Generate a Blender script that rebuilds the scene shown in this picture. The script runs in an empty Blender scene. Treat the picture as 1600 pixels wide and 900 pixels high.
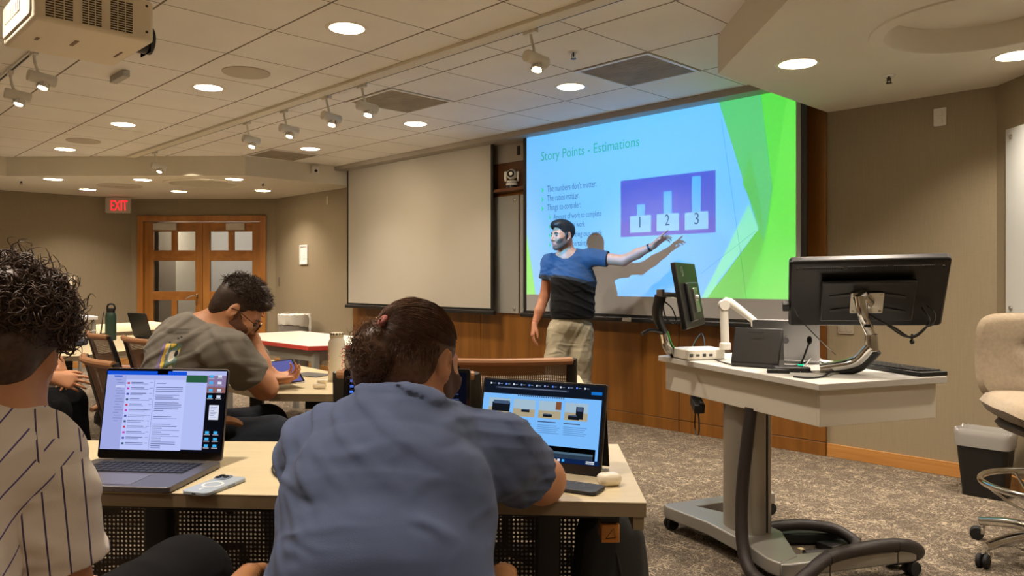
import bpy, bmesh, math, random
import numpy as np
from mathutils import Vector, Matrix, geometry
SC = bpy.context.scene
COL = SC.collection
# ---------------------------------------------------------------- camera, exposure, world
F = 1204.0; HZ = 436.0; CH = 1.24          # focal length in px, horizon row, eye height
cam = bpy.data.cameras.new('camera'); camo = bpy.data.objects.new('camera', cam); COL.objects.link(camo)
camo.location = (0, 0, CH); camo.rotation_euler = (math.pi/2, 0, 0)
cam.sensor_width = 36; cam.lens = 36*F/1600; cam.shift_y = (HZ-450)/1600*1.0
cam.clip_start = .05; cam.clip_end = 60
SC.camera = camo
vs = SC.view_settings
vs.view_transform = 'Standard'; vs.look = 'None'; vs.exposure = 0.0; vs.gamma = 1; vs.use_curve_mapping = False
w = bpy.data.worlds.new('world'); SC.world = w; w.use_nodes = True
w.node_tree.nodes['Background'].inputs[0].default_value = (.9, .8, .65, 1)
w.node_tree.nodes['Background'].inputs[1].default_value = 0.0
SC.cycles.use_denoising = True
SC.cycles.max_bounces = 10; SC.cycles.diffuse_bounces = 5; SC.cycles.transparent_max_bounces = 12
SC.cycles.sample_clamp_indirect = 6.0
SC.cycles.caustics_reflective = False; SC.cycles.caustics_refractive = False
LAMP_COL = (1.0, .87, .73)
CAN_W = 48.0         # power of a ceiling can
TRACK_W = 80.0
PROJ_W = 2250.0
HALL_W = 26.0
# ---------------------------------------------------------------- room frame
CA, SA = .697, .717
TH = math.atan2(SA, CA)                    # the room's long axis turns this far from the camera's
CA, SA = math.cos(TH), math.sin(TH)
RMAT = Matrix.Rotation(-TH, 4, 'Z')        # room (u, v, z) -> world
def R(u, v, z): return Vector((u*CA+v*SA, -u*SA+v*CA, z))
def D(px, py, d): return Vector(((px-800)/F*d, d, CH+(HZ-py)/F*d))          # a point seen at px,py at depth d
def Zp(px, py, z):                                                            # ... lying at height z
    d = (z-CH)*F/(HZ-py); return Vector(((px-800)/F*d, d, z))
def Vp(px, py, v):                                                            # ... lying in the plane v (room), as u, z
    a = (px-800)/F; d = v/(CA+a*SA); return (d*(-SA+a*CA), CH+(HZ-py)/F*d)
def toroom(p): return (p.x*CA-p.y*SA, p.x*SA+p.y*CA, p.z)
rnd = random.Random(7)
# ---------------------------------------------------------------- materials
def lin(c):
    r = []
    for x in c[:3]:
        x = x/255.0
        r.append(x/12.92 if x <= .04045 else ((x+.055)/1.055)**2.4)
    return (*r, 1.0)
MATS = {}
def nd(nt, typ, **kw):
    n = nt.nodes.new(typ)
    for k, v in kw.items():
        if k in n.inputs.keys(): n.inputs[k].default_value = v
        else: setattr(n, k, v)
    return n
def mat(name, col, rough=.5, metal=0, spec=.5, var=0, vscale=8, bump=0, bscale=200, emit=None, estr=0, coat=0, sheen=0, trans=0, sss=0, stretch=None):
    if name in MATS: return MATS[name]
    m = bpy.data.materials.new(name); m.use_nodes = True; nt = m.node_tree
    b = nt.nodes['Principled BSDF']; c = lin(col)
    b.inputs['Base Color'].default_value = c; b.inputs['Roughness'].default_value = rough
    b.inputs['Metallic'].default_value = metal; b.inputs['Specular IOR Level'].default_value = spec
    if coat: b.inputs['Coat Weight'].default_value = coat
    if sheen: b.inputs['Sheen Weight'].default_value = sheen
    if trans: b.inputs['Transmission Weight'].default_value = trans
    if sss:
        b.inputs['Subsurface Weight'].default_value = sss
        b.inputs['Subsurface Radius'].default_value = (.012, .005, .003)
    if emit:
        b.inputs['Emission Color'].default_value = lin(emit); b.inputs['Emission Strength'].default_value = estr
    if var or bump:
        tc = nd(nt, 'ShaderNodeTexCoord'); src = tc.outputs['Object']
        if stretch:
            mp = nd(nt, 'ShaderNodeMapping'); mp.inputs['Scale'].default_value = stretch
            nt.links.new(src, mp.inputs[0]); src = mp.outputs[0]
    if var:
        n = nd(nt, 'ShaderNodeTexNoise', Scale=vscale, Detail=4.0); nt.links.new(src, n.inputs['Vector'])
        rp = nd(nt, 'ShaderNodeValToRGB'); e = rp.color_ramp.elements
        e[0].position = .3; e[1].position = .7
        e[0].color = tuple(x*(1-var) for x in c[:3])+(1,); e[1].color = tuple(min(1, x*(1+var)) for x in c[:3])+(1,)
        nt.links.new(n.outputs['Fac'], rp.inputs[0]); nt.links.new(rp.outputs[0], b.inputs['Base Color'])
    if bump:
        n2 = nd(nt, 'ShaderNodeTexNoise', Scale=bscale, Detail=3.0); nt.links.new(src, n2.inputs['Vector'])
        bp = nd(nt, 'ShaderNodeBump', Strength=bump, Distance=.002); nt.links.new(n2.outputs['Fac'], bp.inputs['Height'])
        nt.links.new(bp.outputs[0], b.inputs['Normal'])
    MATS[name] = m; return m
def emat(name, col, s=1.0):
    if name in MATS: return MATS[name]
    m = bpy.data.materials.new(name); m.use_nodes = True; nt = m.node_tree
    nt.nodes.remove(nt.nodes['Principled BSDF'])
    e = nd(nt, 'ShaderNodeEmission'); e.inputs[0].default_value = lin(col); e.inputs[1].default_value = s
    nt.links.new(e.outputs[0], nt.nodes['Material Output'].inputs[0]); MATS[name] = m; return m
def wood(name, c1, c2, rough=.4, scale=(1, 1, 1), seams=None, coat=.1):
    """grain along local z unless scale says otherwise"""
    if name in MATS: return MATS[name]
    m = bpy.data.materials.new(name); m.use_nodes = True; nt = m.node_tree; b = nt.nodes['Principled BSDF']
    tc = nd(nt, 'ShaderNodeTexCoord'); mp = nd(nt, 'ShaderNodeMapping'); mp.inputs['Scale'].default_value = scale
    nt.links.new(tc.outputs['Object'], mp.inputs[0])
    n = nd(nt, 'ShaderNodeTexNoise', Scale=1.0, Detail=6.0, Distortion=.6); nt.links.new(mp.outputs[0], n.inputs['Vector'])
    rp = nd(nt, 'ShaderNodeValToRGB'); e = rp.color_ramp.elements
    e[0].position = .3; e[1].position = .7; e[0].color = lin(c1); e[1].color = lin(c2)
    nt.links.new(n.outputs['Fac'], rp.inputs[0]); nt.links.new(rp.outputs[0], b.inputs['Base Color'])
    b.inputs['Roughness'].default_value = rough; b.inputs['Coat Weight'].default_value = coat
    MATS[name] = m; return m
# ---------------------------------------------------------------- mesh builder
def rotm(rx=0, ry=0, rz=0):
    return Matrix.Rotation(rz, 4, 'Z') @ Matrix.Rotation(ry, 4, 'Y') @ Matrix.Rotation(rx, 4, 'X')
def frame_z(d, up=(0, 0, 1)):
    d = Vector(d).normalized(); up = Vector(up)
    if abs(d.dot(up)) > .99: up = Vector((1, 0, 0))
    x = up.cross(d).normalized(); y = d.cross(x)
    return Matrix((x, y, d)).transposed()
class MB:
    def __init__(s, mtx=None): s.v = []; s.f = []; s.m = []; s.mi = 0; s.mtx = mtx
    def add(s, vs_, fs_, mtx=None):
        o = len(s.v)
        for p in vs_:
            p = Vector(p)
            if mtx is not None: p = mtx @ p
            if s.mtx is not None: p = s.mtx @ p
            s.v.append(p)
        for f in fs_:
            s.f.append([i+o for i in f]); s.m.append(s.mi)
        return s
    def box(s, c, d, mtx=None, rz=0, rx=0, ry=0):
        x, y, z = d[0]/2, d[1]/2, d[2]/2
        M_ = Matrix.Translation(Vector(c)) @ rotm(rx, ry, rz)
        if mtx is not None: M_ = mtx @ M_
        return s.add([(-x,-y,-z),(x,-y,-z),(x,y,-z),(-x,y,-z),(-x,-y,z),(x,-y,z),(x,y,z),(-x,y,z)],
            [(3,2,1,0),(4,5,6,7),(0,1,5,4),(1,2,6,5),(2,3,7,6),(3,0,4,7)], M_)
    def bx(s, x0, x1, y0, y1, z0, z1, mtx=None):
        return s.box(((x0+x1)/2, (y0+y1)/2, (z0+z1)/2), (x1-x0, y1-y0, z1-z0), mtx)
    def prism(s, poly, z0, z1, mtx=None, holes=()):
        """poly in xy, extruded z0..z1; holes are polygons too"""
        polys = [list(poly)]+[list(h) for h in holes]
        flat = [p for q in polys for p in q]; n = len(flat)
        tris = geometry.tessellate_polygon([[Vector((p[0], p[1], 0)) for p in q] for q in polys]) if holes else [tuple(range(n))]
        vs_ = [(p[0], p[1], z0) for p in flat]+[(p[0], p[1], z1) for p in flat]
        area = sum(poly[i][0]*poly[(i+1) % len(poly)][1]-poly[(i+1) % len(poly)][0]*poly[i][1] for i in range(len(poly)))
        fs_ = []
        for t in tris:
            t = list(t)
            a2 = sum(flat[t[i]][0]*flat[t[(i+1) % len(t)]][1]-flat[t[(i+1) % len(t)]][0]*flat[t[i]][1] for i in range(len(t)))
            if a2 < 0: t = t[::-1]
            fs_.append(t[::-1]); fs_.append([i+n for i in t])
        o = 0
        for qi, q in enumerate(polys):
            k = len(q); ar = sum(q[i][0]*q[(i+1) % k][1]-q[(i+1) % k][0]*q[i][1] for i in range(k))
            flip = (ar < 0) != (qi > 0)
            for i in range(k):
                a, b_ = o+i, o+(i+1) % k
                f = [a, b_, b_+n, a+n]
                fs_.append(f[::-1] if flip else f)
            o += k
        return s.add(vs_, fs_, mtx)
    def lathe(s, prof, n=24, mtx=None, closed=False, a0=0, a1=2*math.pi):
        """profile of (r, z) around z"""
        full = abs(a1-a0) > 6.28; k = n if full else n+1
        vs_ = []; fs_ = []
        for r, z in prof:
            for i in range(k):
                a = a0+(a1-a0)*i/n; vs_.append((r*math.cos(a), r*math.sin(a), z))
        for j in range(len(prof)-1):
            for i in range(n):
                i2 = (i+1) % k
                fs_.append([j*k+i, j*k+i2, (j+1)*k+i2, (j+1)*k+i])
        if closed and full:
            fs_.append(list(range(k))[::-1]); fs_.append([(len(prof)-1)*k+i for i in range(k)])
        return s.add(vs_, fs_, mtx)
    def cyl(s, a, b, r, r2=None, n=16, cap=True):
        a, b = Vector(a), Vector(b); d = b-a
        M_ = Matrix.Translation(a) @ frame_z(d).to_4x4()
        r2 = r if r2 is None else r2
        return s.lathe([(r, 0), (r2, d.length)], n, M_, closed=cap)
    def tube(s, pts, r, n=8, cap=True, smooth=0, flat=1.0, up=None):
        pts = [Vector(p) for p in pts]
        if smooth: pts = spline(pts, smooth)
        rs = r if isinstance(r, (list, tuple)) else None
        vs_ = []; fs_ = []; N = len(pts); x = None
        for i, p in enumerate(pts):
            t = (pts[min(i+1, N-1)]-pts[max(i-1, 0)]).normalized()
            if x is None:
                u0 = Vector(up) if up else (Vector((0, 0, 1)) if abs(t.z) < .9 else Vector((1, 0, 0)))
                x = u0.cross(t).normalized()
            else:
                x = (x-t*x.dot(t))
                x = x.normalized() if x.length > 1e-6 else Vector((1, 0, 0))
            y = t.cross(x)
            if rs:
                q = i/(N-1)*(len(rs)-1); j = min(int(q), len(rs)-2); rr = rs[j]+(rs[j+1]-rs[j])*(q-j)
            else: rr = r
            for k in range(n):
                a = 2*math.pi*k/n; vs_.append(p+x*(rr*math.cos(a))+y*(rr*flat*math.sin(a)))
        for i in range(N-1):
            for k in range(n):
                k2 = (k+1) % n; fs_.append([i*n+k, i*n+k2, (i+1)*n+k2, (i+1)*n+k])
        if cap: fs_.append(list(range(n))[::-1]); fs_.append([(N-1)*n+k for k in range(n)])
        return s.add(vs_, fs_)
    def sphere(s, c, r, n=16, mtx=None):
        rr = r if isinstance(r, (tuple, list)) else (r, r, r)
        M_ = Matrix.Translation(Vector(c)) @ Matrix.Diagonal((*rr, 1))
        if mtx is not None: M_ = mtx @ M_
        m = n//2; prof = [(max(1e-4, math.sin(math.pi*i/m)), -math.cos(math.pi*i/m)) for i in range(m+1)]
        return s.lathe(prof, n, M_)
    def rbox(s, c, d, r, n=5, mtx=None, axis='z', taper=1.0):
        """box whose outline is rounded in the plane across the axis"""
        dims = {'z': (0, 1, 2), 'x': (1, 2, 0), 'y': (2, 0, 1)}[axis]
        a, b_, h = d[dims[0]], d[dims[1]], d[dims[2]]
        P = {'z': Matrix.Identity(4), 'x': Matrix(((0,0,1,0),(1,0,0,0),(0,1,0,0),(0,0,0,1))), 'y': Matrix(((0,1,0,0),(0,0,1,0),(1,0,0,0),(0,0,0,1)))}[axis]
        M_ = Matrix.Translation(Vector(c)) @ P
        if mtx is not None: M_ = mtx @ M_
        return s.prism(rrect(a, b_, r, n), -h/2, h/2, M_)
    def grid(s, fn, nu, nv, mtx=None):
        vs_ = [fn(i/nu, j/nv) for j in range(nv+1) for i in range(nu+1)]
        fs_ = [[j*(nu+1)+i, j*(nu+1)+i+1, (j+1)*(nu+1)+i+1, (j+1)*(nu+1)+i] for j in range(nv) for i in range(nu)]
        return s.add(vs_, fs_, mtx)
    def build(s, name, mats, parent=None, smooth=True, bevel=0, bseg=2, room=False, loc=None, solid=0, sub=0, ang=35):
        me = bpy.data.meshes.new(name); me.from_pydata([tuple(v) for v in s.v], [], s.f)
        mats = mats if isinstance(mats, (list, tuple)) else [mats]
        for m_ in mats: me.materials.append(m_)
        if len(mats) > 1: me.polygons.foreach_set('material_index', s.m)
        me.validate(); me.update()
        o = bpy.data.objects.new(name, me); COL.objects.link(o)
        if smooth: shade(me, ang)
        if parent is not None: o.parent = parent
        if room: o.rotation_euler = (0, 0, -TH)
        if loc is not None: o.location = loc
        if solid:
            md = o.modifiers.new('solid', 'SOLIDIFY'); md.thickness = solid; md.offset = 0
        if sub:
            md = o.modifiers.new('sub', 'SUBSURF'); md.levels = sub; md.render_levels = sub
        if bevel:
            md = o.modifiers.new('bevel', 'BEVEL'); md.width = bevel; md.segments = bseg; md.limit_method = 'ANGLE'; md.angle_limit = .6
            md.harden_normals = False
        return o
def shade(me, ang=35):
    me.polygons.foreach_set('use_smooth', [True]*len(me.polygons))
    bm = bmesh.new(); bm.from_mesh(me); lim = math.radians(ang)
    for e in bm.edges:
        if len(e.link_faces) == 2:
            if e.calc_face_angle(0) > lim: e.smooth = False
        else: e.smooth = False
    bm.to_mesh(me); bm.free()
def rrect(w_, h_, r, n=5):
    pts = []
    for cx, cy, a0 in ((w_/2-r, h_/2-r, 0), (-w_/2+r, h_/2-r, 90), (-w_/2+r, -h_/2+r, 180), (w_/2-r, -h_/2+r, 270)):
        for i in range(n+1):
            a = math.radians(a0+90*i/n); pts.append((cx+r*math.cos(a), cy+r*math.sin(a)))
    return pts
def circ(cx, cy, r, n=24): return [(cx+r*math.cos(2*math.pi*i/n), cy+r*math.sin(2*math.pi*i/n)) for i in range(n)]
def spline(pts, k=6):
    pts = [Vector(p) for p in pts]; out = []
    P = [pts[0]*2-pts[1]]+pts+[pts[-1]*2-pts[-2]]
    for i in range(1, len(P)-2):
        for j in range(k):
            t = j/k; a, b_, c, d = P[i-1], P[i], P[i+1], P[i+2]
            out.append(.5*((2*b_)+(c-a)*t+(2*a-5*b_+4*c-d)*t*t+(3*b_-a-3*c+d)*t**3))
    out.append(pts[-1]); return out
def tag(o, label=None, cat=None, group=None, kind=None):
    if label: o['label'] = label
    if cat: o['category'] = cat
    if group: o['group'] = group
    if kind: o['kind'] = kind
    return o
def thing(name, label, cat, loc=(0, 0, 0), rz=0, group=None, mtx=None):
    o = bpy.data.objects.new(name, None); COL.objects.link(o); o.empty_display_size = .1
    o.location = loc; o.rotation_euler = (0, 0, rz)
    if mtx is not None: o.matrix_world = mtx
    return tag(o, label, cat, group)
def struct(o, label, cat='structure'): return tag(o, label, cat, kind='structure')
def copy_tree(o, parent=None):
    c = o.copy(); COL.objects.link(c)
    if parent is not None:
        c.parent = parent; c.matrix_parent_inverse = o.matrix_parent_inverse.copy()
    for ch in list(o.children): copy_tree(ch, c)
    return c
def textmesh(body, size=1.0, align='LEFT', extrude=0):
    """returns verts and faces of lettering in xy"""
    cu = bpy.data.curves.new('lettering', 'FONT'); cu.body = body; cu.size = size; cu.align_x = align; cu.extrude = extrude; cu.resolution_u = 3
    ob = bpy.data.objects.new('lettering', cu); COL.objects.link(ob)
    dg = bpy.context.evaluated_depsgraph_get(); me = bpy.data.meshes.new_from_object(ob.evaluated_get(dg))
    vs_ = [v.co.copy() for v in me.vertices]; fs_ = [list(p.vertices) for p in me.polygons]
    bpy.data.objects.remove(ob); bpy.data.curves.remove(cu); bpy.data.meshes.remove(me)
    return vs_, fs_
def lamp(kind, name, loc, power, col=LAMP_COL, parent=None, size=.1, target=None, room=False, spot=None, blend=.2, spread=None):
    l = bpy.data.lights.new(name, kind); l.energy = power; l.color = col
    if kind == 'AREA':
        l.shape = 'DISK'; l.size = size
        if spread: l.spread = spread
    elif kind == 'SPOT':
        l.shadow_soft_size = size; l.spot_size = spot; l.spot_blend = blend
    else: l.shadow_soft_size = size
    o = bpy.data.objects.new(name, l); COL.objects.link(o); o.location = loc
    if parent is not None: o.parent = parent
    if target is not None:
        d = Vector(target)-Vector(loc); o.rotation_euler = d.to_track_quat('-Z', 'Y').to_euler()
    return o
# ================================================================ ROOM
H1, H2 = 2.63, 2.41                         # tiled ceiling, lower plaster ring
FV = 5.36                                   # front wall plane
UL, UR = -8.36, -2.335                      # wood-clad part of the front wall
def wallmat(name, col):
    m = mat(name, col, .85, spec=.2)
    nt = m.node_tree; b = nt.nodes['Principled BSDF']
    tc = nd(nt, 'ShaderNodeTexCoord'); mp = nd(nt, 'ShaderNodeMapping'); mp.inputs['Scale'].default_value = (30, 30, 500)
    nt.links.new(tc.outputs['Object'], mp.inputs[0])
    n = nd(nt, 'ShaderNodeTexNoise', Scale=1.0, Detail=3.0); nt.links.new(mp.outputs[0], n.inputs['Vector'])
    mp2 = nd(nt, 'ShaderNodeMapping'); mp2.inputs['Scale'].default_value = (260, 260, 8); nt.links.new(tc.outputs['Object'], mp2.inputs[0])
    n2 = nd(nt, 'ShaderNodeTexNoise', Scale=1.0, Detail=2.0); nt.links.new(mp2.outputs[0], n2.inputs['Vector'])
    mx = nd(nt, 'ShaderNodeMath', operation='ADD'); nt.links.new(n.outputs['Fac'], mx.inputs[0]); nt.links.new(n2.outputs['Fac'], mx.inputs[1])
    c = lin(col); rp = nd(nt, 'ShaderNodeValToRGB'); e = rp.color_ramp.elements
    mh = nd(nt, 'ShaderNodeMath', operation='MULTIPLY'); mh.inputs[1].default_value = .5; nt.links.new(mx.outputs[0], mh.inputs[0])
    e[0].position = .35; e[1].position = .65; e[0].color = tuple(x*.93 for x in c[:3])+(1,); e[1].color = tuple(x*1.05 for x in c[:3])+(1,)
    nt.links.new(mh.outputs[0], rp.inputs[0]); nt.links.new(rp.outputs[0], b.inputs['Base Color'])
    bp = nd(nt, 'ShaderNodeBump', Strength=.15, Distance=.001); nt.links.new(mh.outputs[0], bp.inputs['Height']); nt.links.new(bp.outputs[0], b.inputs['Normal'])
    return m
M_WALL = wallmat('woven_wallcovering', (140, 127, 104))
M_PLASTER = mat('plaster', (214, 208, 192), .8, spec=.2, var=.02, vscale=2)
M_TILEW = mat('white_metal', (222, 220, 214), .4)
# carpet
def carpet():
    m = bpy.data.materials.new('carpet'); m.use_nodes = True; nt = m.node_tree; b = nt.nodes['Principled BSDF']; L = nt.links.new
    tc = nd(nt, 'ShaderNodeTexCoord')
    base = nd(nt, 'ShaderNodeTexNoise', Scale=160.0, Detail=3.0); L(tc.outputs['Object'], base.inputs['Vector'])
    r0 = nd(nt, 'ShaderNodeValToRGB'); e = r0.color_ramp.elements; e[0].position = .38; e[1].position = .62
    e[0].color = lin((60, 53, 47)); e[1].color = lin((106, 95, 82)); L(base.outputs['Fac'], r0.inputs[0])
    def worms(scale, dist, width, seed):
        mp = nd(nt, 'ShaderNodeMapping'); mp.inputs['Location'].default_value = (seed, seed*2, seed); L(tc.outputs['Object'], mp.inputs[0])
        n = nd(nt, 'ShaderNodeTexNoise', Scale=scale, Detail=1.0, Distortion=dist); L(mp.outputs[0], n.inputs['Vector'])
        s_ = nd(nt, 'ShaderNodeMath', operation='SUBTRACT'); s_.inputs[1].default_value = .5; L(n.outputs['Fac'], s_.inputs[0])
        a = nd(nt, 'ShaderNodeMath', operation='ABSOLUTE'); L(s_.outputs[0], a.inputs[0])
        mr = nd(nt, 'ShaderNodeMapRange'); mr.inputs[1].default_value = width*.4; mr.inputs[2].default_value = width; mr.inputs[3].default_value = 1; mr.inputs[4].default_value = 0
        L(a.outputs[0], mr.inputs[0]); return mr.outputs[0]
    w1 = worms(20, 1.3, .024, 3.0); w2 = worms(27, 1.6, .022, 11.0); w3 = worms(13, .9, .014, 5.0)
    mxx = nd(nt, 'ShaderNodeMath', operation='MAXIMUM'); L(w1, mxx.inputs[0]); L(w2, mxx.inputs[1])
    mx3 = nd(nt, 'ShaderNodeMath', operation='MAXIMUM'); L(mxx.outputs[0], mx3.inputs[0]); L(w3, mx3.inputs[1])
    brk = nd(nt, 'ShaderNodeTexNoise', Scale=9.0, Detail=2.0); L(tc.outputs['Object'], brk.inputs['Vector'])
    bm_ = nd(nt, 'ShaderNodeMapRange'); bm_.inputs[1].default_value = .4; bm_.inputs[2].default_value = .56; bm_.inputs[3].default_value = .30; bm_.inputs[4].default_value = .70; L(brk.outputs['Fac'], bm_.inputs[0])
    ml = nd(nt, 'ShaderNodeMath', operation='MULTIPLY'); L(mx3.outputs[0], ml.inputs[0]); L(bm_.outputs[0], ml.inputs[1])
    mix = nd(nt, 'ShaderNodeMix', data_type='RGBA'); L(ml.outputs[0], mix.inputs[0]); L(r0.outputs[0], mix.inputs[6]); mix.inputs[7].default_value = lin((180, 164, 140))
    # carpet tile joints
    sx = nd(nt, 'ShaderNodeSeparateXYZ'); L(tc.outputs['Object'], sx.inputs[0]); jo = None
    for k in (0, 1):
        q = nd(nt, 'ShaderNodeMath', operation='PINGPONG'); q.inputs[1].default_value = .305; L(sx.outputs[k], q.inputs[0])
        g = nd(nt, 'ShaderNodeMath', operation='LESS_THAN'); g.inputs[1].default_value = .0022; L(q.outputs[0], g.inputs[0])
        if jo is None: jo = g.outputs[0]
        else:
            x_ = nd(nt, 'ShaderNodeMath', operation='MAXIMUM'); L(jo, x_.inputs[0]); L(g.outputs[0], x_.inputs[1]); jo = x_.outputs[0]
    jm = nd(nt, 'ShaderNodeMath', operation='MULTIPLY'); jm.inputs[1].default_value = .3; L(jo, jm.inputs[0])
    mix2 = nd(nt, 'ShaderNodeMix', data_type='RGBA'); L(jm.outputs[0], mix2.inputs[0]); L(mix.outputs[2], mix2.inputs[6]); mix2.inputs[7].default_value = lin((170, 155, 135))
    L(mix2.outputs[2], b.inputs['Base Color']); b.inputs['Roughness'].default_value = .95; b.inputs['Specular IOR Level'].default_value = .1
    bp = nd(nt, 'ShaderNodeBump', Strength=.5, Distance=.003); L(base.outputs['Fac'], bp.inputs['Height']); L(bp.outputs[0], b.inputs['Normal'])
    return m
OUT = [(-11.96, -5), (1.28, -5), (1.28, 2.78), (-1.30, FV), (-10.46, FV), (-11.96, 3.86)]
m_ = MB(); m_.prism(OUT, -.1, 0); struct(m_.build('floor', carpet(), room=True, smooth=False), 'grey brown patterned carpet floor', 'floor')
# ceiling tiles
def tilemat():
    m = bpy.data.materials.new('ceiling_tile'); m.use_nodes = True; nt = m.node_tree; b = nt.nodes['Principled BSDF']; L = nt.links.new
    tc = nd(nt, 'ShaderNodeTexCoord'); mp = nd(nt, 'ShaderNodeMapping'); mp.inputs['Location'].default_value = (4.02+6.1*2, -2.05+6.1, 0); L(tc.outputs['Object'], mp.inputs[0])
    sx = nd(nt, 'ShaderNodeSeparateXYZ'); L(mp.outputs[0], sx.inputs[0]); d = None
    for k, wd in ((0, .0045), (1, .007)):
        q = nd(nt, 'ShaderNodeMath', operation='PINGPONG'); q.inputs[1].default_value = .305; L(sx.outputs[k], q.inputs[0])
        g = nd(nt, 'ShaderNodeMapRange'); g.inputs[1].default_value = wd*.7; g.inputs[2].default_value = wd; L(q.outputs[0], g.inputs[0])
        if d is None: d = g.outputs[0]
        else:
            x_ = nd(nt, 'ShaderNodeMath', operation='MINIMUM'); L(d, x_.inputs[0]); L(g.outputs[0], x_.inputs[1]); d = x_.outputs[0]
    n = nd(nt, 'ShaderNodeTexNoise', Scale=260.0, Detail=2.0); L(tc.outputs['Object'], n.inputs['Vector'])
    nb = nd(nt, 'ShaderNodeTexNoise', Scale=1.3, Detail=3.0); L(tc.outputs['Object'], nb.inputs['Vector'])
    rp = nd(nt, 'ShaderNodeValToRGB'); e = rp.color_ramp.elements; e[0].position = .3; e[1].position = .75
    e[0].color = lin((224, 220, 212)); e[1].color = lin((236, 233, 226)); L(nb.outputs['Fac'], rp.inputs[0])
    mix = nd(nt, 'ShaderNodeMix', data_type='RGBA'); L(d, mix.inputs[0]); mix.inputs[6].default_value = lin((128, 116, 98)); L(rp.outputs[0], mix.inputs[7])
    L(mix.outputs[2], b.inputs['Base Color']); b.inputs['Roughness'].default_value = .9; b.inputs['Specular IOR Level'].default_value = .15
    ad = nd(nt, 'ShaderNodeMath', operation='MULTIPLY_ADD'); ad.inputs[1].default_value = .12; L(n.outputs['Fac'], ad.inputs[0]); L(d, ad.inputs[2])
    bp = nd(nt, 'ShaderNodeBump', Strength=.6, Distance=.004); L(ad.outputs[0], bp.inputs['Height']); L(bp.outputs[0], b.inputs['Normal'])
    return m
CANS1 = [(u, v) for v in (-3.3, -1.42, .45, 2.32, 4.19) for u in (-9.25, -7.4, -5.55, -3.7, -1.85)
         if not (v > 4 and u in (-9.25, -1.85)) and not (v > 3.9 and u > -2.4)]
CANS2R = [(-1.92, 4.03), (-1.05, 4.71), (-1.14, 3.21), (-.2, 3.98), (.5, 2.4), (.45, .5), (.45, -1.4), (.45, -3.3)]
CANS2L = [(-8.74, 3.96), (-9.62, 4.75), (-9.55, 3.21), (-10.47, 3.98), (-10.22, 2.44), (-11.08, 3.04), (-11.1, .8), (-11.1, -1.2), (-11.1, -3.2)]
CR = .108
REC = [(UR, FV), (UR, 3.91), (-.4, 1.97), (-.4, -3.9), (-10.28, -3.9), (-10.28, 1.98), (-8.35, 3.91), (-8.35, FV)]
m_ = MB(); m_.prism(REC[::-1], H1, H1+.02, holes=[circ(u, v, CR)[::-1] for u, v in CANS1])
struct(m_.build('ceiling', tilemat(), room=True, smooth=False), 'white square tiled ceiling with recessed lights', 'ceiling')
RH = (2.16, 3.56); t_ = toroom(Vector((2.16, 3.56, 0))); RDOME = [(t_[0], t_[1])]
t_ = toroom(Vector((-3.77, 9.45, 0))); LDOME = [(t_[0], t_[1])]
m_ = MB(); m_.prism([(UR, FV), (UR, 3.91), (-.4, 1.97), (-.4, -5), (1.28, -5), (1.28, 2.78), (-1.30, FV)], H2, H2+.3,
    holes=[circ(u, v, CR)[::-1] for u, v in CANS2R]+[circ(u, v, .40, 48)[::-1] for u, v in RDOME])
struct(m_.build('ceiling_soffit', M_PLASTER, room=True, smooth=False), 'plain plaster lower ceiling over the lectern side', 'ceiling')
m_ = MB(); m_.prism([(-8.35, FV), (-10.46, FV), (-11.96, 3.86), (-11.96, -5), (-10.28, -5), (-10.28, 1.98), (-8.35, 3.91)], H2, H2+.3,
    holes=[circ(u, v, CR)[::-1] for u, v in CANS2L]+[circ(u, v, .40, 48)[::-1] for u, v in LDOME])
struct(m_.build('ceiling_soffit', M_PLASTER, room=True, smooth=False), 'plain plaster lower ceiling over the door side', 'ceiling')
m_ = MB(); m_.prism([(-10.28, -3.9), (-10.28, -5), (-.4, -5), (-.4, -3.9)], H2, H2+.3)
struct(m_.build('ceiling_soffit', M_PLASTER, room=True, smooth=False), 'plain plaster lower ceiling at the room rear', 'ceiling')
m_ = MB(); m_.prism([(-12.3, -5.3), (1.6, -5.3), (1.6, 5.8), (-12.3, 5.8)], 2.85, 2.9)
struct(m_.build('ceiling_slab', M_PLASTER, room=True, smooth=False), 'slab above the ceiling', 'ceiling')
# walls
def wall(name, a, b, label, z1=2.8, t=.12, z0=0, mt=None, hole=None):
    a, b = Vector(a), Vector(b); d = (b-a); L_ = d.length; d.normalize()
    M_ = Matrix(((d.x, d.y, 0, a.x), (d.y, -d.x, 0, a.y), (0, 0, 1, 0), (0, 0, 0, 1)))   # local x along, y outwards
    M_ = Matrix(((d.x, -d.y, 0, a.x), (d.y, d.x, 0, a.y), (0, 0, 1, 0), (0, 0, 0, 1)))
    q = MB()
    if hole:
        x0, x1, zt = hole
        q.bx(0, x0, 0, t, z0, z1); q.bx(x1, L_, 0, t, z0, z1); q.bx(x0, x1, 0, t, zt, z1)
    else: q.bx(0, L_, 0, t, z0, z1)
    for i, v_ in enumerate(q.v): q.v[i] = M_ @ v_
    return struct(q.build(name, mt or M_WALL, room=True, smooth=False), label, 'wall')
P2 = lambda x, y: (x*CA-y*SA, x*SA+y*CA)
wall('wall_front', (-10.46, FV), (-1.30, FV), 'beige woven front wall behind the projection screens')
wall('wall_right', (-1.30, FV), (1.28, 2.78), 'beige angled wall carrying the white board')
wall('wall_side', (1.28, 2.78), (1.28, -5), 'beige side wall')
wall('wall_back', (1.28, -5), (-11.96, -5), 'beige rear wall')
wall('wall_left', (-11.96, -5), (-11.96, 3.86), 'beige wall beside the exit door')
dA, dB = Vector((-11.96, 3.86)), Vector((-10.46, FV)); DL = (dB-dA).length
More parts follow.
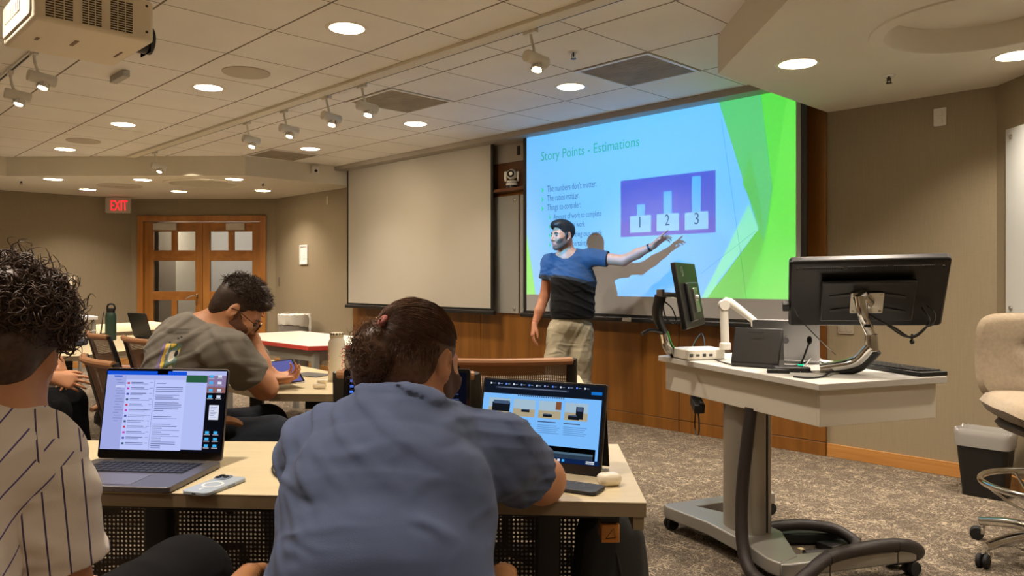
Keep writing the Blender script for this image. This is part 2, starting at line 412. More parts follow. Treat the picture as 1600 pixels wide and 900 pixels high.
DX0, DX1, DZT = .10, 1.985, 2.165          # door opening along the diagonal wall
wall('wall_door', dA, dB, 'beige angled wall around the wooden double door', hole=(DX0+.06, DX1-.06, DZT-.06))
# wood cladding, baseboards
M_CLAD = wood('veneer', (100, 60, 17), (134, 87, 31), .35, (9, 9, .7))
M_BASE = wood('baseboard_oak', (158, 106, 50), (186, 134, 72), .4, (1.2, 14, 40))
q = MB(); g = .0025
n = 5; wd = (UR-UL)/n
for i in range(n):
    q.bx(UL+i*wd+g, UL+(i+1)*wd-g, FV-.03, FV, .098, .93)
    q.bx(UL+i*wd+g, UL+(i+1)*wd-g, FV-.03, FV, .0, .093)
    q.bx(UL+i*wd+g, UL+(i+1)*wd-g, FV-.03, FV, .935, 2.63)
struct(q.build('wall_cladding', M_CLAD, room=True, smooth=False, bevel=.0015, bseg=1), 'honey coloured wood panelling on the front wall', 'wall panelling')
q = MB(); q.bx(UR, -1.30, FV-.018, FV, 0, .09); struct(q.build('baseboard_front', M_BASE, room=True, smooth=False, bevel=.003), 'oak baseboard below the beige front wall', 'baseboard')
q = MB(); L_ = 3.65; M_ = Matrix(((.7071, .7071, 0, -1.30), (-.7071, .7071, 0, FV), (0, 0, 1, 0), (0, 0, 0, 1)))
q.bx(0, L_, -.018, 0, 0, .09); q.v = [M_ @ v for v in q.v]
struct(q.build('baseboard_right', M_BASE, room=True, smooth=False, bevel=.003), 'oak baseboard on the angled wall behind the desk chair', 'baseboard')
q = MB(); q.bx(-10.46, UL, FV-.018, FV, 0, .09); struct(q.build('baseboard_left', M_BASE, room=True, smooth=False, bevel=.003), 'oak baseboard behind the grey waste bin', 'baseboard')
q = MB(); q.bx(-11.96, -11.942, -5, 3.86, 0, .09); struct(q.build('baseboard_side', M_BASE, room=True, smooth=False, bevel=.003), 'oak baseboard on the wall beside the door', 'baseboard')
# beam and light track across the tiled ceiling
q = MB(); q.bx(-9.24, -1.44, 2.93, 3.02, H1-.022, H1); struct(q.build('trim_beam', M_PLASTER, room=True, smooth=False, bevel=.003), 'painted strip across the ceiling beside the light track', 'ceiling trim')
q = MB(); q.bx(UL, UR, FV-.30, FV-.05, H1-.05, H1-.001); struct(q.build('trim_screen', mat('trim_grey', (150, 142, 130), .6), room=True, smooth=False, bevel=.003), 'grey ceiling pocket the screens roll out of', 'ceiling trim')
# ---------------------------------------------------------------- door
DOORM = Matrix.Translation((0, 0, 0))
dd = (dB-dA).normalized()
def droom(x, y, z): return (dA.x+dd.x*x-dd.y*y, dA.y+dd.y*x+dd.x*y, z)
M_DOOR = wood('door_oak', (136, 86, 32), (166, 112, 50), .38, (10, 10, .8))
M_DOORH = wood('door_oak_rail', (132, 82, 30), (162, 106, 46), .38, (.8, 10, 14))
M_FRAME = wood('door_frame_oak', (142, 88, 34), (170, 114, 52), .38, (9, 9, .8))
M_GLASS = mat('door_glass', (235, 240, 240), .03, trans=1.0)
M_STEEL = mat('brushed_steel', (190, 188, 182), .32, metal=1)
q = MB()
q.bx(DX0, DX0+.085, -.03, .13, 0, DZT); q.bx(DX1-.085, DX1, -.03, .13, 0, DZT); q.bx(DX0+.085, DX1-.085, -.03, .13, DZT-.085, DZT)
q.v = [Vector(droom(*v)) for v in q.v]
struct(q.build('trim_doorframe', M_FRAME, room=True, smooth=False, bevel=.004), 'oak frame around the double door', 'door frame')
def leaf(name, x0, x1, lab, flip):
    root = thing(name, lab, 'door'); tag(root, kind='structure')
    W = x1-x0; zt = DZT-.095
    st, stm, y0, y1 = .125, .105, .02, .065
    a0, a1 = (st, W-stm) if not flip else (stm, W-st)
    rows = [(1.66, 1.935), (1.06, 1.505), (.60, .93), (.22, .49)]
    q = MB()
    q.bx(x0, x0+a0, y0, y1, .01, zt); q.bx(x0+a1, x1, y0, y1, .01, zt)
    zz = [.01]+[z for r in rows[::-1] for z in r]+[zt]
    f = q.build; mid = (x0+a0+x0+a1)/2
    for k in (0, 2, 3): q.bx(mid-.042, mid+.042, y0, y1, rows[k][0], rows[k][1])
    q.v = [Vector(droom(*v)) for v in q.v]
    q.build('stile', M_DOOR, root, room=True, smooth=False, bevel=.003)
    q = MB()
    for k in range(0, len(zz), 2): q.bx(x0+a0, x0+a1, y0, y1, zz[k], zz[k+1])
    q.v = [Vector(droom(*v)) for v in q.v]
    q.build('rail', M_DOORH, root, room=True, smooth=False, bevel=.003)
    for k, (z0, z1) in enumerate(rows):
        for xa, xb in ([(x0+a0, x0+a1)] if k == 1 else [(x0+a0, mid-.042), (mid+.042, x0+a1)]):
            q = MB(); q.bx(xa, xb, .039, .045, z0, z1); q.v = [Vector(droom(*v)) for v in q.v]
            q.build('pane', M_GLASS, root, room=True, smooth=False)
    # closer
    cx = (x0+a0+.02, x0+a0+.37) if not flip else (x0+a1-.37-.03+.1, x0+a1-.03)
    cx = (x0+a0+.02, x0+a0+.36) if not flip else (x0+a0+.27-.02, x0+a1-.12+.02)
    q = MB(); q.bx(cx[0], cx[1], -.03, .018, 1.955, 2.055); q.v = [Vector(droom(*v)) for v in q.v]
    c = q.build('door_closer', mat('closer_silver', (200, 196, 186), .4, metal=.4), root, room=True, bevel=.006)
    q = MB(); q.bx(cx[0]+.02, cx[1]+.06, -.05, -.03, 2.072, 2.09); q.bx(cx[0]+.05, cx[0]+.08, -.05, -.03, 2.05, 2.09)
    q.v = [Vector(droom(*v)) for v in q.v]
    q.build('closer_arm', mat('dark_steel', (96, 92, 86), .35, metal=1), c, room=True, bevel=.003)
    return root
xm = (DX0+DX1)/2
lf = leaf('door_1', DX0+.088, xm-.003, 'oak glazed door leaf with lever handle, nearer the exit sign', False)
leaf('door_2', xm+.003, DX1-.088, 'oak glazed door leaf with a drinking fountain seen through it', True)
q = MB(); hx = xm-.075
q.tube([droom(hx, .02, 1.0), droom(hx, -.06, 1.0)], .011, 10); q.tube([droom(hx, -.06, 1.0), droom(hx-.06, -.062, .99), droom(hx-.14, -.06, .955)], .0095, 10, smooth=4)
q.lathe([(.03, 0), (.03, .008), (.012, .01)], 16, Matrix.Translation(droom(hx, .02, 1.0)) @ Matrix.Rotation(math.radians(90+45), 4, 'Z') @ Matrix.Rotation(math.radians(90), 4, 'X'))
q.build('door_handle', M_STEEL, lf, room=True)
# corridor beyond the door
q = MB()
MC = mat('corridor_paint', (206, 204, 200), .7)
def dbox(q, *a):
    k = len(q.v); q.bx(*a); q.v[k:] = [Vector(droom(*v)) for v in q.v[k:]]
dbox(q, -2.2, 4.2, 1.55, 1.65, 0, 2.6)
struct(q.build('wall_corridor', MC, room=True, smooth=False), 'pale corridor wall seen through the door glass', 'wall')
q = MB(); dbox(q, .05, .32, .75, 1.5, 0, 2.5)
struct(q.build('wall_corridor_pier', mat('corridor_pier', (232, 222, 200), .7), room=True, smooth=False), 'cream corridor pier seen through the door glass', 'wall')
q = MB(); dbox(q, -2.2, 4.2, .125, 1.65, -.1, 0); struct(q.build('floor_corridor', mat('corridor_floor', (150, 140, 128), .6), room=True, smooth=False), 'corridor floor', 'floor')
q = MB(); dbox(q, -2.2, 4.2, .125, 1.65, 2.6, 2.7); struct(q.build('ceiling_corridor', MC, room=True, smooth=False), 'corridor ceiling', 'ceiling')
for xx in (-2.3, 4.2):
    q = MB(); dbox(q, xx, xx+.1, .125, 1.65, 0, 2.6); struct(q.build('wall_corridor_end', MC, room=True, smooth=False), 'corridor end wall', 'wall')
hl = thing('corridor_light', 'round ceiling lamp of the corridor beyond the door', 'ceiling light', R(*droom(1.0, .45, 2.58)))
q = MB(); q.lathe([(.15, .02), (.15, -.005), (.13, -.01), (.13, .0)], 24); q.build('trim_ring', M_TILEW, hl)
lamp('AREA', 'corridor_lamp', (0, 0, -.02), HALL_W, (1, .9, .8), hl, .24)
fo = thing('drinking_fountain', 'steel drinking fountain on the corridor wall seen through the door glass', 'drinking fountain')
q = MB(); dbox(q, 1.30, 1.72, 1.2, 1.545, .78, 1.16); q.build('body', mat('fountain_steel', (140, 136, 130), .3, metal=.9), fo, room=True, bevel=.03)
q = MB(); dbox(q, 1.34, 1.68, 1.19, 1.2, 1.08, 1.11); q.build('grille', mat('dark_slot', (40, 38, 36), .5), fo, room=True, bevel=.003)
# ---------------------------------------------------------------- recessed downlights
M_REFL = mat('can_reflector', (238, 226, 196), .22, metal=.85)
M_RING = mat('can_ring', (226, 220, 206), .35)
def can(u, v, zc, label, first=[None], grp=None):
    if first[0] is None:
        r = thing('ceiling_light', label, 'ceiling light')
        q = MB(); q.lathe([(CR-.012, .006), (CR-.012, -.002), (CR+.006, -.004), (CR+.012, 0), (CR+.010, .001)], 40); q.build('trim_ring', M_RING, r)
        q = MB(); q.lathe([(CR-.011, 0), (CR-.013, .03), (.085, .10), (.075, .125), (.0, .126)], 40); q.build('reflector', M_REFL, r)
        lamp('AREA', 'bulb', (0, 0, .105), CAN_W, LAMP_COL, r, .14)
        first[0] = r
    else: r = copy_tree(first[0])
    r.location = R(u, v, zc); tag(r, label, 'ceiling light', grp); return r
LAB1 = {(-3.7, 2.32): 'largest round ceiling light in the tiles, before the light track', (-5.55, 2.32): 'round ceiling light in the tile next to the speaker grille',
 (-7.4, 2.32): 'round ceiling light third along the row beside the light track', (-9.25, 2.32): 'round ceiling light in the tiles nearest the exit door side',
 (-3.7, 4.19): 'round ceiling light between the air vent and the slide screen', (-5.55, 4.19): 'round ceiling light over the blank screen beside the middle vent',
 (-7.4, 4.19): 'round ceiling light beside the far air vent'}
LAB2 = {(-1.92, 4.03): 'round soffit light near the slide screen, green light on its rim', (-1.05, 4.71): 'round soffit light cut by the frame edge above the wall board',
 (-8.74, 3.96): 'round soffit light nearest the blank screen', (-9.62, 4.75): 'round soffit light nearest the framed notice', (-9.55, 3.21): 'round soffit light above the glazed door, nearer the tiles',
 (-10.47, 3.98): 'round soffit light in front of the double door', (-10.22, 2.44): 'round soffit light at the tile edge, near the frame side', (-11.08, 3.04): 'round soffit light nearest the exit sign'}
for p in CANS1: can(*p, H1, LAB1.get(p, 'round ceiling light in the tiles behind the camera'), grp='tile ceiling lights')
for p in CANS2R+CANS2L: can(*p, H2, LAB2.get(p, 'round soffit light outside the view'), grp='soffit lights')
# ---------------------------------------------------------------- round recesses
for (u, v), lab in ((RDOME[0], 'large round recess with raised rim above the lectern'), (LDOME[0], 'round recess with raised rim before the double door')):
    q = MB(); q.lathe([(.47, .004), (.465, -.008), (.40, -.012), (.392, .0), (.388, .11), (.0, .12)], 56)
    tag(q.build('ceiling_recess', M_PLASTER, loc=R(u, v, H2)), lab, 'ceiling recess')
# ---------------------------------------------------------------- light track
q = MB(); q.bx(-9.20, -1.46, 3.022, 3.055, H1-.012, H1-.001); q.mi = 1; q.bx(-9.20, -1.46, 3.032, 3.045, H1-.0135, H1-.0118)
M_BLACK = mat('black_plastic', (14, 14, 15), .45)
tag(q.build('light_track', [M_TILEW, M_BLACK], room=True, smooth=False), 'long ceiling light track with a black slot, carrying the spots', 'light track')
q = MB(); q.bx(-9.9, -4.6, 1.16, 1.193, H1-.012, H1-.001); q.mi = 1; q.bx(-9.9, -4.6, 1.17, 1.183, H1-.0135, H1-.0118)
tag(q.build('light_track', [M_TILEW, M_BLACK], room=True, smooth=False), 'ceiling light track partly hidden behind the projector', 'light track')
M_HEAD = mat('spot_white', (212, 208, 198), .38)
M_BULB = emat('spot_bulb', (255, 232, 190), 9)
def spot_head():
    r = thing('spot_light', '', 'spot light')
    q = MB(); q.rbox((0, 0, -.012), (.10, .032, .024), .006); q.build('track_adapter', M_HEAD, r, bevel=.003)
    q = MB(); q.tube([(0, 0, -.02), (.005, .004, -.06), (.012, .012, -.10), (.0, .03, -.135)], .0085, 8, smooth=5); q.build('stem', M_HEAD, r)
    q = MB(); M_ = Matrix.Translation((0, -.035, -.145)) @ frame_z((0, 1, -.12)).to_4x4()
    q.lathe([(.0, 0), (.030, 0), (.035, .006), (.035, .15), (.030, .156), (0, .156)], 20, M_); q.build('body', M_HEAD, r)
    q = MB(); M_ = Matrix.Translation((0, .055, -.178)) @ frame_z((.10, -.30, -1)).to_4x4()
    q.lathe([(.026, -.02), (.036, .02), (.038, .035), (.033, .036), (.024, .012), (.02, -.02)], 20, M_); b_ = q.build('lamp_ring', mat('chrome', (214, 212, 208), .12, metal=1), r)
    q = MB(); q.sphere((0, 0, .034), (.026, .026, .014), 14, M_); q.build('bulb', M_BULB, b_)
    return r
sh0 = spot_head(); sh0_used = [False]
def spot(u, v, zc, lab, tgt, p, grp='track spot lights'):
    r = sh0 if not sh0_used[0] else copy_tree(sh0); sh0_used[0] = True
    r.location = R(u, v, zc-.0145); r.rotation_euler = (0, 0, -TH+rnd.uniform(-.12, .12)); tag(r, lab, 'spot light', grp)
    if p:
        l = lamp('SPOT', 'beam', R(u, v+.09, zc-.245), p, (1, .82, .6), None, .02, R(*tgt), spot=1.1, blend=1.0)
        l.parent = r; bpy.context.view_layer.update(); l.matrix_parent_inverse = r.matrix_world.inverted()
for u, lab, tgt in ((-2.98, 'track spot nearest the camera, beside the sprinkler', (-2.2, 4.2, .8)), (-4.65, 'track spot overlapping the middle air vent', (-6.1, 5.2, 1.5)),
    (-5.13, 'track spot just before the one at the vent', (-6.7, 5.2, 1.6)), (-5.79, 'track spot third from the far end of the track', (-7.2, 5.2, 1.4)),
    (-6.46, 'track spot second from the far end, bulb hanging lowest', (-7.5, 5.2, 1.7)), (-8.67, 'track spot at the far end, by the lower ceiling', (-9.4, 5.3, 1.4))):
    spot(u, 3.04, H1, lab, tgt, TRACK_W)
spot(-5.98, 1.176, H1, 'track spot below the projector, cut by the frame edge', (-6.5, -1, 1), TRACK_W*.7)
spot(-5.36, 1.176, H1, 'lit track spot peeking out under the projector', (-5.6, 3, .5), TRACK_W*.5)
# ---------------------------------------------------------------- vents, speakers, sprinklers, sensors
def ventmat():
    m = mat('vent_face', (150, 140, 124), .7, var=.18, vscale=5); return m
for u, v, lab in ((-3.105, 4.185, 'square grey air vent nearest the slide screen'), (-4.935, 3.575, 'square grey air vent in the middle, behind track spots'), (-7.985, 4.185, 'square grey air vent far off by the blank screen')):
    r = thing('air_vent', lab, 'air vent', R(u, v, H1), -TH)
    q = MB(); q.prism(rrect(.60, .60, .004, 1), -.008, -.001, holes=[rrect(.55, .55, .004, 1)[::-1]]); q.build('frame', M_TILEW, r, smooth=False, bevel=.002)
    q = MB(); q.bx(-.276, .276, -.276, .276, -.004, -.001); 
    for i in range(20): q.bx(-.27, .27, -.27+i*.0275, -.258+i*.0275, -.0065, -.004)
    q.build('grille', ventmat(), r, smooth=False)
for u, v, lab in ((-4.96, 2.33, 'round flush speaker grille next to a ceiling light'), (-8.56, 2.31, 'round flush speaker grille far along the tiles')):
    q = MB(); q.lathe([(.155, .0), (.155, -.006), (.147, -.009), (.05, -.010), (.012, -.0098), (.0, -.013)], 40)
    tag(q.build('ceiling_speaker', mat('speaker_grille', (186, 176, 158), .6, bump=.4, bscale=600), loc=R(u, v, H1)), lab, 'speaker')
p = Zp(187, 290, H2); q = MB(); q.lathe([(.26, .0), (.26, -.006), (.25, -.010), (.05, -.012), (.0, -.012)], 40)
q.box((0, 0, -.014), (.10, .03, .008)); tag(q.build('ceiling_speaker', MATS['speaker_grille'], loc=p), 'round speaker grille on the lower ceiling near the exit sign', 'speaker')
q0 = None
M_CHR = MATS['chrome']
for px, py, z, lab in ((896, 81, H1, 'recessed sprinkler in the tiles beside the nearest track spot'), (1389, 118, H2, 'sprinkler on the lower ceiling by the round recess'),
    (33, 282, H2, 'sprinkler on the lower ceiling near the frame edge'), (411, 285, H2, 'sprinkler on the lower ceiling towards the blank screen')):
    r = thing('sprinkler', lab, 'sprinkler', Zp(px, py, z), group='ceiling sprinklers')
    q = MB(); q.lathe([(.035, 0), (.035, -.003), (.022, -.010), (.012, -.006), (.011, -.004)], 20); q.build('escutcheon', M_TILEW, r)
    q = MB(); q.cyl((0, 0, 0), (0, 0, -.03), .006); q.box((.010, 0, -.028), (.003, .006, .03)); q.box((-.010, 0, -.028), (.003, .006, .03)); q.lathe([(.0, -.045), (.017, -.045), (.017, -.042), (.0, -.042)], 14); q.build('head', mat('sprinkler_bronze', (74, 62, 50), .35, metal=.9), r)
a = (492-800)/F; d = 8.35/(SA-a*CA)
r = thing('wall_sensor', 'small white sensor box on the lower ceiling edge by the blank screen', 'sensor', D(492, 266, d-.03), -TH)
q = MB(); q.rbox((0, 0, 0), (.05, .09, .09), .01); q.build('body', M_TILEW, r, bevel=.006); q = MB(); q.lathe([(.02, 0), (.016, .012), (0, .014)], 16, Matrix.Translation((.025, 0, -.01)) @ rotm(0, math.pi/2, 0)); q.build('lens', mat('dark_glass', (30, 30, 34), .1), r)
p = Zp(187, 115, H1); r = thing('cable_plate', 'narrow grey cable box on the ceiling below the projector front', 'cable box', p, -TH)
q = MB(); q.rbox((0, 0, -.022), (.26, .05, .044), .006); q.build('box', mat('grey_box', (168, 164, 156), .5), r, bevel=.004)
# ---------------------------------------------------------------- projector
M_PROJ = mat('projector_cream', (226, 214, 190), .45)
M_SLOT = mat('slot_dark', (58, 44, 28), .7)
pr = thing('projector', 'large cream ceiling projector with vent slots hanging near the camera', 'projector', R(-3.69, .975, 2.25), -TH)
q = MB(); W_, D_, H_ = .52, .45, .175
q.prism(rrect(W_, D_, .02, 4), 0, H_); q.build('body', M_PROJ, pr, bevel=.014, bseg=3)
q = MB(); q.rbox((0, -D_/2-.001, .09), (W_-.05, .012, .13), .02, axis='y'); q.build('rear_panel', mat('projector_rear', (200, 192, 176), .5), pr, bevel=.003)
q = MB()
for i in range(9): q.box((-.17+.03*i, -D_/2-.0085, .10), (.018, .004, .05))
q.build('connector_row', mat('connector', (196, 186, 164), .5), pr)
for vi, (va, vb, z0, z1) in enumerate(((-.185, -.085, .02, .15), (-.055, .02, .02, .15), (.05, .14, .02, .15))):
    q = MB(); nrow = 13
    for i in range(nrow):
        z = z0+(z1-z0)*i/nrow
        for j in range(3):
            y0 = va+(vb-va)*j/3; q.bx(W_/2-.003, W_/2+.0012, y0+.002, y0+(vb-va)/3-.002, z, z+.0055)
    q.build('vent', M_SLOT, pr, smooth=False)
for y, z in ((.195, .15), (.195, .04), (-.205, .15)):
    q = MB(); q.lathe([(.0, .002), (.005, .002), (.006, 0)], 10, Matrix.Translation((W_/2, y, z)) @ rotm(0, math.pi/2, 0)); q.build('screw', M_SLOT, pr)
for c_, d_ in (((.02, -.02, -.001), (.09, .014, .004)), ((-.02, -.15, -.001), (.04, .012, .004)), ((-.03, .17, -.001), (.10, .008, .003))):
    q = MB(); q.box(c_, d_); q.build('underside_label', mat('proj_label', (126, 100, 78), .6), pr)
q = MB(); q.cyl((-.10, .0, H_), (-.10, .0, H1-2.25), .025); q.lathe([(.07, H1-2.25-.012), (.07, H1-2.25-.001), (0, H1-2.25-.001)], 20, Matrix.Translation((-.10, 0, 0))); q.build('ceiling_mount', M_TILEW, pr)
q = MB(); q.box((-.10, 0, H_+.01), (.22, .18, .02)); q.build('mount_plate', M_BLACK, pr, bevel=.002)
# lens with the slide inside; the lamp shines through it onto the screen
LZ = 2.33; LV = 1.212; LU = -3.69; SV = 5.2
M_LENS = mat('lens_black', (16, 16, 17), .4)
q = MB(); M_ = Matrix.Translation((0, D_/2-.045, LZ-2.25)) @ rotm(-math.pi/2, 0, 0)
q.lathe([(.0, .0), (.052, .0), (.062, .02), (.062, .12), (.055, .125), (.055, .02), (.0, .018)], 32, M_); lens = q.build('lens_barrel', M_LENS, pr)
bu = lamp('SPOT', 'projector_lamp', R(LU, LV, LZ), PROJ_W, (.93, .98, 1.0), None, 0.0, R(LU, SV, 1.84), spot=1.75, blend=0)
bu.parent = pr; bpy.context.view_layer.update(); bu.matrix_parent_inverse = pr.matrix_world.inverted()
bu.data.use_soft_falloff = False
IU0, IU1, IZ0, IZ1 = -5.15, -2.49, 1.095, 2.585
def film(name): 
    m = bpy.data.materials.new(name); return m
def transp(name, col, k=1.0):
    if name in MATS: return MATS[name]
    m = bpy.data.materials.new(name); m.use_nodes = True; nt = m.node_tree; nt.nodes.remove(nt.nodes['Principled BSDF'])
    t = nd(nt, 'ShaderNodeBsdfTransparent'); c = lin(col); t.inputs[0].default_value = tuple(min(1, x*k) for x in c[:3])+(1,)
    nt.links.new(t.outputs[0], nt.nodes['Material Output'].inputs[0]); MATS[name] = m; return m
def sl(px, py):                              # picture point -> slide plane u, z
    return Vector(Vp(px, py, SV))
polys = []; pcols = []
def sp(pts, name, col, raw=False):
    polys.append([Vector(p) for p in pts] if raw else [sl(*p) for p in pts]); pcols.append((name, col))
B_ = 5.0
sp([(IU0-B_, IZ0-B_), (IU1+B_, IZ0-B_), (IU1+B_, IZ1+B_), (IU0-B_, IZ1+B_)], 'film_mask', (0, 0, 0), True)
sp([(IU0, IZ0), (IU1, IZ0), (IU1, IZ1), (IU0, IZ1)], 'film_blue', (84, 184, 255), True)
zt = IZ1; 
def top(px): return (px, 214-(px-826)*67/364)
def bot(px): return (px, 460+(px-826)*8/406)
def clampz(pts): return [(min(max(p.x, IU0), IU1), min(max(p.y, IZ0), IZ1)) for p in (sl(*q) for q in pts)]
def spc(pts, name, col): sp(clampz(pts), name, col, True)
spc([(960, 460), (1030, 400), (1100, 340), (1156, 390), (1105, 467), bot(960)], 'film_blue_deep', (70, 174, 255))
spc([(1170, 318), (1185, 358), (1120, 441), bot(1118), bot(1096), (1130, 400)], 'film_pale_green', (110, 222, 190))
spc([(1123, 158), top(1260), (1262, 300), bot(1262), bot(1105), (1185, 358)], 'film_green', (60, 214, 60))
spc([(1123, 158), top(1189), (1207, 294), (1194, 378), (1185, 358)], 'film_green_mid', (52, 190, 110))
spc([(1160, 287), (1176, 320), (1194, 378), (1190, 330), (1172, 240)], 'film_green_mid2', (48, 184, 84))
spc([(1185, 358), (1194, 378), bot(1161), bot(1105)], 'film_green_low', (48, 190, 50))
spc([(1229, 156), top(1262), (1262, 300), bot(1262), bot(1180), (1197, 377)], 'film_green_lit', (76, 224, 66))
spc([(822, 366), (822, 464), bot(837)], 'film_green_edge', (84, 222, 60))
# the chart
CHT = dict(x0=sl(970, 280).x, x1=sl(1118, 280).x, z0=sl(970, 370.6).y, z1=sl(970, 282.7).y)
def rect(u0, u1, z0, z1, name, col): sp([(u0, z0), (u1, z0), (u1, z1), (u0, z1)], name, col, True)
rect(CHT['x0'], CHT['x1'], CHT['z0'], CHT['z1'], 'film_violet', (10, 70, 206))
rect(CHT['x0'], CHT['x1'], CHT['z0'], CHT['z0']+.12, 'film_violet_low', (50, 60, 196))
def crect(px0, px1, pya, pyb, name, col):    # bar or box from picture measures on its left edge
    u0 = sl(px0, pya).x; u1 = sl(px1, pya).x; rect(u0, u1, sl(px0, pyb).y, sl(px0, pya).y, name, col)
for b in ((995.2, 1007.3, 319.8, 338), (1036.8, 1049.8, 299.5, 336), (1081, 1095, 276, 332)): crect(*b, 'film_bar', (50, 166, 250))
for b in ((984.5, 1017.2, 338, 364), (1026, 1060.8, 335, 361.6), (1069.8, 1106.5, 332.5, 359.5)): crect(*b, 'film_box', (112, 186, 232))
for b in ((985.5, 1016.2, 345, 346.2), (985.5, 1016.2, 350, 351), (1027, 1059.8, 342.5, 343.7), (1027, 1059.8, 348, 349), (1070.8, 1105.5, 339.5, 340.7), (1070.8, 1105.5, 345, 346)): crect(*b, 'film_rule', (84, 164, 216))
V0 = []; F0 = []
for pl in polys:
    o = len(V0); V0 += pl; F0.append(list(range(o, o+len(pl))))
cv, ce, cf, ov, oe, of = geometry.delaunay_2d_cdt([Vector((p[0], p[1])) for p in V0], [], F0, 0, 1e-5)
def inpoly(x, y, pl):
    c = False; n = len(pl)
    for i in range(n):
        x1, y1, x2, y2 = pl[i][0], pl[i][1], pl[i-1][0], pl[i-1][1]
        if (y1 > y) != (y2 > y) and x < (x2-x1)*(y-y1)/(y2-y1)+x1: c = not c
    return c
FD = .042
def tofilm(u, z, dd=FD):                      # screen point -> film point in the room frame
    t = dd/(SV-LV); return (LU+(u-LU)*t, LV+dd, LZ+(z-LZ)*t)
q = MB(); names = []; 
for n_, c in pcols:
    if n_ not in names: names.append(n_)
keep = []
for f in cf:
    c = sum((cv[i] for i in f), Vector((0, 0)))/len(f)
    hit = [k for k, pl in enumerate(polys) if inpoly(c.x, c.y, pl)]
    if hit: keep.append((f, hit[-1]))
q.v = [Vector(tofilm(p.x, p.y)) for p in cv]; q.f = [list(f) for f, _ in keep]; q.m = [names.index(pcols[k][0]) for _, k in keep]
cd = dict(pcols)
fl = q.build('slide', [transp(n_, cd[n_]) for n_ in names], lens, room=True, smooth=False)
def toworldchild(o, par):
    bpy.context.view_layer.update(); o.matrix_parent_inverse = par.matrix_world.inverted()
toworldchild(fl, lens)
# ---------------------------------------------------------------- screens
M_SCR = mat('screen_fabric', (158, 156, 154), .9, spec=.1)
M_SCRL = mat('blank_screen_fabric', (166, 160, 148), .9, spec=.1)
def screen(name, u0, u1, zb, lab, mm, border):
    r = thing(name, lab, 'projection screen', R((u0+u1)/2, SV+.012, zb), -TH)
    W = u1-u0; ht = H1-.03-zb; q = MB()
    q.bx(-W/2+border, W/2-border, -.012, -.008, .0, ht); q.build('fabric', mm, r, smooth=False)
    q = MB(); q.bx(-W/2, -W/2+border, -.0125, -.007, 0, ht); q.bx(W/2-border, W/2, -.0125, -.007, 0, ht); q.bx(-W/2, W/2, -.0125, -.007, -.02, 0.012); q.build('border', M_BLACK, r, smooth=False)
    q = MB(); q.rbox((0, -.008, -.03), (W+.05, .045, .042), .012, axis='x'); q.build('bottom_bar', mat('bar_black', (18, 18, 20), .4), r, bevel=.004)
    return r
s1 = screen('projection_screen', -8.29, -5.62, .935, 'blank pull-down projection screen, lit warm and showing nothing', M_SCRL, .035)
s2 = screen('projection_screen', -5.195, -2.41, .93, 'pull-down projection screen showing the green and blue slide', M_SCR, .045)
q = MB(); q.rbox((-.15, -.033, -.03), (.09, .006, .028), .003, axis='y'); q.build('sticker', mat('sticker', (200, 198, 190), .6), s2)
def onscr(u, z, dd=.0008): return (u, SV-dd, z)
LM_ = [mat('title_green', (72, 138, 84), .9), mat('text_grey', (88, 88, 92), .9), mat('digit_grey', (70, 76, 92), .9), mat('bullet_green', (60, 170, 76), .9), mat('line_grey', (120, 136, 142), .9)]
LN_ = ['title_lettering', 'lettering', 'digit', 'bullet', 'thin_line']
def lput(k, vs_, fs_):  # slide text and lines as colour on the fabric, standing in for projected light
    q = MB(); q.add(vs_, fs_); o = q.build(LN_[k], LM_[k], s2, room=True, smooth=False); toworldchild(o, s2)
def wr(body, px, py, px2, col, hgt, dd=.0008):
    """lettering with baseline start at px,py reaching px2; hgt is the letter height in metres on the screen"""
    vs_, fs_ = textmesh(body, 1.0); xs = [v.x for v in vs_]; x0, x1 = min(xs), max(xs)
    a = sl(px, py); u1 = sl(px2, py).x; sx_ = (u1-a.x)/(x1-x0); sz = hgt/.70
    lput(col, [onscr(a.x+(v.x-x0)*sx_, a.y+v.y*sz, dd) for v in vs_], fs_)
wr('Story Points - Estimations', 845.6, 251.5, 999, 0, .085)
for t_, px, py, px2 in (('The numbers don\u2019t matter.', 855, 300.2, 932), ('The ratios matter.', 855, 314.6, 905.3), ('Things to consider:', 855, 329, 907.5)): wr(t_, px, py, px2, 1, .058)
for t_, px, py, px2 in (('Amount of work to complete', 865, 343, 939.6), ('Complexity of work', 865, 357, 914), ('Risks in starting our work', 865, 371.5, 941), ('Risk and uncertainty', 865, 385.5, 918)): wr(t_, px, py, px2, 1, .05)
for t_, px, py, px2 in (('1', 999, 355.5, 1000.8), ('2', 1039, 352.5, 1046), ('3', 1085, 350.5, 1092)): wr(t_, px, py, px2, 2, .09)
for px, py, s_ in ((846, 297.5, 1), (846, 311.8, 1), (846, 326.3, 1), (857.5, 340, .85), (857.5, 354.3, .85), (857.5, 368.5, .85), (857.5, 382.8, .85)):
    a = sl(px, py); h = .026*s_; lput(3, [onscr(a.x, a.y-h, .0008), onscr(a.x+.034*s_, a.y, .0008), onscr(a.x, a.y+h, .0008), onscr(a.x+.009, a.y, .0008)], [(0, 1, 2, 3)])
for p0, p1 in (((1127, 185), (1157, 395)), ((1096, 427), (1180, 361)), ((1156, 388), (1166, 467))):
    a, b_ = sl(*p0), sl(*p1); d_ = (b_-a).normalized(); n_ = Vector((-d_.y, d_.x))*.0022
    lput(4, [onscr(*(a+n_), .0006), onscr(*(b_+n_), .0006), onscr(*(b_-n_), .0006), onscr(*(a-n_), .0006)], [(0, 1, 2, 3)])
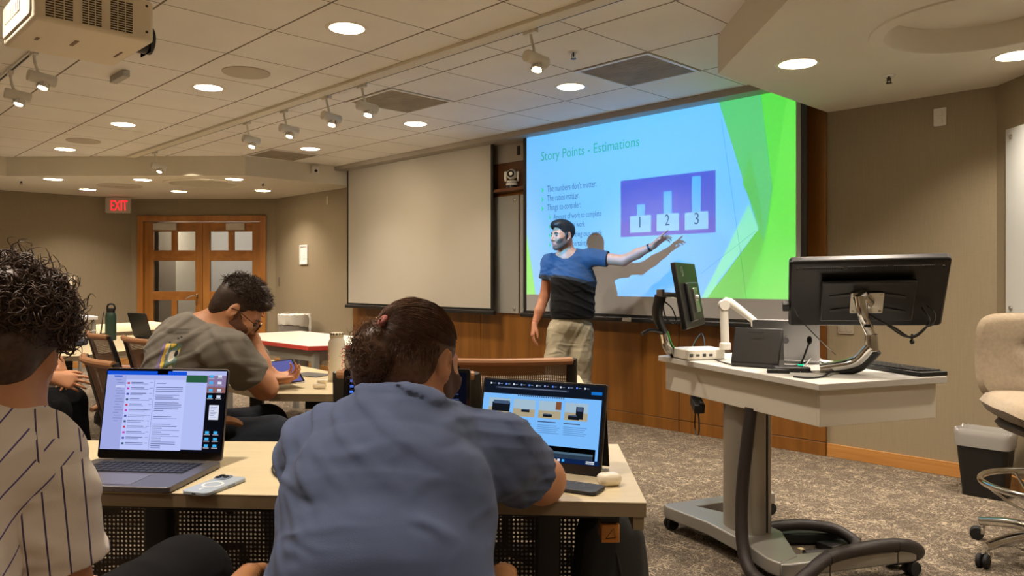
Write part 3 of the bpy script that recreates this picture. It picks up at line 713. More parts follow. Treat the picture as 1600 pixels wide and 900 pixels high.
# ================================================================ LECTERN CART
M_GREY = mat('grey_laminate', (206, 199, 182), .5)
M_GREYT = mat('grey_laminate_top', (196, 192, 184), .42)
M_ALU = mat('cast_aluminium', (164, 161, 154), .42, metal=.55)
M_COLU = mat('column_aluminium', (158, 152, 140), .38, metal=.6)
M_RUB = mat('rubber', (18, 18, 18), .7)
M_SATIN = mat('satin_black', (15, 15, 16), .38)
M_POL = mat('polished_aluminium', (205, 203, 198), .16, metal=1)
LN = Vector((1.142, 2.863, 0)); LRZ = math.atan2(.351, .936)
LM = Matrix.Translation(LN) @ Matrix.Rotation(LRZ, 4, 'Z')
LX, LY, LH = .643, 1.134, .85
def L2W(x, y, z=0): return LM @ Vector((x, y, z))
def W2L(p): return LM.inverted() @ Vector(p)
lec = thing('lectern_cart', 'grey wheeled lectern table on a single column with cast feet', 'lectern', mtx=LM)
q = MB(); q.bx(0, LX, 0, LY, LH-.027, LH); q.build('tabletop', [M_GREYT], lec, smooth=False, bevel=.003)
q = MB(); i_ = .028
q.bx(i_, LX-i_, i_, i_+.018, .682, LH-.027); q.bx(i_, i_+.018, i_+.018, LY-i_, .682, LH-.027); q.bx(LX-i_-.018, LX-i_, i_+.018, LY-i_, .682, LH-.027)
q.build('skirt', M_GREY, lec, smooth=False, bevel=.0015)
q = MB(); cx, cy = .135, .60
sec = [(cx+.082*math.copysign(abs(math.cos(a))**.8, math.cos(a)), cy+.118*math.copysign(abs(math.sin(a))**.8, math.sin(a))) for a in [2*math.pi*i/40 for i in range(40)]]
q.prism(sec, .11, LH-.027); q.mi = 1
q.bx(cx+.012, cx+.022, cy-.1195, cy-.110, .13, .74)
q.build('column', [M_COLU, M_BLACK], lec, bevel=.002)
q = MB()
def foot(q, pts, z0, z1): q.prism(pts, z0, z1)
q.prism([(-.02, .19), (.10, .23), (.245, .50), (.25, .60), (.24, .70), (.10, .98), (-.02, 1.05), (-.035, 1.00), (.01, .72), (.005, .48), (-.035, .25)], .062, .122)
q.prism([(-.02, .19), (.02, .175), (.62, .135), (.65, .15), (.645, .20), (.10, .262)], .062, .118)
q.prism([(-.02, 1.05), (.02, 1.06), (.62, 1.09), (.645, 1.07), (.64, 1.02), (.10, .965)], .062, .118)
q.build('foot_frame', M_ALU, lec, bevel=.007, bseg=3)
q = MB(); q.cyl((.0, .215, .03), (.0, .215, .065), .022); q.build('foot_post', M_ALU, lec)
for x, y in ((-.005, 1.02), (.62, .16), (.62, 1.06), (.03, .215)):
    c = MB(); c.cyl((x, y, .05), (x, y, .066), .014); o = c.build('caster', M_SATIN, lec)
    for s_ in (-.016, .016):
        t = MB(); t.lathe([(.012, -.010), (.028, -.010), (.030, -.006), (.030, .006), (.028, .010), (.012, .010)], 20, Matrix.Translation((x+.01, y+s_, .0305)) @ rotm(math.pi/2, 0, 0), closed=True); t.build('wheel', M_RUB, o)
q = MB(); q.box((.17, .29, .1225), (.02, .025, .0015)); q.build('sticker', mat('sticker_cream', (226, 206, 150), .6), lec)
# cable box hanging under the skirt
r = thing('power_brick', 'black power adapter hanging under the lectern with a cord loop', 'power adapter', L2W(.05, .86, .66))
q = MB(); q.box((0, 0, -.02), (.05, .10, .045), rx=.35); q.box((.0, -.07, .0), (.012, .05, .012)); q.build('body', M_BLACK, r, bevel=.004)
q = MB(); q.tube([(0, .01, -.035), (0, .045, -.08), (0, .05, -.14), (0, .015, -.165), (0, -.03, -.15), (0, -.03, -.09), (0, -.01, -.04)], .0038, 8, smooth=6); q.build('cord', M_BLACK, r)
# corrugated hose from under the top to the floor and along the foot
M_HOSE = mat('braided_sleeve', (38, 30, 28), .55, bump=.6, bscale=300)
q = MB(); pts = [L2W(.035, .44, .69), L2W(.015, .44, .55), L2W(-.01, .44, .35), L2W(-.035, .41, .16), L2W(-.055, .34, .055), L2W(-.06, .22, .03), L2W(-.04, .12, .05), L2W(.03, .10, .10), L2W(.14, .11, .148), L2W(.30, .135, .150), L2W(.45, .14, .15), L2W(.58, .14, .135), L2W(.68, .17, .09), L2W(.69, .22, .05), L2W(.60, .26, .03)]
q.tube(pts, .0265, 14, smooth=8); h = q.build('cable_hose', M_HOSE)
tag(h, 'thick black braided cable hose looping from the lectern down along its foot', 'cable hose')
for k, (x, y, z) in enumerate(((.14, .11, .148), (.52, .14, .143))):
    q = MB(); q.lathe([(.0275, -.004), (.0295, -.002), (.0295, .002), (.0275, .004)], 18, Matrix.Translation(L2W(x, y, z)) @ Matrix.Rotation(LRZ, 4, 'Z') @ rotm(0, math.pi/2, 0))
    q.box((0, 0, 0), (.004, .002, .085), Matrix.Translation(L2W(x, y-.014, z-.05)) @ Matrix.Rotation(LRZ, 4, 'Z'))
    t = q.build('cable_tie', M_BLACK); t.parent = h
r = thing('cable_bundle', 'dark coiled cable bundle on the carpet behind the lectern column', 'cables', L2W(.42, .62, 0), LRZ)
q = MB(); q.tube([(-.15, .0, .10), (.02, -.02, .10), (.16, -.08, .08), (.17, -.2, .05), (.05, -.26, .04), (-.12, -.2, .035)], .026, 12, smooth=8); q.build('hose_loop', M_HOSE, r)
q = MB(); q.rbox((.08, .06, .03), (.36, .13, .05), .02, mtx=rotm(0, 0, -.35)); q.build('power_strip', mat('green_black', (26, 32, 28), .5), r, bevel=.006)
q = MB(); q.rbox((.16, -.12, .015), (.22, .09, .03), .01, mtx=rotm(0, 0, .2)); q.build('adapter', M_BLACK, r, bevel=.004)
# ---------------------------------------------------------------- screens on the lectern
def mframe(c, right, up):
    x = Vector(right).normalized(); z = Vector(up); z = (z-x*z.dot(x)).normalized(); y = z.cross(x)      # y points away from the viewer (into the screen's front)
    M_ = Matrix((x, y, z)).transposed().to_4x4(); M_.translation = Vector(c); return M_
# big touch monitor, its back to the viewer, tilted face-up
bc = D(1352, 457, 3.12)
xr = Vector((.955, -.30, .02)); tl = math.radians(38)
back = Vector((-.30, -.955, 0)); up = Vector((0, 0, 1))*math.cos(tl)+back*math.sin(tl)
MM = mframe(bc, xr, up)
mon = thing('monitor', 'large black touch monitor seen from behind, tilted back on a chrome arm', 'monitor', mtx=MM)
BW, BH = .585, .345
q = MB(); q.prism(rrect(BW, BH, .018, 5), -.028, .012, rotm(math.pi/2, 0, 0)); q.build('housing', M_SATIN, mon, bevel=.010, bseg=3)
q = MB(); q.prism(rrect(BW-.03, BH-.03, .008, 3), -.0155, -.012, rotm(math.pi/2, 0, 0)); q.build('display', mat('display_off', (8, 8, 10), .08), mon)
q = MB(); q.bx(-.17, .175, -.046, -.026, -.115, .09); q.build('rear_box', M_SATIN, mon, bevel=.006)
q = MB(); q.bx(-.17, .175, -.0495, -.046, .078, .089); q.build('rear_ridge', M_SATIN, mon, bevel=.002)
q = MB()
for k in range(3):
    for j in range(22): q.bx(-.24+k*.165+j*.0066, -.24+k*.165+j*.0066+.0035, -.0292, -.027, BH/2-.030, BH/2-.018)
q.build('vent', mat('slot_black', (6, 6, 6), .8), mon, smooth=False)
for x in (-.262, -.095, .05, .262):
    q = MB(); q.lathe([(.0, .0), (.0045, 0), (.0045, .003)], 10, Matrix.Translation((x, -.0295, BH/2-.026)) @ rotm(-math.pi/2, 0, 0)); q.build('screw', mat('slot_black', (6, 6, 6), .8), mon)
for x0, z0, x1, z1 in ((-.06, .028, -.14, .018), (.065, .028, .14, .012), (-.06, -.045, -.135, -.055), (.065, -.045, .145, -.065)):
    q = MB(); d_ = Vector((x1-x0, 0, z1-z0)); a_ = math.atan2(d_.z, d_.x)
    q.prism(rrect(d_.length, .012, .005, 3), 0, .004, Matrix.Translation(((x0+x1)/2, -.046, (z0+z1)/2)) @ rotm(0, -a_, 0) @ rotm(math.pi/2, 0, 0)); q.build('vesa_arm', mat('dark_bracket', (44, 44, 46), .4), mon)
q = MB(); q.prism(rrect(.122, .105, .006, 3), .0, .0045, Matrix.Translation((.0, -.0505, -.012)) @ rotm(math.pi/2, 0, 0)); 
for sx in (-.05, .05):
    for sz in (-.042, .042): q.lathe([(.006, .0), (.006, .004), (0, .005)], 10, Matrix.Translation((sx, -.055, -.012+sz)) @ rotm(math.pi/2, 0, 0))
q.build('mount_plate', mat('plate_cream', (214, 208, 192), .3, metal=.5), mon, bevel=.001)
q = MB(); q.rbox((-BW/2-.01, -.01, -.06), (.03, .03, .035), .006); q.build('side_clip', M_BLACK, mon, bevel=.003)
# its arm, with the base clamped to the table
ab = Zp(1293, 583, LH); j1 = D(1362, 541, 3.10); j2 = D(1349, 494, 3.06); j3 = D(1344, 462, 3.055)
arm = thing('monitor_stand', 'curved chrome and black arm holding the large touch monitor', 'monitor arm', ab)
def rel(p, o): return Vector(p)-Vector(o)
q = MB(); q.rbox((0, 0, .004), (.13, .08, .008), .012, mtx=Matrix.Rotation(LRZ, 4, 'Z')); q.cyl((0, 0, .008), (0, 0, .03), .03, n=20); q.build('base_plate', M_POL, arm, bevel=.002)
q = MB(); mid = (Vector((0, 0, .02))+rel(j1, ab))*.5+Vector((.02, 0, -.02))
q.tube([Vector((-.03, 0, .018)), mid, rel(j1, ab)], [.028, .031, .030], 14, smooth=8, flat=.75); q.build('lower_arm', M_POL, arm)
q = MB(); o_ = Vector((.022, .0, -.016)); q.tube([Vector((0, 0, .012))+o_, mid+o_, rel(j1, ab)+o_], [.018, .022, .02], 12, smooth=8); q.build('lower_arm_cover', M_BLACK, arm)
q = MB(); q.cyl(rel(j1, ab)+Vector((0, 0, -.02)), rel(j1, ab)+Vector((-.003, 0, .05)), .026, .024, 18); q.build('elbow', M_POL, arm, bevel=.003)
q = MB(); q.tube([rel(j1, ab)+Vector((-.004, 0, .05)), rel(j2, ab), rel(j3, ab)], [.020, .021, .025], 14, smooth=5); q.build('upper_arm', M_POL, arm)
q = MB(); q.box(rel(D(1355, 509, 3.03), ab), (.022, .012, .012)); q.build('slot', M_BLACK, arm)
q = MB(); q.cyl(rel(j3, ab), rel(MM @ Vector((0, -.05, -.01)), ab), .030, .034, 18); q.build('tilt_head', M_POL, arm, bevel=.003)
# cables drooping behind the monitor
def cable(name, pts, r_, lab, mm=None, n=8, parent=None, sm=6):
    q = MB(); q.tube(pts, r_, n, smooth=sm); o = q.build(name, mm or M_BLACK, parent)
    if lab: tag(o, lab, 'cable')
    return o
dm = 3.04
cb = cable('monitor_cable', [D(1352, 487, 3.07), D(1372, 500, dm), D(1397, 512, dm), D(1422, 527, dm), D(1440, 519, dm), D(1452, 500, dm), D(1440, 480, dm+.03)], .0042, 'black cable drooping in a loop below the large touch monitor')
q = MB(); q.tube([D(1385, 507, dm-.01), D(1412, 525, dm-.01), D(1430, 524, dm-.01), D(1447, 511, dm-.01), D(1458, 506, dm-.01), D(1460, 490, dm), D(1448, 478, dm+.03)], .0036, 8, smooth=6); t = q.build('second_strand', M_BLACK, cb)
q = MB(); q.sphere(D(1425, 534, dm-.005), .010, 12); q.cyl(D(1425, 522, dm-.005), D(1425, 534, dm-.005), .004); q.build('plug', M_BLACK, cb)
cable('thin_cable', [D(1241, 482, 3.17), D(1248, 496, 3.12), D(1262, 512, 3.14), D(1285, 535, 3.22), Zp(1306, 556, LH)+Vector((0, 0, .004))], .0022, 'thin cable running from the touch monitor edge down to the lectern')
# small monitor turned side-on, on its own arm at the far end
sc_ = D(1076, 461, 3.80)
sr = Vector((.40, .916, 0)).normalized(); sb = Vector((-.916, .40, 0)); tl = math.radians(10)
SM = mframe(sc_, sr, Vector((0, 0, 1))*math.cos(tl)+sb*math.sin(tl))
sm = thing('monitor', 'small black monitor seen from behind at a sharp angle, with a round maker mark', 'monitor', mtx=SM)
q = MB(); q.prism(rrect(.50, .318, .006, 3), -.012, .012, rotm(math.pi/2, 0, 0)); q.build('housing', M_SATIN, sm, bevel=.004)
q = MB(); q.bx(-.13, .13, -.030, -.010, -.13, .06); q.build('rear_bulge', M_SATIN, sm, bevel=.008)
q = MB(); M_ = Matrix.Translation((-.13, -.0125, .115)) @ rotm(math.pi/2, 0, 0); q.lathe([(.020, .0), (.022, .0015), (.024, 0)], 24, M_)
vs_, fs_ = textmesh('DELL', .017, 'CENTER'); q.add([(v.x, v.y-.006, .001) for v in vs_], fs_, M_); q.build('maker_mark', mat('mark_grey', (150, 150, 150), .3, metal=.8), sm)
q = MB(); q.bx(-.235, .235, .0118, .0128, -.145, .145); q.build('display', MATS['display_off'], sm)
q = MB(); q.rbox((0, -.034, -.03), (.09, .008, .12), .006, axis='y'); q.build('mount_plate', M_STEEL, sm, bevel=.002)
sb_ = Zp(1054, 556, LH)+Vector((.02, 0, 0)); k0 = D(1037, 520, 3.78); k1 = D(1032, 462, 3.72); k2 = SM @ Vector((0, -.04, -.02))
arm2 = thing('monitor_stand', 'slim curved silver and black arm holding the small monitor', 'monitor arm', sb_)
q = MB(); q.rbox((0, 0, .005), (.10, .07, .01), .01); q.build('base_plate', M_POL, arm2, bevel=.002)
q = MB(); q.tube([Vector((0, 0, .008)), rel(D(1044, 545, 3.80), sb_), rel(k0, sb_)], [.026, .023, .020], 12, smooth=6); q.build('lower_arm', M_POL, arm2)
q = MB(); q.tube([Vector((.02, -.005, .01)), rel(D(1051, 540, 3.79), sb_), rel(D(1043, 518, 3.77), sb_)], .004, 8, smooth=6); q.build('green_stripe', mat('green_stripe', (70, 190, 90), .4), arm2)
q = MB(); q.tube([rel(k0, sb_), rel(D(1027, 492, 3.74), sb_), rel(k1, sb_)], [.020, .026, .028], 12, smooth=6); q.build('upper_arm', M_BLACK, arm2)
q = MB(); q.tube([rel(k1, sb_), rel(D(1045, 461, 3.73), sb_), rel(k2, sb_)], .015, 10, smooth=4); q.cyl(rel(k1, sb_)+Vector((0, 0, -.03)), rel(k1, sb_)+Vector((0, 0, .03)), .02); q.build('wrist_joint', M_STEEL, arm2)
q = MB(); q.tube([rel(k0, sb_), rel(D(1016, 516, 3.70), sb_), rel(D(1003, 522, 3.68), sb_)], [.009, .008, .010], 8, smooth=4); q.build('handle', M_BLACK, arm2)
cable('monitor_cable', [D(1037, 470, 3.74), D(1050, 482, 3.74), D(1056, 500, 3.75), D(1050, 506, 3.76), D(1040, 495, 3.75), D(1036, 478, 3.73)], .0035, 'black cable loop hanging by the small monitor arm')
# document camera
dc = Zp(1104, 563, LH)
doc = thing('document_camera', 'white document camera with an upright post and folded arm', 'document camera', dc, .25)
M_DOC = mat('doc_white', (226, 222, 210), .4)
q = MB(); q.rbox((.0, .08, .028), (.21, .16, .05), .02); q.build('base', M_DOC, doc, bevel=.006)
for k in range(4):
    q = MB(); q.box((-.08+.034*k, -.0005, .025), (.018, .004, .011 if k % 2 else .015)); q.build('port', mat('port_dark', (60, 58, 56), .5), doc, bevel=.001)
pb = Matrix.Translation(dc) @ Matrix.Rotation(.25, 4, 'Z'); pbi = pb.inverted()
d0 = D(1133, 540, 3.70); d1 = D(1131, 480, 3.70); d2 = D(1140, 472, 3.70); d3 = D(1184, 506, 3.62)
q = MB(); q.tube([pbi @ d0, pbi @ d1], .020, 12); q.lathe([(.027, 0), (.027, .03), (.02, .035)], 16, Matrix.Translation(pbi @ D(1133, 546, 3.70))); q.build('post', M_DOC, doc, bevel=.003)
q = MB(); q.cyl(pbi @ (d1+Vector((0, -.022, .01))), pbi @ (d1+Vector((0, .022, .01))), .024); q.tube([pbi @ (d1+Vector((0, 0, .012))), pbi @ d2, pbi @ d3], [.020, .020, .015], 12, smooth=3); q.build('arm', M_DOC, doc)
q = MB(); q.rbox(pbi @ d3, (.05, .05, .03), .01); q.build('camera_head', M_DOC, doc, bevel=.004)
# black wedge touch panel
c0 = Zp(1143, 572, LH); c1 = Zp(1218, 577, LH); rr = (c1-c0); rr.z = 0
pan = thing('touch_panel', 'black wedge shaped control panel standing on the lectern, back to the viewer', 'control panel', (c0+c1)/2, math.atan2(rr.y, rr.x))
pw = rr.length/2
q = MB(); prof = [(-.004, 0), (-.012, .02), (.045, .172), (.060, .170), (.075, .01), (.07, 0)]
q.prism(prof, -pw, pw, Matrix(((0,0,1,0),(1,0,0,0),(0,1,0,0),(0,0,0,1)))); q.build('housing', M_SATIN, pan, bevel=.004)
q = MB(); q.box((0, .014, .155), (.07, .003, .004), rx=-.36); q.build('slot', mat('slot_black', (6, 6, 6), .8), pan)
q = MB(); pl_ = [(-pw*.86, .02)]+[(pw*.86-.06+.06*math.cos(a), .075-.055*math.cos(a+1.57)*0-.055*(1-math.sin(a))) for a in [i*.157 for i in range(11)]]+[(-pw*.86, .075)]
q.prism([(-pw*.8, .025), (pw*.5, .025), (pw*.7, .04), (pw*.8, .065), (pw*.84, .11), (-pw*.8, .11)], 0, .0015, Matrix.Translation((0, -.0125, 0)) @ rotm(math.pi/2-.36, 0, 0)); q.build('rear_cover', mat('satin_black2', (22, 22, 24), .3), pan)
# silver laptop, lid seen from behind
l0 = Zp(1201, 571, LH); l1 = Zp(1255, 568, LH)
lr = Vector((.75, -.66, 0)).normalized(); ln_ = Vector((-.66, -.75, 0))    # lid runs this way; back of the lid faces the viewer
lt = math.radians(22); lc = Zp(1228, 568, LH)
lap = thing('laptop', 'open silver laptop on the lectern, lid back with a fruit mark towards the viewer', 'laptop', mtx=mframe(lc, Vector((.93, -.36, 0)), (0, 0, 1)))
WL = .29
q = MB(); lidm = Matrix.Translation((0, 0, .014)) @ rotm(math.radians(16), 0, 0)
M_SILV = mat('silver_alu', (140, 140, 142), .38, metal=.75)
q = MB(); q.rbox((0, .11, .008), (WL, .21, .014), .012); q.build('base', M_SILV, lap, bevel=.003)
lidm = Matrix.Translation((-.01, .005, .016)) @ rotm(math.radians(-24), 0, 0)
lidm = Matrix.Translation((-.0, .003, .016)) @ Matrix.Rotation(math.radians(20), 4, 'X')
q = MB(); q.rbox((0, 0, .10), (WL, .006, .20), .012, axis='y', mtx=lidm); q.build('lid', M_SILV, lap, bevel=.0015)
q = MB(); q.lathe([(0, .0004), (.014, .0004)], 20, lidm @ Matrix.Translation((0, -.0033, .10)) @ rotm(math.pi/2, 0, 0) @ Matrix.Diagonal((1, 1.1, 1, 1)))
q.prism([(0, .017), (.006, .024), (.005, .026), (-.001, .02)], 0, .0006, lidm @ Matrix.Translation((0, -.0033, .10)) @ rotm(math.pi/2, 0, 0)); q.build('maker_mark', mat('mark_mirror', (90, 90, 94), .15, metal=1), lap)
# gooseneck microphone
mb = Zp(1237, 581, LH); mc = thing('gooseneck_microphone', 'black gooseneck microphone with a green light on its base', 'microphone', mb)
q = MB(); q.rbox((0, .01, .010), (.15, .07, .02), .02, mtx=Matrix.Rotation(-.3, 4, 'Z')); q.build('base', M_SATIN, mc, bevel=.005)
n0 = rel(Zp(1251, 578, LH), mb); n1 = rel(D(1264, 536, 3.28), mb)
q = MB(); q.cyl(n0, n0+Vector((0, 0, .03)), .012, .009); q.tube([n0+Vector((0, 0, .02)), n0*.5+n1*.5+Vector((-.003, 0, 0)), n1], .0042, 8, smooth=5); q.build('gooseneck', M_BLACK, mc)
q = MB(); q.sphere(n1+Vector((.002, 0, .012)), (.011, .011, .019), 14); q.build('foam_head', M_RUB, mc)
q = MB(); q.lathe([(.0125, .02), (.0125, .025)], 14, Matrix.Translation(n0)); q.build('light_ring', emat('green_led', (40, 220, 160), 1.2), mc)
# remote-like black unit beside the microphone
ra = Zp(1216, 583, LH); r = thing('hand_remote', 'flat black remote lying in front of the touch panel on the lectern', 'remote', ra, -.2)
q = MB(); q.rbox((0, 0, .008), (.09, .03, .016), .006); q.build('body', M_SATIN, r, bevel=.003)
# keyboard lying along the end
k0 = Zp(1330, 571, LH); k1 = Zp(1456, 590, LH); kd = k1-k0
kb = thing('keyboard', 'black keyboard lying along the near end of the lectern top', 'keyboard', (k0+k1)/2+Vector((.03, .03, 0)), math.atan2(kd.y, kd.x))
kl = kd.length*.98
q = MB(); q.rbox((0, 0, .010), (kl, .14, .018), .006); q.build('body', M_SATIN, kb, bevel=.003)
q = MB()
for i in range(16):
    for j in range(5): q.box((-kl/2+.02+i*(kl-.03)/16, -.05+j*.024, .021), ((kl-.03)/16-.004, .019, .006))
q.build('keys', M_BLACK, kb, smooth=False)
# loose cables on the lectern top
def lc_(pts, r_, lab, mm=None): return cable('loose_cable', [Zp(x, y, LH)+Vector((0, 0, r_+z)) for x, y, z in pts], r_, lab, mm)
lc_([(1078, 556, 0), (1085, 545, .03), (1096, 538, .06), (1101, 546, .03), (1099, 554, 0)], .0035, 'black cable arching over the base of the document camera')
lc_([(1082, 561, 0), (1100, 559, 0), (1113, 561, 0), (1122, 555, .01), (1140, 553, .01)], .003, 'black cable lying in front of the document camera')
lc_([(1113, 561, 0), (1126, 566, 0), (1140, 570, 0), (1150, 571, 0)], .003, 'black cable running to the foot of the touch panel')
lc_([(1222, 572, 0), (1245, 572, 0), (1270, 567, .01), (1292, 570, 0), (1305, 566, 0)], .0035, 'black cable crossing behind the microphone to the chrome arm')
lc_([(1240, 590, 0), (1262, 592, 0), (1285, 590, 0), (1303, 584, .01), (1318, 578, 0)], .004, 'black cable coiled round the foot of the chrome arm')
lc_([(1250, 583, 0), (1262, 574, .02), (1272, 566, .03), (1285, 563, 0)], .0022, 'thin pale cable curling beside the microphone', mat('cable_grey', (170, 170, 168), .4))
r = thing('cable_hub', 'small blue grey cable adapter at the corner of the lectern', 'adapter', Zp(1068, 559, LH), .3)
q = MB(); q.rbox((0, 0, .008), (.05, .03, .016), .008); q.build('body', mat('hub_blue', (90, 110, 128), .4), r, bevel=.003)
# ================================================================ DESK CHAIR at the edge
M_FAB = mat('beige_fabric', (136, 121, 100), .95, spec=.1, var=.10, vscale=60, bump=.5, bscale=500, sheen=.3)
M_FABD = mat('brown_shell', (66, 54, 40), .6)
M_CHROME = M_CHR
cb_ = Vector((2.375, 3.36, 0))
och = thing('office_chair', 'beige upholstered office chair with a chrome foot ring and caster legs', 'chair', cb_, 0)
M_ = Matrix.Rotation(math.radians(-8), 4, 'Z')
def puff(u, v, w_, h_, t, e=4, dip=0):
    x = (u-.5)*2; y = (v-.5)*2
    k = max(0, 1-abs(x)**e)**(1/e) ; return x, y
q = MB()
def shell(fn_c, w_, h_, t, nu=24, nv=20, p=5):
    """pillow solid: superellipse outline, thickness swelling to the middle"""
    vs_ = []; fs_ = []
    def pt(i, j, s):
        a = (i/nu-.5)*2; b_ = (j/nv-.5)*2
        m = max(abs(a), abs(b_)); 
        ln = (abs(a)**p+abs(b_)**p)**(1/p) if m > 0 else 0
        k = m/ln if ln > 0 else 1
        x = a*k; y = b_*k; d = min(1, (abs(x)**p+abs(y)**p)**(1/p))
        th = t*.5*math.sqrt(max(0, 1-d**4))
        return fn_c(x, y, s*th)
    for s in (1, -1):
        o = len(vs_)
        for j in range(nv+1):
            for i in range(nu+1): vs_.append(pt(i, j, s))
        for j in range(nv):
            for i in range(nu):
                f = [o+j*(nu+1)+i, o+j*(nu+1)+i+1, o+(j+1)*(nu+1)+i+1, o+(j+1)*(nu+1)+i]
                fs_.append(f if s > 0 else f[::-1])
    return vs_, fs_
def weld(q):
    return q
def backfn(x, y, th):                         # back rest: faces the viewer's left
    z = .88+.20*y-.02*(1-abs(x))*0; d = .24+.03*(1-y*y)-.05*(x*x)+.06*(y*.5)
    dip = -.018*math.exp(-((x/.10)**2))*math.exp(-((y-.1)/.45)**2)-.02*math.exp(-((x/.2)**2+((y-.22)/.12)**2))-.014*math.exp(-((x/.2)**2+((y+.42)/.10)**2))
    k = -1 if th > 0 else 1
    return Vector((.24*x*(1-.04*y), d-th+ (dip*-1 if th > 0 else 0), z))
vs_, fs_ = shell(backfn, .5, .4, .10); q.add(vs_, fs_, M_); o = q.build('backrest', M_FAB, och); 
q = MB()
def seatfn(x, y, th): return Vector((.25*x, .0+.24*y, .655+th*1.3-.05*max(0, -y-.3)**2+.015*x*x+.02*max(0, y)))
vs_, fs_ = shell(seatfn, .5, .5, .10); q.add(vs_, fs_, M_); q.build('seat', M_FAB, och)
q = MB()
def panfn(x, y, th): return Vector((.20*x, .0+.19*y, .590+th))
vs_, fs_ = shell(panfn, .4, .4, .085); q.add(vs_, fs_, M_); q.build('seat_shell', M_FABD, och)
q = MB(); q.tube([(0, .12, .60), (0, .24, .64), (0, .29, .80)], .025, 10, smooth=5, flat=.5); q.build('back_bracket', M_FABD, och)
q = MB(); q.cyl((0, 0, .13), (0, 0, .57), .028); q.cyl((0, 0, .09), (0, 0, .16), .045); q.build('gas_post', M_CHROME, och)
q = MB()
ring = [(.285*math.cos(a), .285*math.sin(a), .335) for a in [2*math.pi*i/48 for i in range(49)]]
q.tube(ring, .014, 12, cap=False)
for a in (.3, 1.56, 2.8, 4.05, 5.3): q.tube([(.285*math.cos(a), .285*math.sin(a), .333), (.18*math.cos(a), .18*math.sin(a), .25), (.03*math.cos(a), .03*math.sin(a), .17)], .007, 8, smooth=4)
q.build('foot_ring', M_CHROME, och)
for k in range(5):
    a = math.radians(187+72*k); c_, s_ = math.cos(a), math.sin(a)
    q = MB(); q.tube([(.03*c_, .03*s_, .118), (.18*c_, .18*s_, .122), (.34*c_, .34*s_, .088)], [.026, .024, .020], 12, smooth=6); lg = q.build('leg', M_CHROME, och)
    q = MB(); q.cyl((.33*c_, .33*s_, .05), (.33*c_, .33*s_, .085), .011); q.box((.33*c_, .33*s_, .045), (.02, .03, .03), rz=a+.6); cs = q.build('caster', M_CHROME, lg, bevel=.003)
    for s2 in (-.014, .014):
        w_ = Vector((.345*c_, .345*s_, .030))+Matrix.Rotation(a+.6, 3, 'Z') @ Vector((.012, s2, 0))
        q = MB(); q.lathe([(.008, -.009), (.027, -.009), (.030, -.005), (.030, .005), (.027, .009), (.008, .009)], 20, Matrix.Translation(w_) @ Matrix.Rotation(a+.6, 4, 'Z') @ rotm(math.pi/2, 0, 0), closed=True); q.build('wheel', M_RUB, cs)
# ================================================================ WASTE BINS
tb = Vector((2.53, 4.16, 0)); tb.x = (1540-800)/F*4.42; tb.y = 4.42
bn = thing('waste_bin', 'black rectangular waste bin with a clear liner by the angled wall', 'waste bin', tb, -TH)
q = MB()
def taper(q, w0, d0, w1, d1, z0, z1, t, n=5):
    a = rrect(w0, d0, .03, n); b_ = rrect(w1, d1, .035, n); ai = rrect(w0-2*t, d0-2*t, .028, n); bi = rrect(w1-2*t, d1-2*t, .033, n); k = len(a)
    vs_ = [(p[0], p[1], z0) for p in a]+[(p[0], p[1], z1) for p in b_]+[(p[0], p[1], z1) for p in bi]+[(p[0], p[1], z0+t) for p in ai]
    fs_ = [list(range(k))[::-1], [3*k+i for i in range(k)]]
    for r_ in range(3): fs_ += [[r_*k+i, r_*k+(i+1) % k, (r_+1)*k+(i+1) % k, (r_+1)*k+i] for i in range(k)]
    return q.add(vs_, fs_)
taper(q, .21, .15, .275, .20, 0, .35, .004); q.build('bin_body', M_BLACK, bn)
M_LINER = mat('clear_liner', (214, 210, 204), .25, trans=.55)
q = MB(); out = rrect(.285, .21, .04, 8); k = len(out); vs_ = []; fs_ = []
rows = [(.98, .285, .0), (1.0, .32, .4), (1.01, .35, .6), (1.012, .372, .5), (.985, .380, 1.0), (.95, .375, 1.2), (.90, .345, 1.5), (.84, .26, 1.2)]
for ri, (s_, z, j) in enumerate(rows):
    for i, p in enumerate(out): 
        w_ = rnd.uniform(-1, 1)*.004*j; vs_.append((p[0]*s_*(1+w_), p[1]*s_*(1+w_), z+rnd.uniform(-1, 1)*.008*j))
for r_ in range(len(rows)-1): fs_ += [[r_*k+i, r_*k+(i+1) % k, (r_+1)*k+(i+1) % k, (r_+1)*k+i] for i in range(k)]
q.add(vs_, fs_); q.build('liner', M_LINER, bn)
gb = D(460, 505, 10.15); gb.z = 0
bn = thing('waste_bin', 'round grey waste bin with a white liner near the framed notice', 'waste bin', gb)
q = MB(); q.lathe([(0, 0), (.17, 0), (.175, .01), (.205, .74), (.20, .76), (.19, .74), (.165, .02), (0, .02)], 32); q.build('bin_body', mat('bin_grey', (118, 112, 104), .6), bn)
q = MB(); prof = [(.207, .62), (.210, .66), (.211, .72), (.214, .775), (.20, .782), (.185, .74), (.15, .60)]; vs_ = []; fs_ = []; n = 48
for r_, z in prof:
    for i in range(n): j = rnd.uniform(-1, 1); vs_.append(((r_+.003*j)*math.cos(2*math.pi*i/n), (r_+.003*j)*math.sin(2*math.pi*i/n), z+.008*rnd.uniform(-1, 1)-(.03*math.cos(2*math.pi*i/n-1.0) if z < .65 else 0)))
for r_ in range(len(prof)-1): fs_ += [[r_*n+i, r_*n+(i+1) % n, (r_+1)*n+(i+1) % n, (r_+1)*n+i] for i in range(n)]
q.add(vs_, fs_); q.tube([(.20, -.05, .775), (.225, -.06, .72), (.225, -.06, .60), (.22, -.065, .52)], [.018, .015, .022, .012], 8, smooth=4); q.build('liner', mat('white_liner', (206, 202, 192), .4), bn)
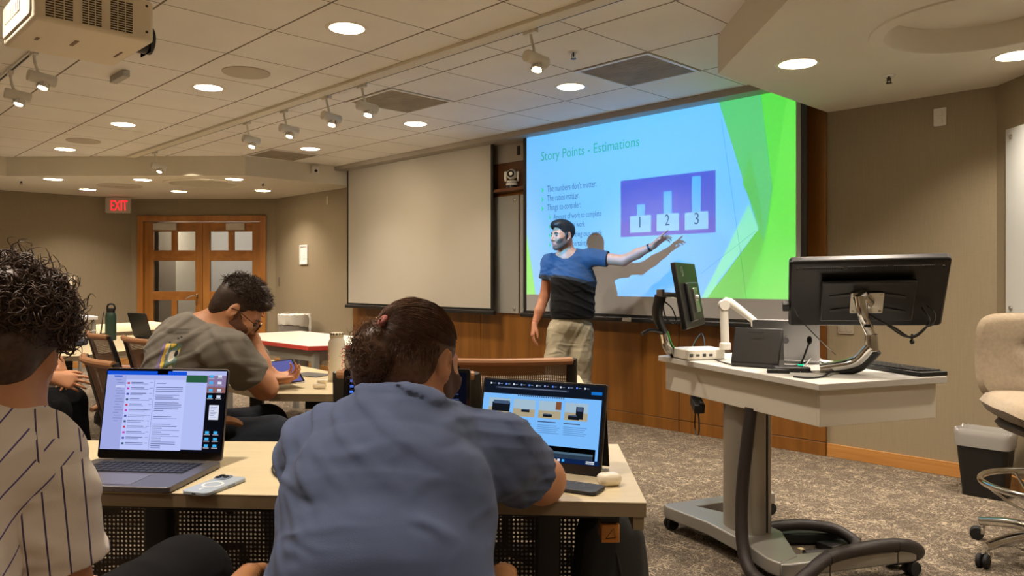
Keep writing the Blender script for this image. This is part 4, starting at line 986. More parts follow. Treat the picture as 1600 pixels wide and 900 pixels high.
# ================================================================ WALL ITEMS
M_PLATE = mat('switch_plate', (232, 222, 196), .4)
def wallplate(name, p, lab, cat, w_, h_, mm, rz=-TH, detail=None, n_=None):
    r = thing(name, lab, cat, p, rz)
    q = MB(); q.rbox((0, -.004, 0), (w_, .008, h_), .004, axis='y'); q.build('plate', mm, r, bevel=.002)
    if detail:
        for dx, dz, dw, dh in detail:
            q = MB(); q.box((dx, -.009, dz), (dw, .004, dh)); q.build(n_ or 'rocker', mm, r, bevel=.001)
    return r
def onfront(px, py, off=.0): u, z = Vp(px, py, FV-off); return R(u, FV-off, z)
wallplate('wall_socket', onfront(1469, 183), 'white outlet plate high on the beige wall by the lectern', 'outlet', .075, .115, M_TILEW, detail=[(0, .024, .035, .032), (0, -.024, .035, .032)])
wallplate('wall_socket', onfront(1322, 514), 'grey outlet plate on the wall below the touch monitor', 'outlet', .11, .07, mat('plate_grey', (150, 140, 124), .5), detail=[(-.025, 0, .03, .04), (.025, 0, .03, .04)])
wallplate('light_switch', onfront(436, 440), 'slim dark switch on the wall between door and notice', 'light switch', .045, .13, mat('plate_dark', (110, 100, 84), .5), detail=[(0, .03, .025, .03), (0, -.03, .025, .03)])
a = (110-800)/F; d = 11.955/(SA-a*CA)
wallplate('light_switch', D(110, 439, d), 'cream double switch plate on the wall by the hand sanitiser', 'light switch', .115, .12, M_PLATE, -TH+math.pi/2, [(-.025, 0, .03, .06), (.025, 0, .03, .06)])
wallplate('wall_sensor', onfront(512, 313), 'small pale sensor high on the wall by the blank screen', 'sensor', .05, .11, mat('plate_tan', (170, 156, 128), .6))
nf = thing('framed_notice', 'small white framed notice on the wall between door and screen', 'notice', onfront(475.5, 398), -TH)
q = MB(); q.prism(rrect(.21, .27, .004, 2), 0, .018, rotm(math.pi/2, 0, 0), holes=[rrect(.165, .225, .003, 2)[::-1]]); q.build('frame', M_TILEW, nf, bevel=.003)
q = MB(); q.bx(-.083, .083, -.006, -.003, -.113, .113); q.mi = 1
for i in range(11): q.bx(-.055+.01*(i % 3), .055-.012*((i*7) % 4), -.0065, -.006, .085-i*.017, .089-i*.017)
q.build('sheet', [mat('paper', (232, 226, 216), .8), mat('ink_grey', (150, 144, 138), .8)], nf, smooth=False)
# exit sign
ex = thing('exit_sign', 'grey box exit sign with glowing red letters by the double door', 'exit sign', D(185, 321, 10.92), math.radians(8))
q = MB(); q.rbox((0, 0, 0), (.335, .05, .215), .012, axis='y'); q.build('housing', mat('exit_grey', (176, 168, 154), .5), ex, bevel=.004)
q = MB(); q.box((-.02, 0, .112), (.10, .05, .012)); q.build('mount', mat('exit_grey', (176, 168, 154), .5), ex)
vs_, fs_ = textmesh('EXIT', .205, 'CENTER', .002); q = MB(); q.add([(v.x*.55, v.y, v.z) for v in vs_], fs_, Matrix.Translation((.015, -.0275, -.072)) @ rotm(math.pi/2, 0, 0)); q.build('letters', emat('exit_red', (255, 30, 40), 2.2), ex, smooth=False)
# whiteboard on the angled wall
WX = 2.936
wd_ = (R(1.28, 2.78, 0)-R(-1.30, FV, 0)).normalized(); wb = thing('whiteboard', 'glass whiteboard on the angled wall above the desk chair', 'whiteboard', R(-1.30, FV, 1.02)+wd_*.13+Vector((-.016, 0, 0)), math.atan2(-wd_.y, -wd_.x)-math.pi/2)
q = MB(); q.bx(-.012, .006, -2.2, 0, 0, 1.10); q.build('glass_panel', mat('glass_board', (206, 208, 204), .12, coat=.4), wb, bevel=.002)
for y, z in ((-.05, 1.05), (-.05, .05), (-2.1, 1.05)):
    q = MB(); q.lathe([(.014, 0), (.014, .006), (.010, .009), (0, .009)], 16, Matrix.Translation((-.012, y, z)) @ rotm(0, -math.pi/2, 0)); q.build('standoff', M_STEEL, wb)
# niche between the screens: glass boards, shelf and camera
gu0, gu1 = Vp(777, 400, FV-.05)[0], Vp(819, 400, FV-.05)[0]
for k, (ua, ub, lab) in enumerate(((gu0-.35, Vp(811, 400, FV-.05)[0], 'grey glass writing board seen between the two screens'), (Vp(813.5, 400, FV-.05)[0], gu1+.3, 'narrow strip of a second glass board beside the slide screen'))):
    r = thing('glass_board', lab, 'whiteboard', R(ua, FV-.031, .90), -TH)
    q = MB(); q.bx(0, ub-ua, -.025, -.0, 0, 1.165); q.build('glass_panel', mat('grey_glass', (140, 138, 132), .15, coat=.5), r, bevel=.002)
    for z in (.045, 1.12):
        q = MB(); q.lathe([(.016, 0), (.016, .006), (.011, .01), (0, .01)], 16, Matrix.Translation((ub-ua-.06 if k == 0 else .06, -.025, z)) @ rotm(math.pi/2, 0, 0)); q.build('standoff', M_STEEL, r)
u0 = Vp(772, 270, FV-.15)[0]
sh = thing('wall_shelf', 'dark wood shelf between the screens carrying the camera', 'shelf', R((gu0+gu1)/2, FV-.03, 2.10), -TH)
q = MB(); q.bx(-.33, .33, -.115, 0, 0, .03); q.build('board', wood('dark_wood', (70, 40, 20), (96, 58, 30), .5, (2, 9, 9)), sh, bevel=.002)
q = MB(); q.bx(-.32, .32, -.012, 0, .03, .30); q.build('back_panel', MATS['dark_wood'], sh)
q = MB(); q.bx(-.32, .32, -.010, 0, .30, .50); q.build('upper_panel', mat('grey_panel', (150, 140, 126), .7), sh)
q = MB(); q.rbox((.115, -.02, .40), (.035, .012, .09), .004, axis='y'); q.build('switch', M_BLACK, sh, bevel=.002)
cp = R(*(Vp(800, 290, FV-.09)[0], FV-.09, 2.131))
pc = thing('ptz_camera', 'white pan and tilt video camera on the shelf between the screens', 'video camera', cp, math.radians(-10))
q = MB(); q.lathe([(0, 0), (.055, 0), (.055, .025), (.0, .025)], 28); q.build('foot', M_BLACK, pc)
q = MB(); q.lathe([(.056, .026), (.06, .03), (.058, .05), (.052, .07), (.0, .075)], 28); q.build('base', M_DOC, pc)
q = MB(); q.lathe([(.0583, .05), (.0592, .052), (.0575, .058)], 28); q.build('band', M_BLACK, pc)
for s_ in (-1, 1):
    q = MB(); q.rbox((s_*.062, 0, .115), (.022, .07, .10), .03, axis='x'); q.build('yoke', M_DOC, pc, bevel=.005)
q = MB(); q.sphere((0, -.005, .135), (.052, .062, .052), 20); q.cyl((0, -.03, .135), (0, -.075, .132), .044, .040, 24); q.build('head', M_DOC, pc)
q = MB(); q.lathe([(.033, 0), (.036, .006), (.028, .007), (.015, .0), (0, -.004)], 24, Matrix.Translation((0, -.074, .132)) @ rotm(math.pi/2, 0, 0)); q.build('lens', mat('dark_glass', (12, 12, 14), .05), pc)
# ================================================================ DESKS
M_DESK = mat('desk_maple', (206, 190, 154), .38, var=.05, vscale=9, stretch=(1, 6, 1))
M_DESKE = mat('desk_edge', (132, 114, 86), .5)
M_LEG = mat('desk_black', (20, 19, 18), .5)
def perf(name, col, pitch, rad):
    m = bpy.data.materials.new(name); m.use_nodes = True; nt = m.node_tree; b = nt.nodes['Principled BSDF']; L = nt.links.new
    b.inputs['Base Color'].default_value = lin(col); b.inputs['Roughness'].default_value = .45; b.inputs['Metallic'].default_value = .5
    tc = nd(nt, 'ShaderNodeTexCoord'); sx = nd(nt, 'ShaderNodeSeparateXYZ'); L(tc.outputs['Object'], sx.inputs[0]); sq = []
    for k in (0, 2):
        p = nd(nt, 'ShaderNodeMath', operation='PINGPONG'); p.inputs[1].default_value = pitch/2; L(sx.outputs[k], p.inputs[0])
        s_ = nd(nt, 'ShaderNodeMath', operation='POWER'); s_.inputs[1].default_value = 2; L(p.outputs[0], s_.inputs[0]); sq.append(s_)
    a = nd(nt, 'ShaderNodeMath', operation='ADD'); L(sq[0].outputs[0], a.inputs[0]); L(sq[1].outputs[0], a.inputs[1])
    g = nd(nt, 'ShaderNodeMath', operation='GREATER_THAN'); g.inputs[1].default_value = rad*rad; L(a.outputs[0], g.inputs[0]); L(g.outputs[0], b.inputs['Alpha'])
    return m
M_PERF = perf('perforated_metal', (62, 50, 40), .0125, .0034)
M_SLATP = None
def slats(name, col, pitch, w_):
    m = bpy.data.materials.new(name); m.use_nodes = True; nt = m.node_tree; b = nt.nodes['Principled BSDF']; L = nt.links.new
    b.inputs['Base Color'].default_value = lin(col); b.inputs['Roughness'].default_value = .6
    tc = nd(nt, 'ShaderNodeTexCoord'); sx = nd(nt, 'ShaderNodeSeparateXYZ'); L(tc.outputs['Object'], sx.inputs[0])
    p = nd(nt, 'ShaderNodeMath', operation='PINGPONG'); p.inputs[1].default_value = pitch/2; L(sx.outputs[2], p.inputs[0])
    g = nd(nt, 'ShaderNodeMath', operation='GREATER_THAN'); g.inputs[1].default_value = w_; L(p.outputs[0], g.inputs[0]); L(g.outputs[0], b.inputs['Alpha'])
    return m
DZ = .735
def desk(name, lab, poly, legs, panel=None, top=M_DESK, edge=M_DESKE, th=.034, cat='desk', foot=True):
    c = sum((Vector((p[0], p[1], 0)) for p in poly), Vector())/len(poly)
    r = thing(name, lab, cat, c)
    P = [(p[0]-c.x, p[1]-c.y) for p in poly]
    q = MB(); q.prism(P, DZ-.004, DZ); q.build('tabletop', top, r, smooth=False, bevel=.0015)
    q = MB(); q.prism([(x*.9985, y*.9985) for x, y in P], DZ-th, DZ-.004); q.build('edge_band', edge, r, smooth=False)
    for (x0, y0, x1, y1) in legs:                # a post each end of a foot running x0,y0 -> x1,y1
        a = Vector((x0-c.x, y0-c.y, 0)); b_ = Vector((x1-c.x, y1-c.y, 0)); m_ = (a+b_)/2; an = math.atan2((b_-a).y, (b_-a).x)
        q = MB(); q.rbox((m_.x, m_.y, (DZ-th+.05)/2), (.07, .05, DZ-th-.05), .01, mtx=None); lg = q.build('leg', M_LEG, r, bevel=.003)
        if foot:
            q = MB(); q.rbox((0, 0, .035), ((b_-a).length, .06, .03), .02, mtx=Matrix.Translation(m_) @ Matrix.Rotation(an, 4, 'Z'))
            q2 = MB(); q2.rbox((0, 0, DZ-th-.02), ((b_-a).length*.85, .05, .038), .01, mtx=Matrix.Translation(m_) @ Matrix.Rotation(an, 4, 'Z')); q2.build('top_bar', M_LEG, lg, bevel=.003)
            for e in (a, b_): q.cyl((e+(m_-e)*.1)+Vector((0, 0, 0)), (e+(m_-e)*.1)+Vector((0, 0, .03)), .018)
            q.build('foot', M_LEG, lg, bevel=.003)
    if panel:
        (x0, y0), (x1, y1), z0, z1, pm = panel
        a = Vector((x0-c.x, y0-c.y, 0)); b_ = Vector((x1-c.x, y1-c.y, 0)); an = math.atan2((b_-a).y, (b_-a).x); l_ = (b_-a).length
        q = MB(); q.box((0, 0, (z0+z1)/2), (l_, .0012, z1-z0)); o = q.build('modesty_panel', pm, r, smooth=False); o.location = (a+b_)/2; o.rotation_euler = (0, 0, an)
        q = MB(); q.box((0, .012, z1+.008), (l_, .03, .045)); o = q.build('beam', M_LEG, r, bevel=.003); o.location = (a+b_)/2; o.rotation_euler = (0, 0, an)
    return r
d1 = desk('desk', 'nearest maple desk with the two laptops and a portable screen on it', [(.305, 1.742), (.325, 2.36), (-1.62, 2.425), (-1.60, 1.875)],
    [(.09, 1.88, .105, 2.33), (-.995, 1.97, -.985, 2.36)], ((-1.55, 2.30), (.26, 2.24), .24, .655, M_PERF))
def inl(o, v): return Vector(v)-o.location
q = MB(); q.box(inl(d1, (.297, 2.05, DZ-.035)), (.026, .60, .062), rz=-.032); q.build('end_trim', M_DESKE, d1, smooth=False, bevel=.002)
q = MB(); q.box(inl(d1, (-.65, 1.93, DZ-.034-.018)), (1.80, .04, .035), rz=-.07); q.build('front_rail', M_LEG, d1, bevel=.002)
bp_ = D(954, 834, 1.93)
q = MB(); q.box(inl(d1, bp_+Vector((0, .035, 0))), (.046, .07, .046)); q.build('wooden_bar', wood('block_wood', (206, 130, 54), (230, 158, 78), .5, (6, 30, 30)), d1, bevel=.002)
tri = [(-.012, -.012), (.012, -.010), (.008, .014)]
q = MB(); pts = [inl(d1, bp_+Vector((x, -.0006, z))) for x, z in tri+tri[:2]]; q.tube(pts, .0008, 6); q.build('triangle_mark', M_BLACK, d1)
q = MB(); q.box(inl(d1, bp_+Vector((0, .035, .0465))), (.05, .05, .047)); q.build('bar_hanger', M_LEG, d1, bevel=.002)
M_SL = slats('slatted_panel', (120, 102, 84), .022, .0045)
desk('desk', 'maple desk behind the man in blue, brown mesh chairs before it', [(.348, 3.58), (.353, 4.05), (-.86, 4.05), (-1.30, 4.57), (-1.075, 3.40), (-.82, 3.385)],
    [(.10, 3.66, .10, 4.0), (-.86, 3.56, -.86, 3.96)], ((-1.02, 3.80), (.20, 3.90), .24, .62, M_SL), foot=True)
desk('desk', 'angled maple desk with the tablet, beside the man in grey', [(-1.085, 3.405), (-1.315, 4.585), (-1.49, 4.80), (-2.02, 4.36)],
    [(-1.52, 4.10, -1.28, 4.36)], None)
M_WHITE = mat('white_laminate', (236, 228, 212), .35); M_RED = mat('red_edge', (186, 62, 52), .45)
M_GREYM = mat('grey_metal_paint', (150, 148, 140), .5)
tw = thing('table', 'white table with a red edge in front of the grey waste bin', 'table', R(-5.98, 3.35, 0), -TH)
tp = [(.80, -.30), (.86, -.14), (.86, .40), (-.84, .40), (-.84, -.40), (.74, -.40)]
q = MB(); q.prism(tp, DZ-.004, DZ); q.build('tabletop', M_WHITE, tw, smooth=False, bevel=.001)
q = MB(); q.prism([(x*1.003, y*1.003) for x, y in tp], DZ-.036, DZ-.0045); q.build('red_edge', M_RED, tw, smooth=False, bevel=.003)
q = MB(); q.bx(-.78, .70, -.345, -.325, DZ-.125, DZ-.036); q.bx(-.78, .70, .325, .345, DZ-.125, DZ-.036); q.bx(.70, .72, -.30, .30, DZ-.125, DZ-.036); q.bx(-.80, -.78, -.3, .3, DZ-.125, DZ-.036); q.build('apron', M_GREYM, tw, smooth=False)
for x, y in ((.72, -.33), (.72, .33), (-.79, -.33), (-.79, .33)):
    q = MB(); q.rbox((x, y, (DZ-.036)/2), (.05, .05, DZ-.036), .006); q.build('leg', M_GREYM, tw)
# desks on the far side
p = [Zp(62, 556, DZ), Zp(120, 556, DZ), Zp(262, 541, DZ), Zp(236, 523, DZ), Zp(60, 528, DZ)]
desk('desk', 'desk with the green bottle and two dark laptops on it', [(v.x, v.y) for v in p], [(p[1].x-.3, p[1].y+.2, p[1].x-.3, p[1].y+.6), (p[2].x-.35, p[2].y+.2, p[2].x-.35, p[2].y+.6)])
p = [Zp(150, 521, DZ), Zp(240, 515, DZ), Zp(271, 506, DZ), Zp(236, 502, DZ), Zp(150, 507, DZ)]
desk('desk', 'farther pale desk beyond the two dark laptops', [(v.x, v.y) for v in p], [(p[0].x+.2, p[0].y+.3, p[0].x+.2, p[0].y+.9), (p[2].x-.4, p[2].y-.1, p[2].x-.4, p[2].y+.4)])
pc_ = Zp(120, 492, .80)
sd = thing('side_table', 'small pale table with the hand sanitiser by the far wall', 'table', (pc_.x-.05, pc_.y-.45, 0), -TH)
q = MB(); q.bx(-.30, .30, -.42, .42, .76, .80); q.build('tabletop', M_GREYT, sd, bevel=.003)
for x, y in ((-.26, -.38), (.26, -.38), (.26, .38), (-.26, .38)):
    q = MB(); q.rbox((x, y, .38), (.035, .035, .76), .005); q.build('leg', M_GREYM, sd)
q = MB(); q.bx(-.28, .28, -.39, .39, .50, .52); q.build('lower_shelf', M_DESKE, sd)
# ================================================================ MESH CHAIRS
def meshmat():
    m = bpy.data.materials.new('chair_mesh'); m.use_nodes = True; nt = m.node_tree; b = nt.nodes['Principled BSDF']; L = nt.links.new
    b.inputs['Base Color'].default_value = lin((112, 76, 50)); b.inputs['Roughness'].default_value = .55
    tc = nd(nt, 'ShaderNodeTexCoord'); sx = nd(nt, 'ShaderNodeSeparateXYZ'); L(tc.outputs['Object'], sx.inputs[0]); o_ = None
    for k, pt in ((0, .008), (2, .006)):
        p = nd(nt, 'ShaderNodeMath', operation='PINGPONG'); p.inputs[1].default_value = pt/2; L(sx.outputs[k], p.inputs[0])
        g = nd(nt, 'ShaderNodeMath', operation='LESS_THAN'); g.inputs[1].default_value = pt*.33; L(p.outputs[0], g.inputs[0])
        if o_ is None: o_ = g.outputs[0]
        else:
            x_ = nd(nt, 'ShaderNodeMath', operation='MAXIMUM'); L(o_, x_.inputs[0]); L(g.outputs[0], x_.inputs[1]); o_ = x_.outputs[0]
    L(o_, b.inputs['Alpha']); return m
M_CM = meshmat()
M_CARM = mat('chair_brown', (150, 104, 66), .5); M_CDARK = mat('chair_frame', (30, 27, 25), .45)
def back_c(x, z):                            # curve of the back: x -1..1, z 0..1
    return Vector((x*(.205+.025*math.sin(z*2.2)), -.205-.10*max(z, 0)**1.5+.035*x*x, .475+.455*z))
def mesh_chair(name, lab, loc, rz, grp='brown mesh chairs', low=0):
    r = thing(name, lab, 'chair', (0, 0, 0), 0, grp)
    q = MB(); q.grid(lambda u, v: back_c(u*2-1, v*.97), 14, 14); q.build('backrest', M_CM, r)
    q = MB(); q.tube([back_c(x, .985)+Vector((0, -.006, 0)) for x in [-1+i*.125 for i in range(17)]], .015, 10, smooth=1); q.build('top_roll', M_CARM, r)
    for s_ in (-1, 1):
        q = MB(); q.tube([back_c(s_, z) for z in [i/12 for i in range(13)]], [.013, .015, .016, .013], 8, flat=1.6); sf = q.build('side_frame', M_CDARK, r)
        q = MB()
        for k in range(7): q.tube([back_c(s_*.99, .03+k*.045), back_c(s_*.87, .0+k*.045)], .004, 6)
        q.build('frame_rib', M_CDARK, sf)
        q = MB(); q.tube([(s_*.225, -.245, .70), (s_*.265, -.17, .715), (s_*.275, -.02, .695), (s_*.270, .13, .68), (s_*.255, .185, .655)], [.012, .020, .021, .022, .015], 10, smooth=5, flat=.8); ar = q.build('armrest', M_CARM, r)
        q = MB(); q.tube([(s_*.268, .02, .685), (s_*.262, .0, .58), (s_*.20, -.02, .42)], .013, 8, smooth=4); q.build('arm_support', M_CDARK, ar)
    q = MB(); q.tube([back_c(-1, .02), back_c(-.5, -.03), back_c(0, -.04), back_c(.5, -.03), back_c(1, .02)], .012, 8, smooth=3); q.build('lower_bar', M_CDARK, r)
    q = MB(); q.grid(lambda u, v: Vector(((u*2-1)*.225, -.21+.44*v, .455-.02*math.cos((u*2-1)*1.5)+.02*v-.05*max(0, v-.8)*3)), 12, 12); q.build('seat', M_CARM, r, solid=.03)
    q = MB(); q.tube([(0, -.18, .43), (0, -.27, .44), back_c(0, .2)+Vector((0, -.015, 0))], .022, 8, smooth=4); q.cyl((0, 0, .09), (0, 0, .44), .025); q.build('post', M_CDARK, r)
    for k in range(5):
        a = 2*math.pi*k/5+.3; c_, s_ = math.cos(a), math.sin(a)
        q = MB(); q.tube([(.02*c_, .02*s_, .10), (.17*c_, .17*s_, .095), (.30*c_, .30*s_, .075)], [.024, .02, .015], 8, smooth=3); lg = q.build('leg', M_CDARK, r)
        q = MB(); q.sphere((.30*c_, .30*s_, .031), (.024, .024, .030), 12); q.build('caster', M_RUB, lg)
    return r
ca = mesh_chair('mesh_chair', 'brown mesh chair half hidden by the bun, a black bag over its corner', (0, 0, 0), 0)
ca.location = (-.335, 2.82, 0); ca.rotation_euler = (0, 0, -.06)
cbh = copy_tree(ca); cbh.location = (-.02, 3.24, 0); cbh.rotation_euler = (0, 0, .10); tag(cbh, 'empty brown mesh chair right behind the portable screen, before the presenter')
c3 = copy_tree(ca); c3.location = (-2.13, 4.52, 0); c3.rotation_euler = (0, 0, -.85); tag(c3, 'brown mesh chair beside the crossed hands, its whole back in view')
c4 = copy_tree(ca); c4.location = (-1.75, 4.20, 0); c4.rotation_euler = (0, 0, -.80); tag(c4, 'brown mesh chair in front of the dark tilted laptop, next to the grey tee')
c5 = copy_tree(ca); c5.location = (-1.40, 3.17, 0); c5.rotation_euler = (0, 0, -.85); tag(c5, 'brown mesh chair the man in the grey shirt sits on')
# the near sitters' chairs: only the arm ends reach into view
def low_chair(lab, loc, rz):
    r = thing('mesh_chair', lab, 'chair', loc, rz, 'brown mesh chairs')
    M_RIB = mat('ribbed_brown', (168, 116, 72), .5)
    q = MB(); q.grid(lambda u, v: Vector(((u*2-1)*.225, -.20+.44*v, .45-.02*math.cos((u*2-1)*1.5)+.02*v)), 12, 12); q.build('seat', M_CARM, r, solid=.03)
    q = MB(); q.grid(lambda u, v: Vector(((u*2-1)*.21, -.235-.06*v+.04*(u*2-1)**2, .47+.17*v)), 10, 8); q.build('backrest', M_CM, r)
    for s_ in (-1, 1):
        q = MB(); q.tube([(s_*.245, -.10, .635), (s_*.246, -.02, .668), (s_*.246, .08, .672), (s_*.244, .16, .655)], [.018, .024, .024, .016], 12, smooth=6, flat=.7)
        for k in range(16): q.lathe([(.0235, -.002), (.0262, 0), (.0235, .002)], 14, Matrix.Translation((s_*.246, -.05+k*.010, .669)) @ rotm(math.pi/2, 0, 0) @ Matrix.Diagonal((1, .72, 1, 1)))
        ar = q.build('armrest', M_RIB, r)
        q = MB(); q.tube([(s_*.246, .0, .685), (s_*.24, -.02, .56), (s_*.18, -.02, .42)], .014, 8, smooth=4); q.build('arm_support', M_CDARK, ar)
    q = MB(); q.cyl((0, 0, .09), (0, 0, .44), .025); q.build('post', M_CDARK, r)
    for k in range(5):
        a = 2*math.pi*k/5+.3; c_, s2 = math.cos(a), math.sin(a)
        q = MB(); q.tube([(.02*c_, .02*s2, .10), (.17*c_, .17*s2, .095), (.30*c_, .30*s2, .075)], [.024, .02, .015], 8, smooth=3); lg = q.build('leg', M_CDARK, r)
        q = MB(); q.sphere((.30*c_, .30*s2, .031), (.024, .024, .030), 12); q.build('caster', M_RUB, lg)
    return r
low_chair('brown ribbed chair under the man in the blue shirt', (-.262, 1.40, 0), 0.0)
# ================================================================ THINGS ON THE DESKS
def scr_layers(r, M_, layers, parent_name='screen_content'):
    """flat lit shapes of one display, one mesh; layers: (x0, x1, z0, z1, material)"""
    q = MB(); mats = []; n = 0
    for L_ in layers:
        x0, x1, z0, z1, m = L_[:5]
        if m not in mats: mats.append(m)
        q.mi = mats.index(m); y = -.0002-.00003*n; n += 1
        q.add([(x0, y, z0), (x1, y, z0), (x1, y, z1), (x0, y, z1)], [(0, 1, 2, 3)], M_)
    return q.build(parent_name, mats, r, smooth=False)
E = lambda n, c, s=1.0: emat('lit_'+n, c, s)
def laptop(name, lab, hinge, right, W, Dp, Hs, tilt, mm, bezel, layers=None, keys=True, th=.016, grp=None, key_m=None):
    x = Vector((right[0], right[1], 0)).normalized(); yb = Vector((-x.y, x.x, 0))       # yb points away from the sitter
    M_ = Matrix((x, yb, Vector((0, 0, 1)))).transposed().to_4x4(); M_.translation = Vector(hinge)
    r = thing(name, lab, 'laptop', mtx=M_)
    if grp: tag(r, group=grp)
    q = MB(); q.rbox((0, -Dp/2, th/2+.001), (W, Dp, th-.002), .012); q.build('base', mm, r, bevel=.002)
    if keys:
        q = MB(); q.box((0, -Dp*.31, th+.0002), (W*.80, Dp*.42, .0006)); q.build('keyboard_well', mat('key_well', (22, 22, 26), .5), r)
        q = MB()
        for i in range(14):
            for j in range(5): q.box((-W*.39+W*.78*(i+.5)/14, -Dp*.31-Dp*.2+Dp*.40*(j+.5)/5, th+.0012), (W*.78/14-.003, Dp*.4/5-.004, .0016))
        q.build('keys', key_m or mat('key_black', (28, 28, 32), .5), r, smooth=False)
        q = MB(); q.box((0, -Dp*.76, th+.0003), (W*.40, Dp*.36, .0006)); q.build('trackpad', mat('trackpad', (120, 118, 122), .35, metal=.5), r)
    T = Matrix.Translation((0, .0, th)) @ Matrix.Rotation(-tilt, 4, 'X')
    q = MB(); q.rbox((0, .003, Hs/2), (W, .006, Hs), .010, axis='y', mtx=T); q.build('lid', mm, r, bevel=.001)
    q = MB(); q.rbox((0, -.0004, Hs/2), (W-.004, .0008, Hs-.004), .009, axis='y', mtx=T); q.build('bezel', bezel, r)
    q = MB(); q.cyl((-W*.36, .004, th-.002), (W*.36, .004, th-.002), .006); q.build('hinge', M_BLACK, r)
    if layers: scr_layers(r, T @ Matrix.Translation((0, -.0009, 0)), layers)
    return r
# big laptop at the left: mail window
LW, LHs = .357, .246
def pxs(px, py):                              # zoomed-picture spot (crop of the display) -> display x, z
    u = (px-165-(716-py)*(-14/138)*0)/192
    return u
a0, a1 = -LW/2+.006, LW/2-.006; b0, b1 = .022, LHs-.006
def SX(t): return a0+(a1-a0)*t
def SZ(t): return b1-(b1-b0)*t
LAYM = [(a0, a1, b0, b1, E('desktop_dark', (14, 14, 22), .8)), (SX(.83), a1, SZ(.20), b1, E('sunset_sky', (150, 130, 178), .8)), (SX(.83), a1, SZ(.27), SZ(.20), E('sunset_low', (172, 120, 122), .6)), (SX(.55), a1, SZ(.055), b1, E('menu_bar', (176, 186, 236)))]
LAYM += [(SX(.62), SX(.845), SZ(.97), SZ(.06), E('window_back', (176, 188, 242))), (SX(.62), SX(.845), SZ(.145), SZ(.06), E('green_bar', (42, 92, 66))),
  (a0, SX(.67), SZ(.985), SZ(.035), E('window', (188, 198, 250))), (a0, SX(.67), SZ(.06), SZ(.01), E('blue_bar', (22, 82, 214))), (a0, SX(.165), SZ(.985), SZ(.065), E('sidebar', (160, 168, 226))),
  (SX(.165), SX(.67), SZ(.115), SZ(.065), E('tool_strip', (170, 178, 232))), (SX(.405), SX(.408), SZ(.985), SZ(.115), E('split_line', (120, 126, 190))), (SX(.06), SX(.13), SZ(.085), SZ(.068), E('blue_button', (26, 86, 200)))]
rg = random.Random(3); dk = E('mail_text', (96, 102, 150), .9); lt_ = E('mail_text_pale', (134, 142, 200), .9)
for i in range(12):
    z = .145+i*.068
    if z < .95:
        LAYM += [(SX(.178), SX(.198), SZ(z+.030), SZ(z+.005), E('avatar%d' % (i % 4), ((200, 60, 90), (190, 70, 180), (70, 80, 170), (60, 90, 120))[i % 4])), (SX(.21), SX(.21+rg.uniform(.08, .17)), SZ(z+.012), SZ(z+.003), dk), (SX(.21), SX(.21+rg.uniform(.10, .18)), SZ(z+.030), SZ(z+.023), lt_), (SX(.37), SX(.395), SZ(z+.012), SZ(z+.005), lt_)]
for i in range(34):
    if rg.random() < .78: LAYM += [(SX(.425), SX(.425+rg.choice((.08, .15, .2, .225))), SZ(.16+i*.024+.008), SZ(.16+i*.024), dk if i % 3 else lt_)]
for i in range(16): LAYM += [(SX(.085+.01*(i % 2)), SX(.13+.02*(i % 3)), SZ(.12+i*.034+.008), SZ(.12+i*.034), lt_)]
LAYM += [(SX(.085), SX(.165), SZ(.22), SZ(.19), E('sidebar_pick', (196, 204, 246)))]
for x in (.885, .955):
    for z in (.05, .13, .22, .30, .74, .82, .90): LAYM += [(SX(x-.018), SX(x+.014), SZ(z+.032), SZ(z), E('folder_blue', (70, 176, 236)) if x < .9 or z > .7 else E('file_white', (214, 220, 240))), (SX(x-.026), SX(x+.022), SZ(z+.047), SZ(z+.038), E('caption', (190, 190, 205), .8))]
LAYM += [(SX(.885), SX(.965), SZ(.60), SZ(.42), E('file_white', (214, 220, 240)))]
for i in range(7): LAYM += [(SX(.897), SX(.95-.01*(i % 3)), SZ(.445+i*.02+.006), SZ(.445+i*.02), lt_)]
LAYM += [(SX(.43), SX(.52), SZ(.05), b1+.003, E('notch', (4, 4, 5), .3))]
M_SPG = mat('space_grey', (112, 108, 108), .38, metal=.7)
hl_ = (Zp(151, 716, DZ+.016)+Zp(347, 721, DZ+.016))/2; hr_ = Zp(347, 721, DZ+.016)-Zp(151, 716, DZ+.016); hl_.z = DZ
laptop('laptop', 'large grey laptop with a mail window open beside the pinstriped jersey', hl_, hr_, LW, .262, LHs, math.radians(10), M_SPG, MATS['display_off'], LAYM)
# dark laptop before the man in blue: code editor
cx_ = D(631, 600, 2.19); cx_.z = DZ
W2, H2s = .372, .236; a0, a1, b0, b1 = -W2/2+.016, W2/2-.012, .02, H2s-.012
ed = E('editor_dark', (10, 12, 24), .8); LAY = [(a0, a1, b0, b1, ed), (a0, SX(.06), b0, b1, E('editor_rail', (8, 10, 18), .7))]
code = [E('code_white', (190, 205, 255)), E('code_blue', (80, 130, 255)), E('code_dim', (70, 84, 130))]
for i in range(26):
    LAY += [(SX(.08+.025*((i*3) % 4)), SX(.10+.025*((i*3) % 4)+rg.uniform(.05, .16)), SZ(.05+i*.036+.016), SZ(.05+i*.036), code[i % 3])]
    LAY += [(SX(.50+.02*(i % 5)), SX(.54+.02*(i % 5)+rg.uniform(.05, .18)), SZ(.05+i*.036+.012), SZ(.05+i*.036), code[2])]
    LAY += [(SX(.80), SX(.82+rg.uniform(.04, .12)), SZ(.05+i*.036+.012), SZ(.05+i*.036), code[2 if i % 4 else 1])]
for k in range(6): LAY += [(SX(.015), SX(.045), SZ(.10+k*.08+.035), SZ(.10+k*.08), code[1])]
laptop('laptop', 'black laptop with a code editor open, hidden by the man in the blue shirt', cx_, (1, -.02), W2, .25, H2s, math.radians(16), M_SATIN, MATS['display_off'], LAY)
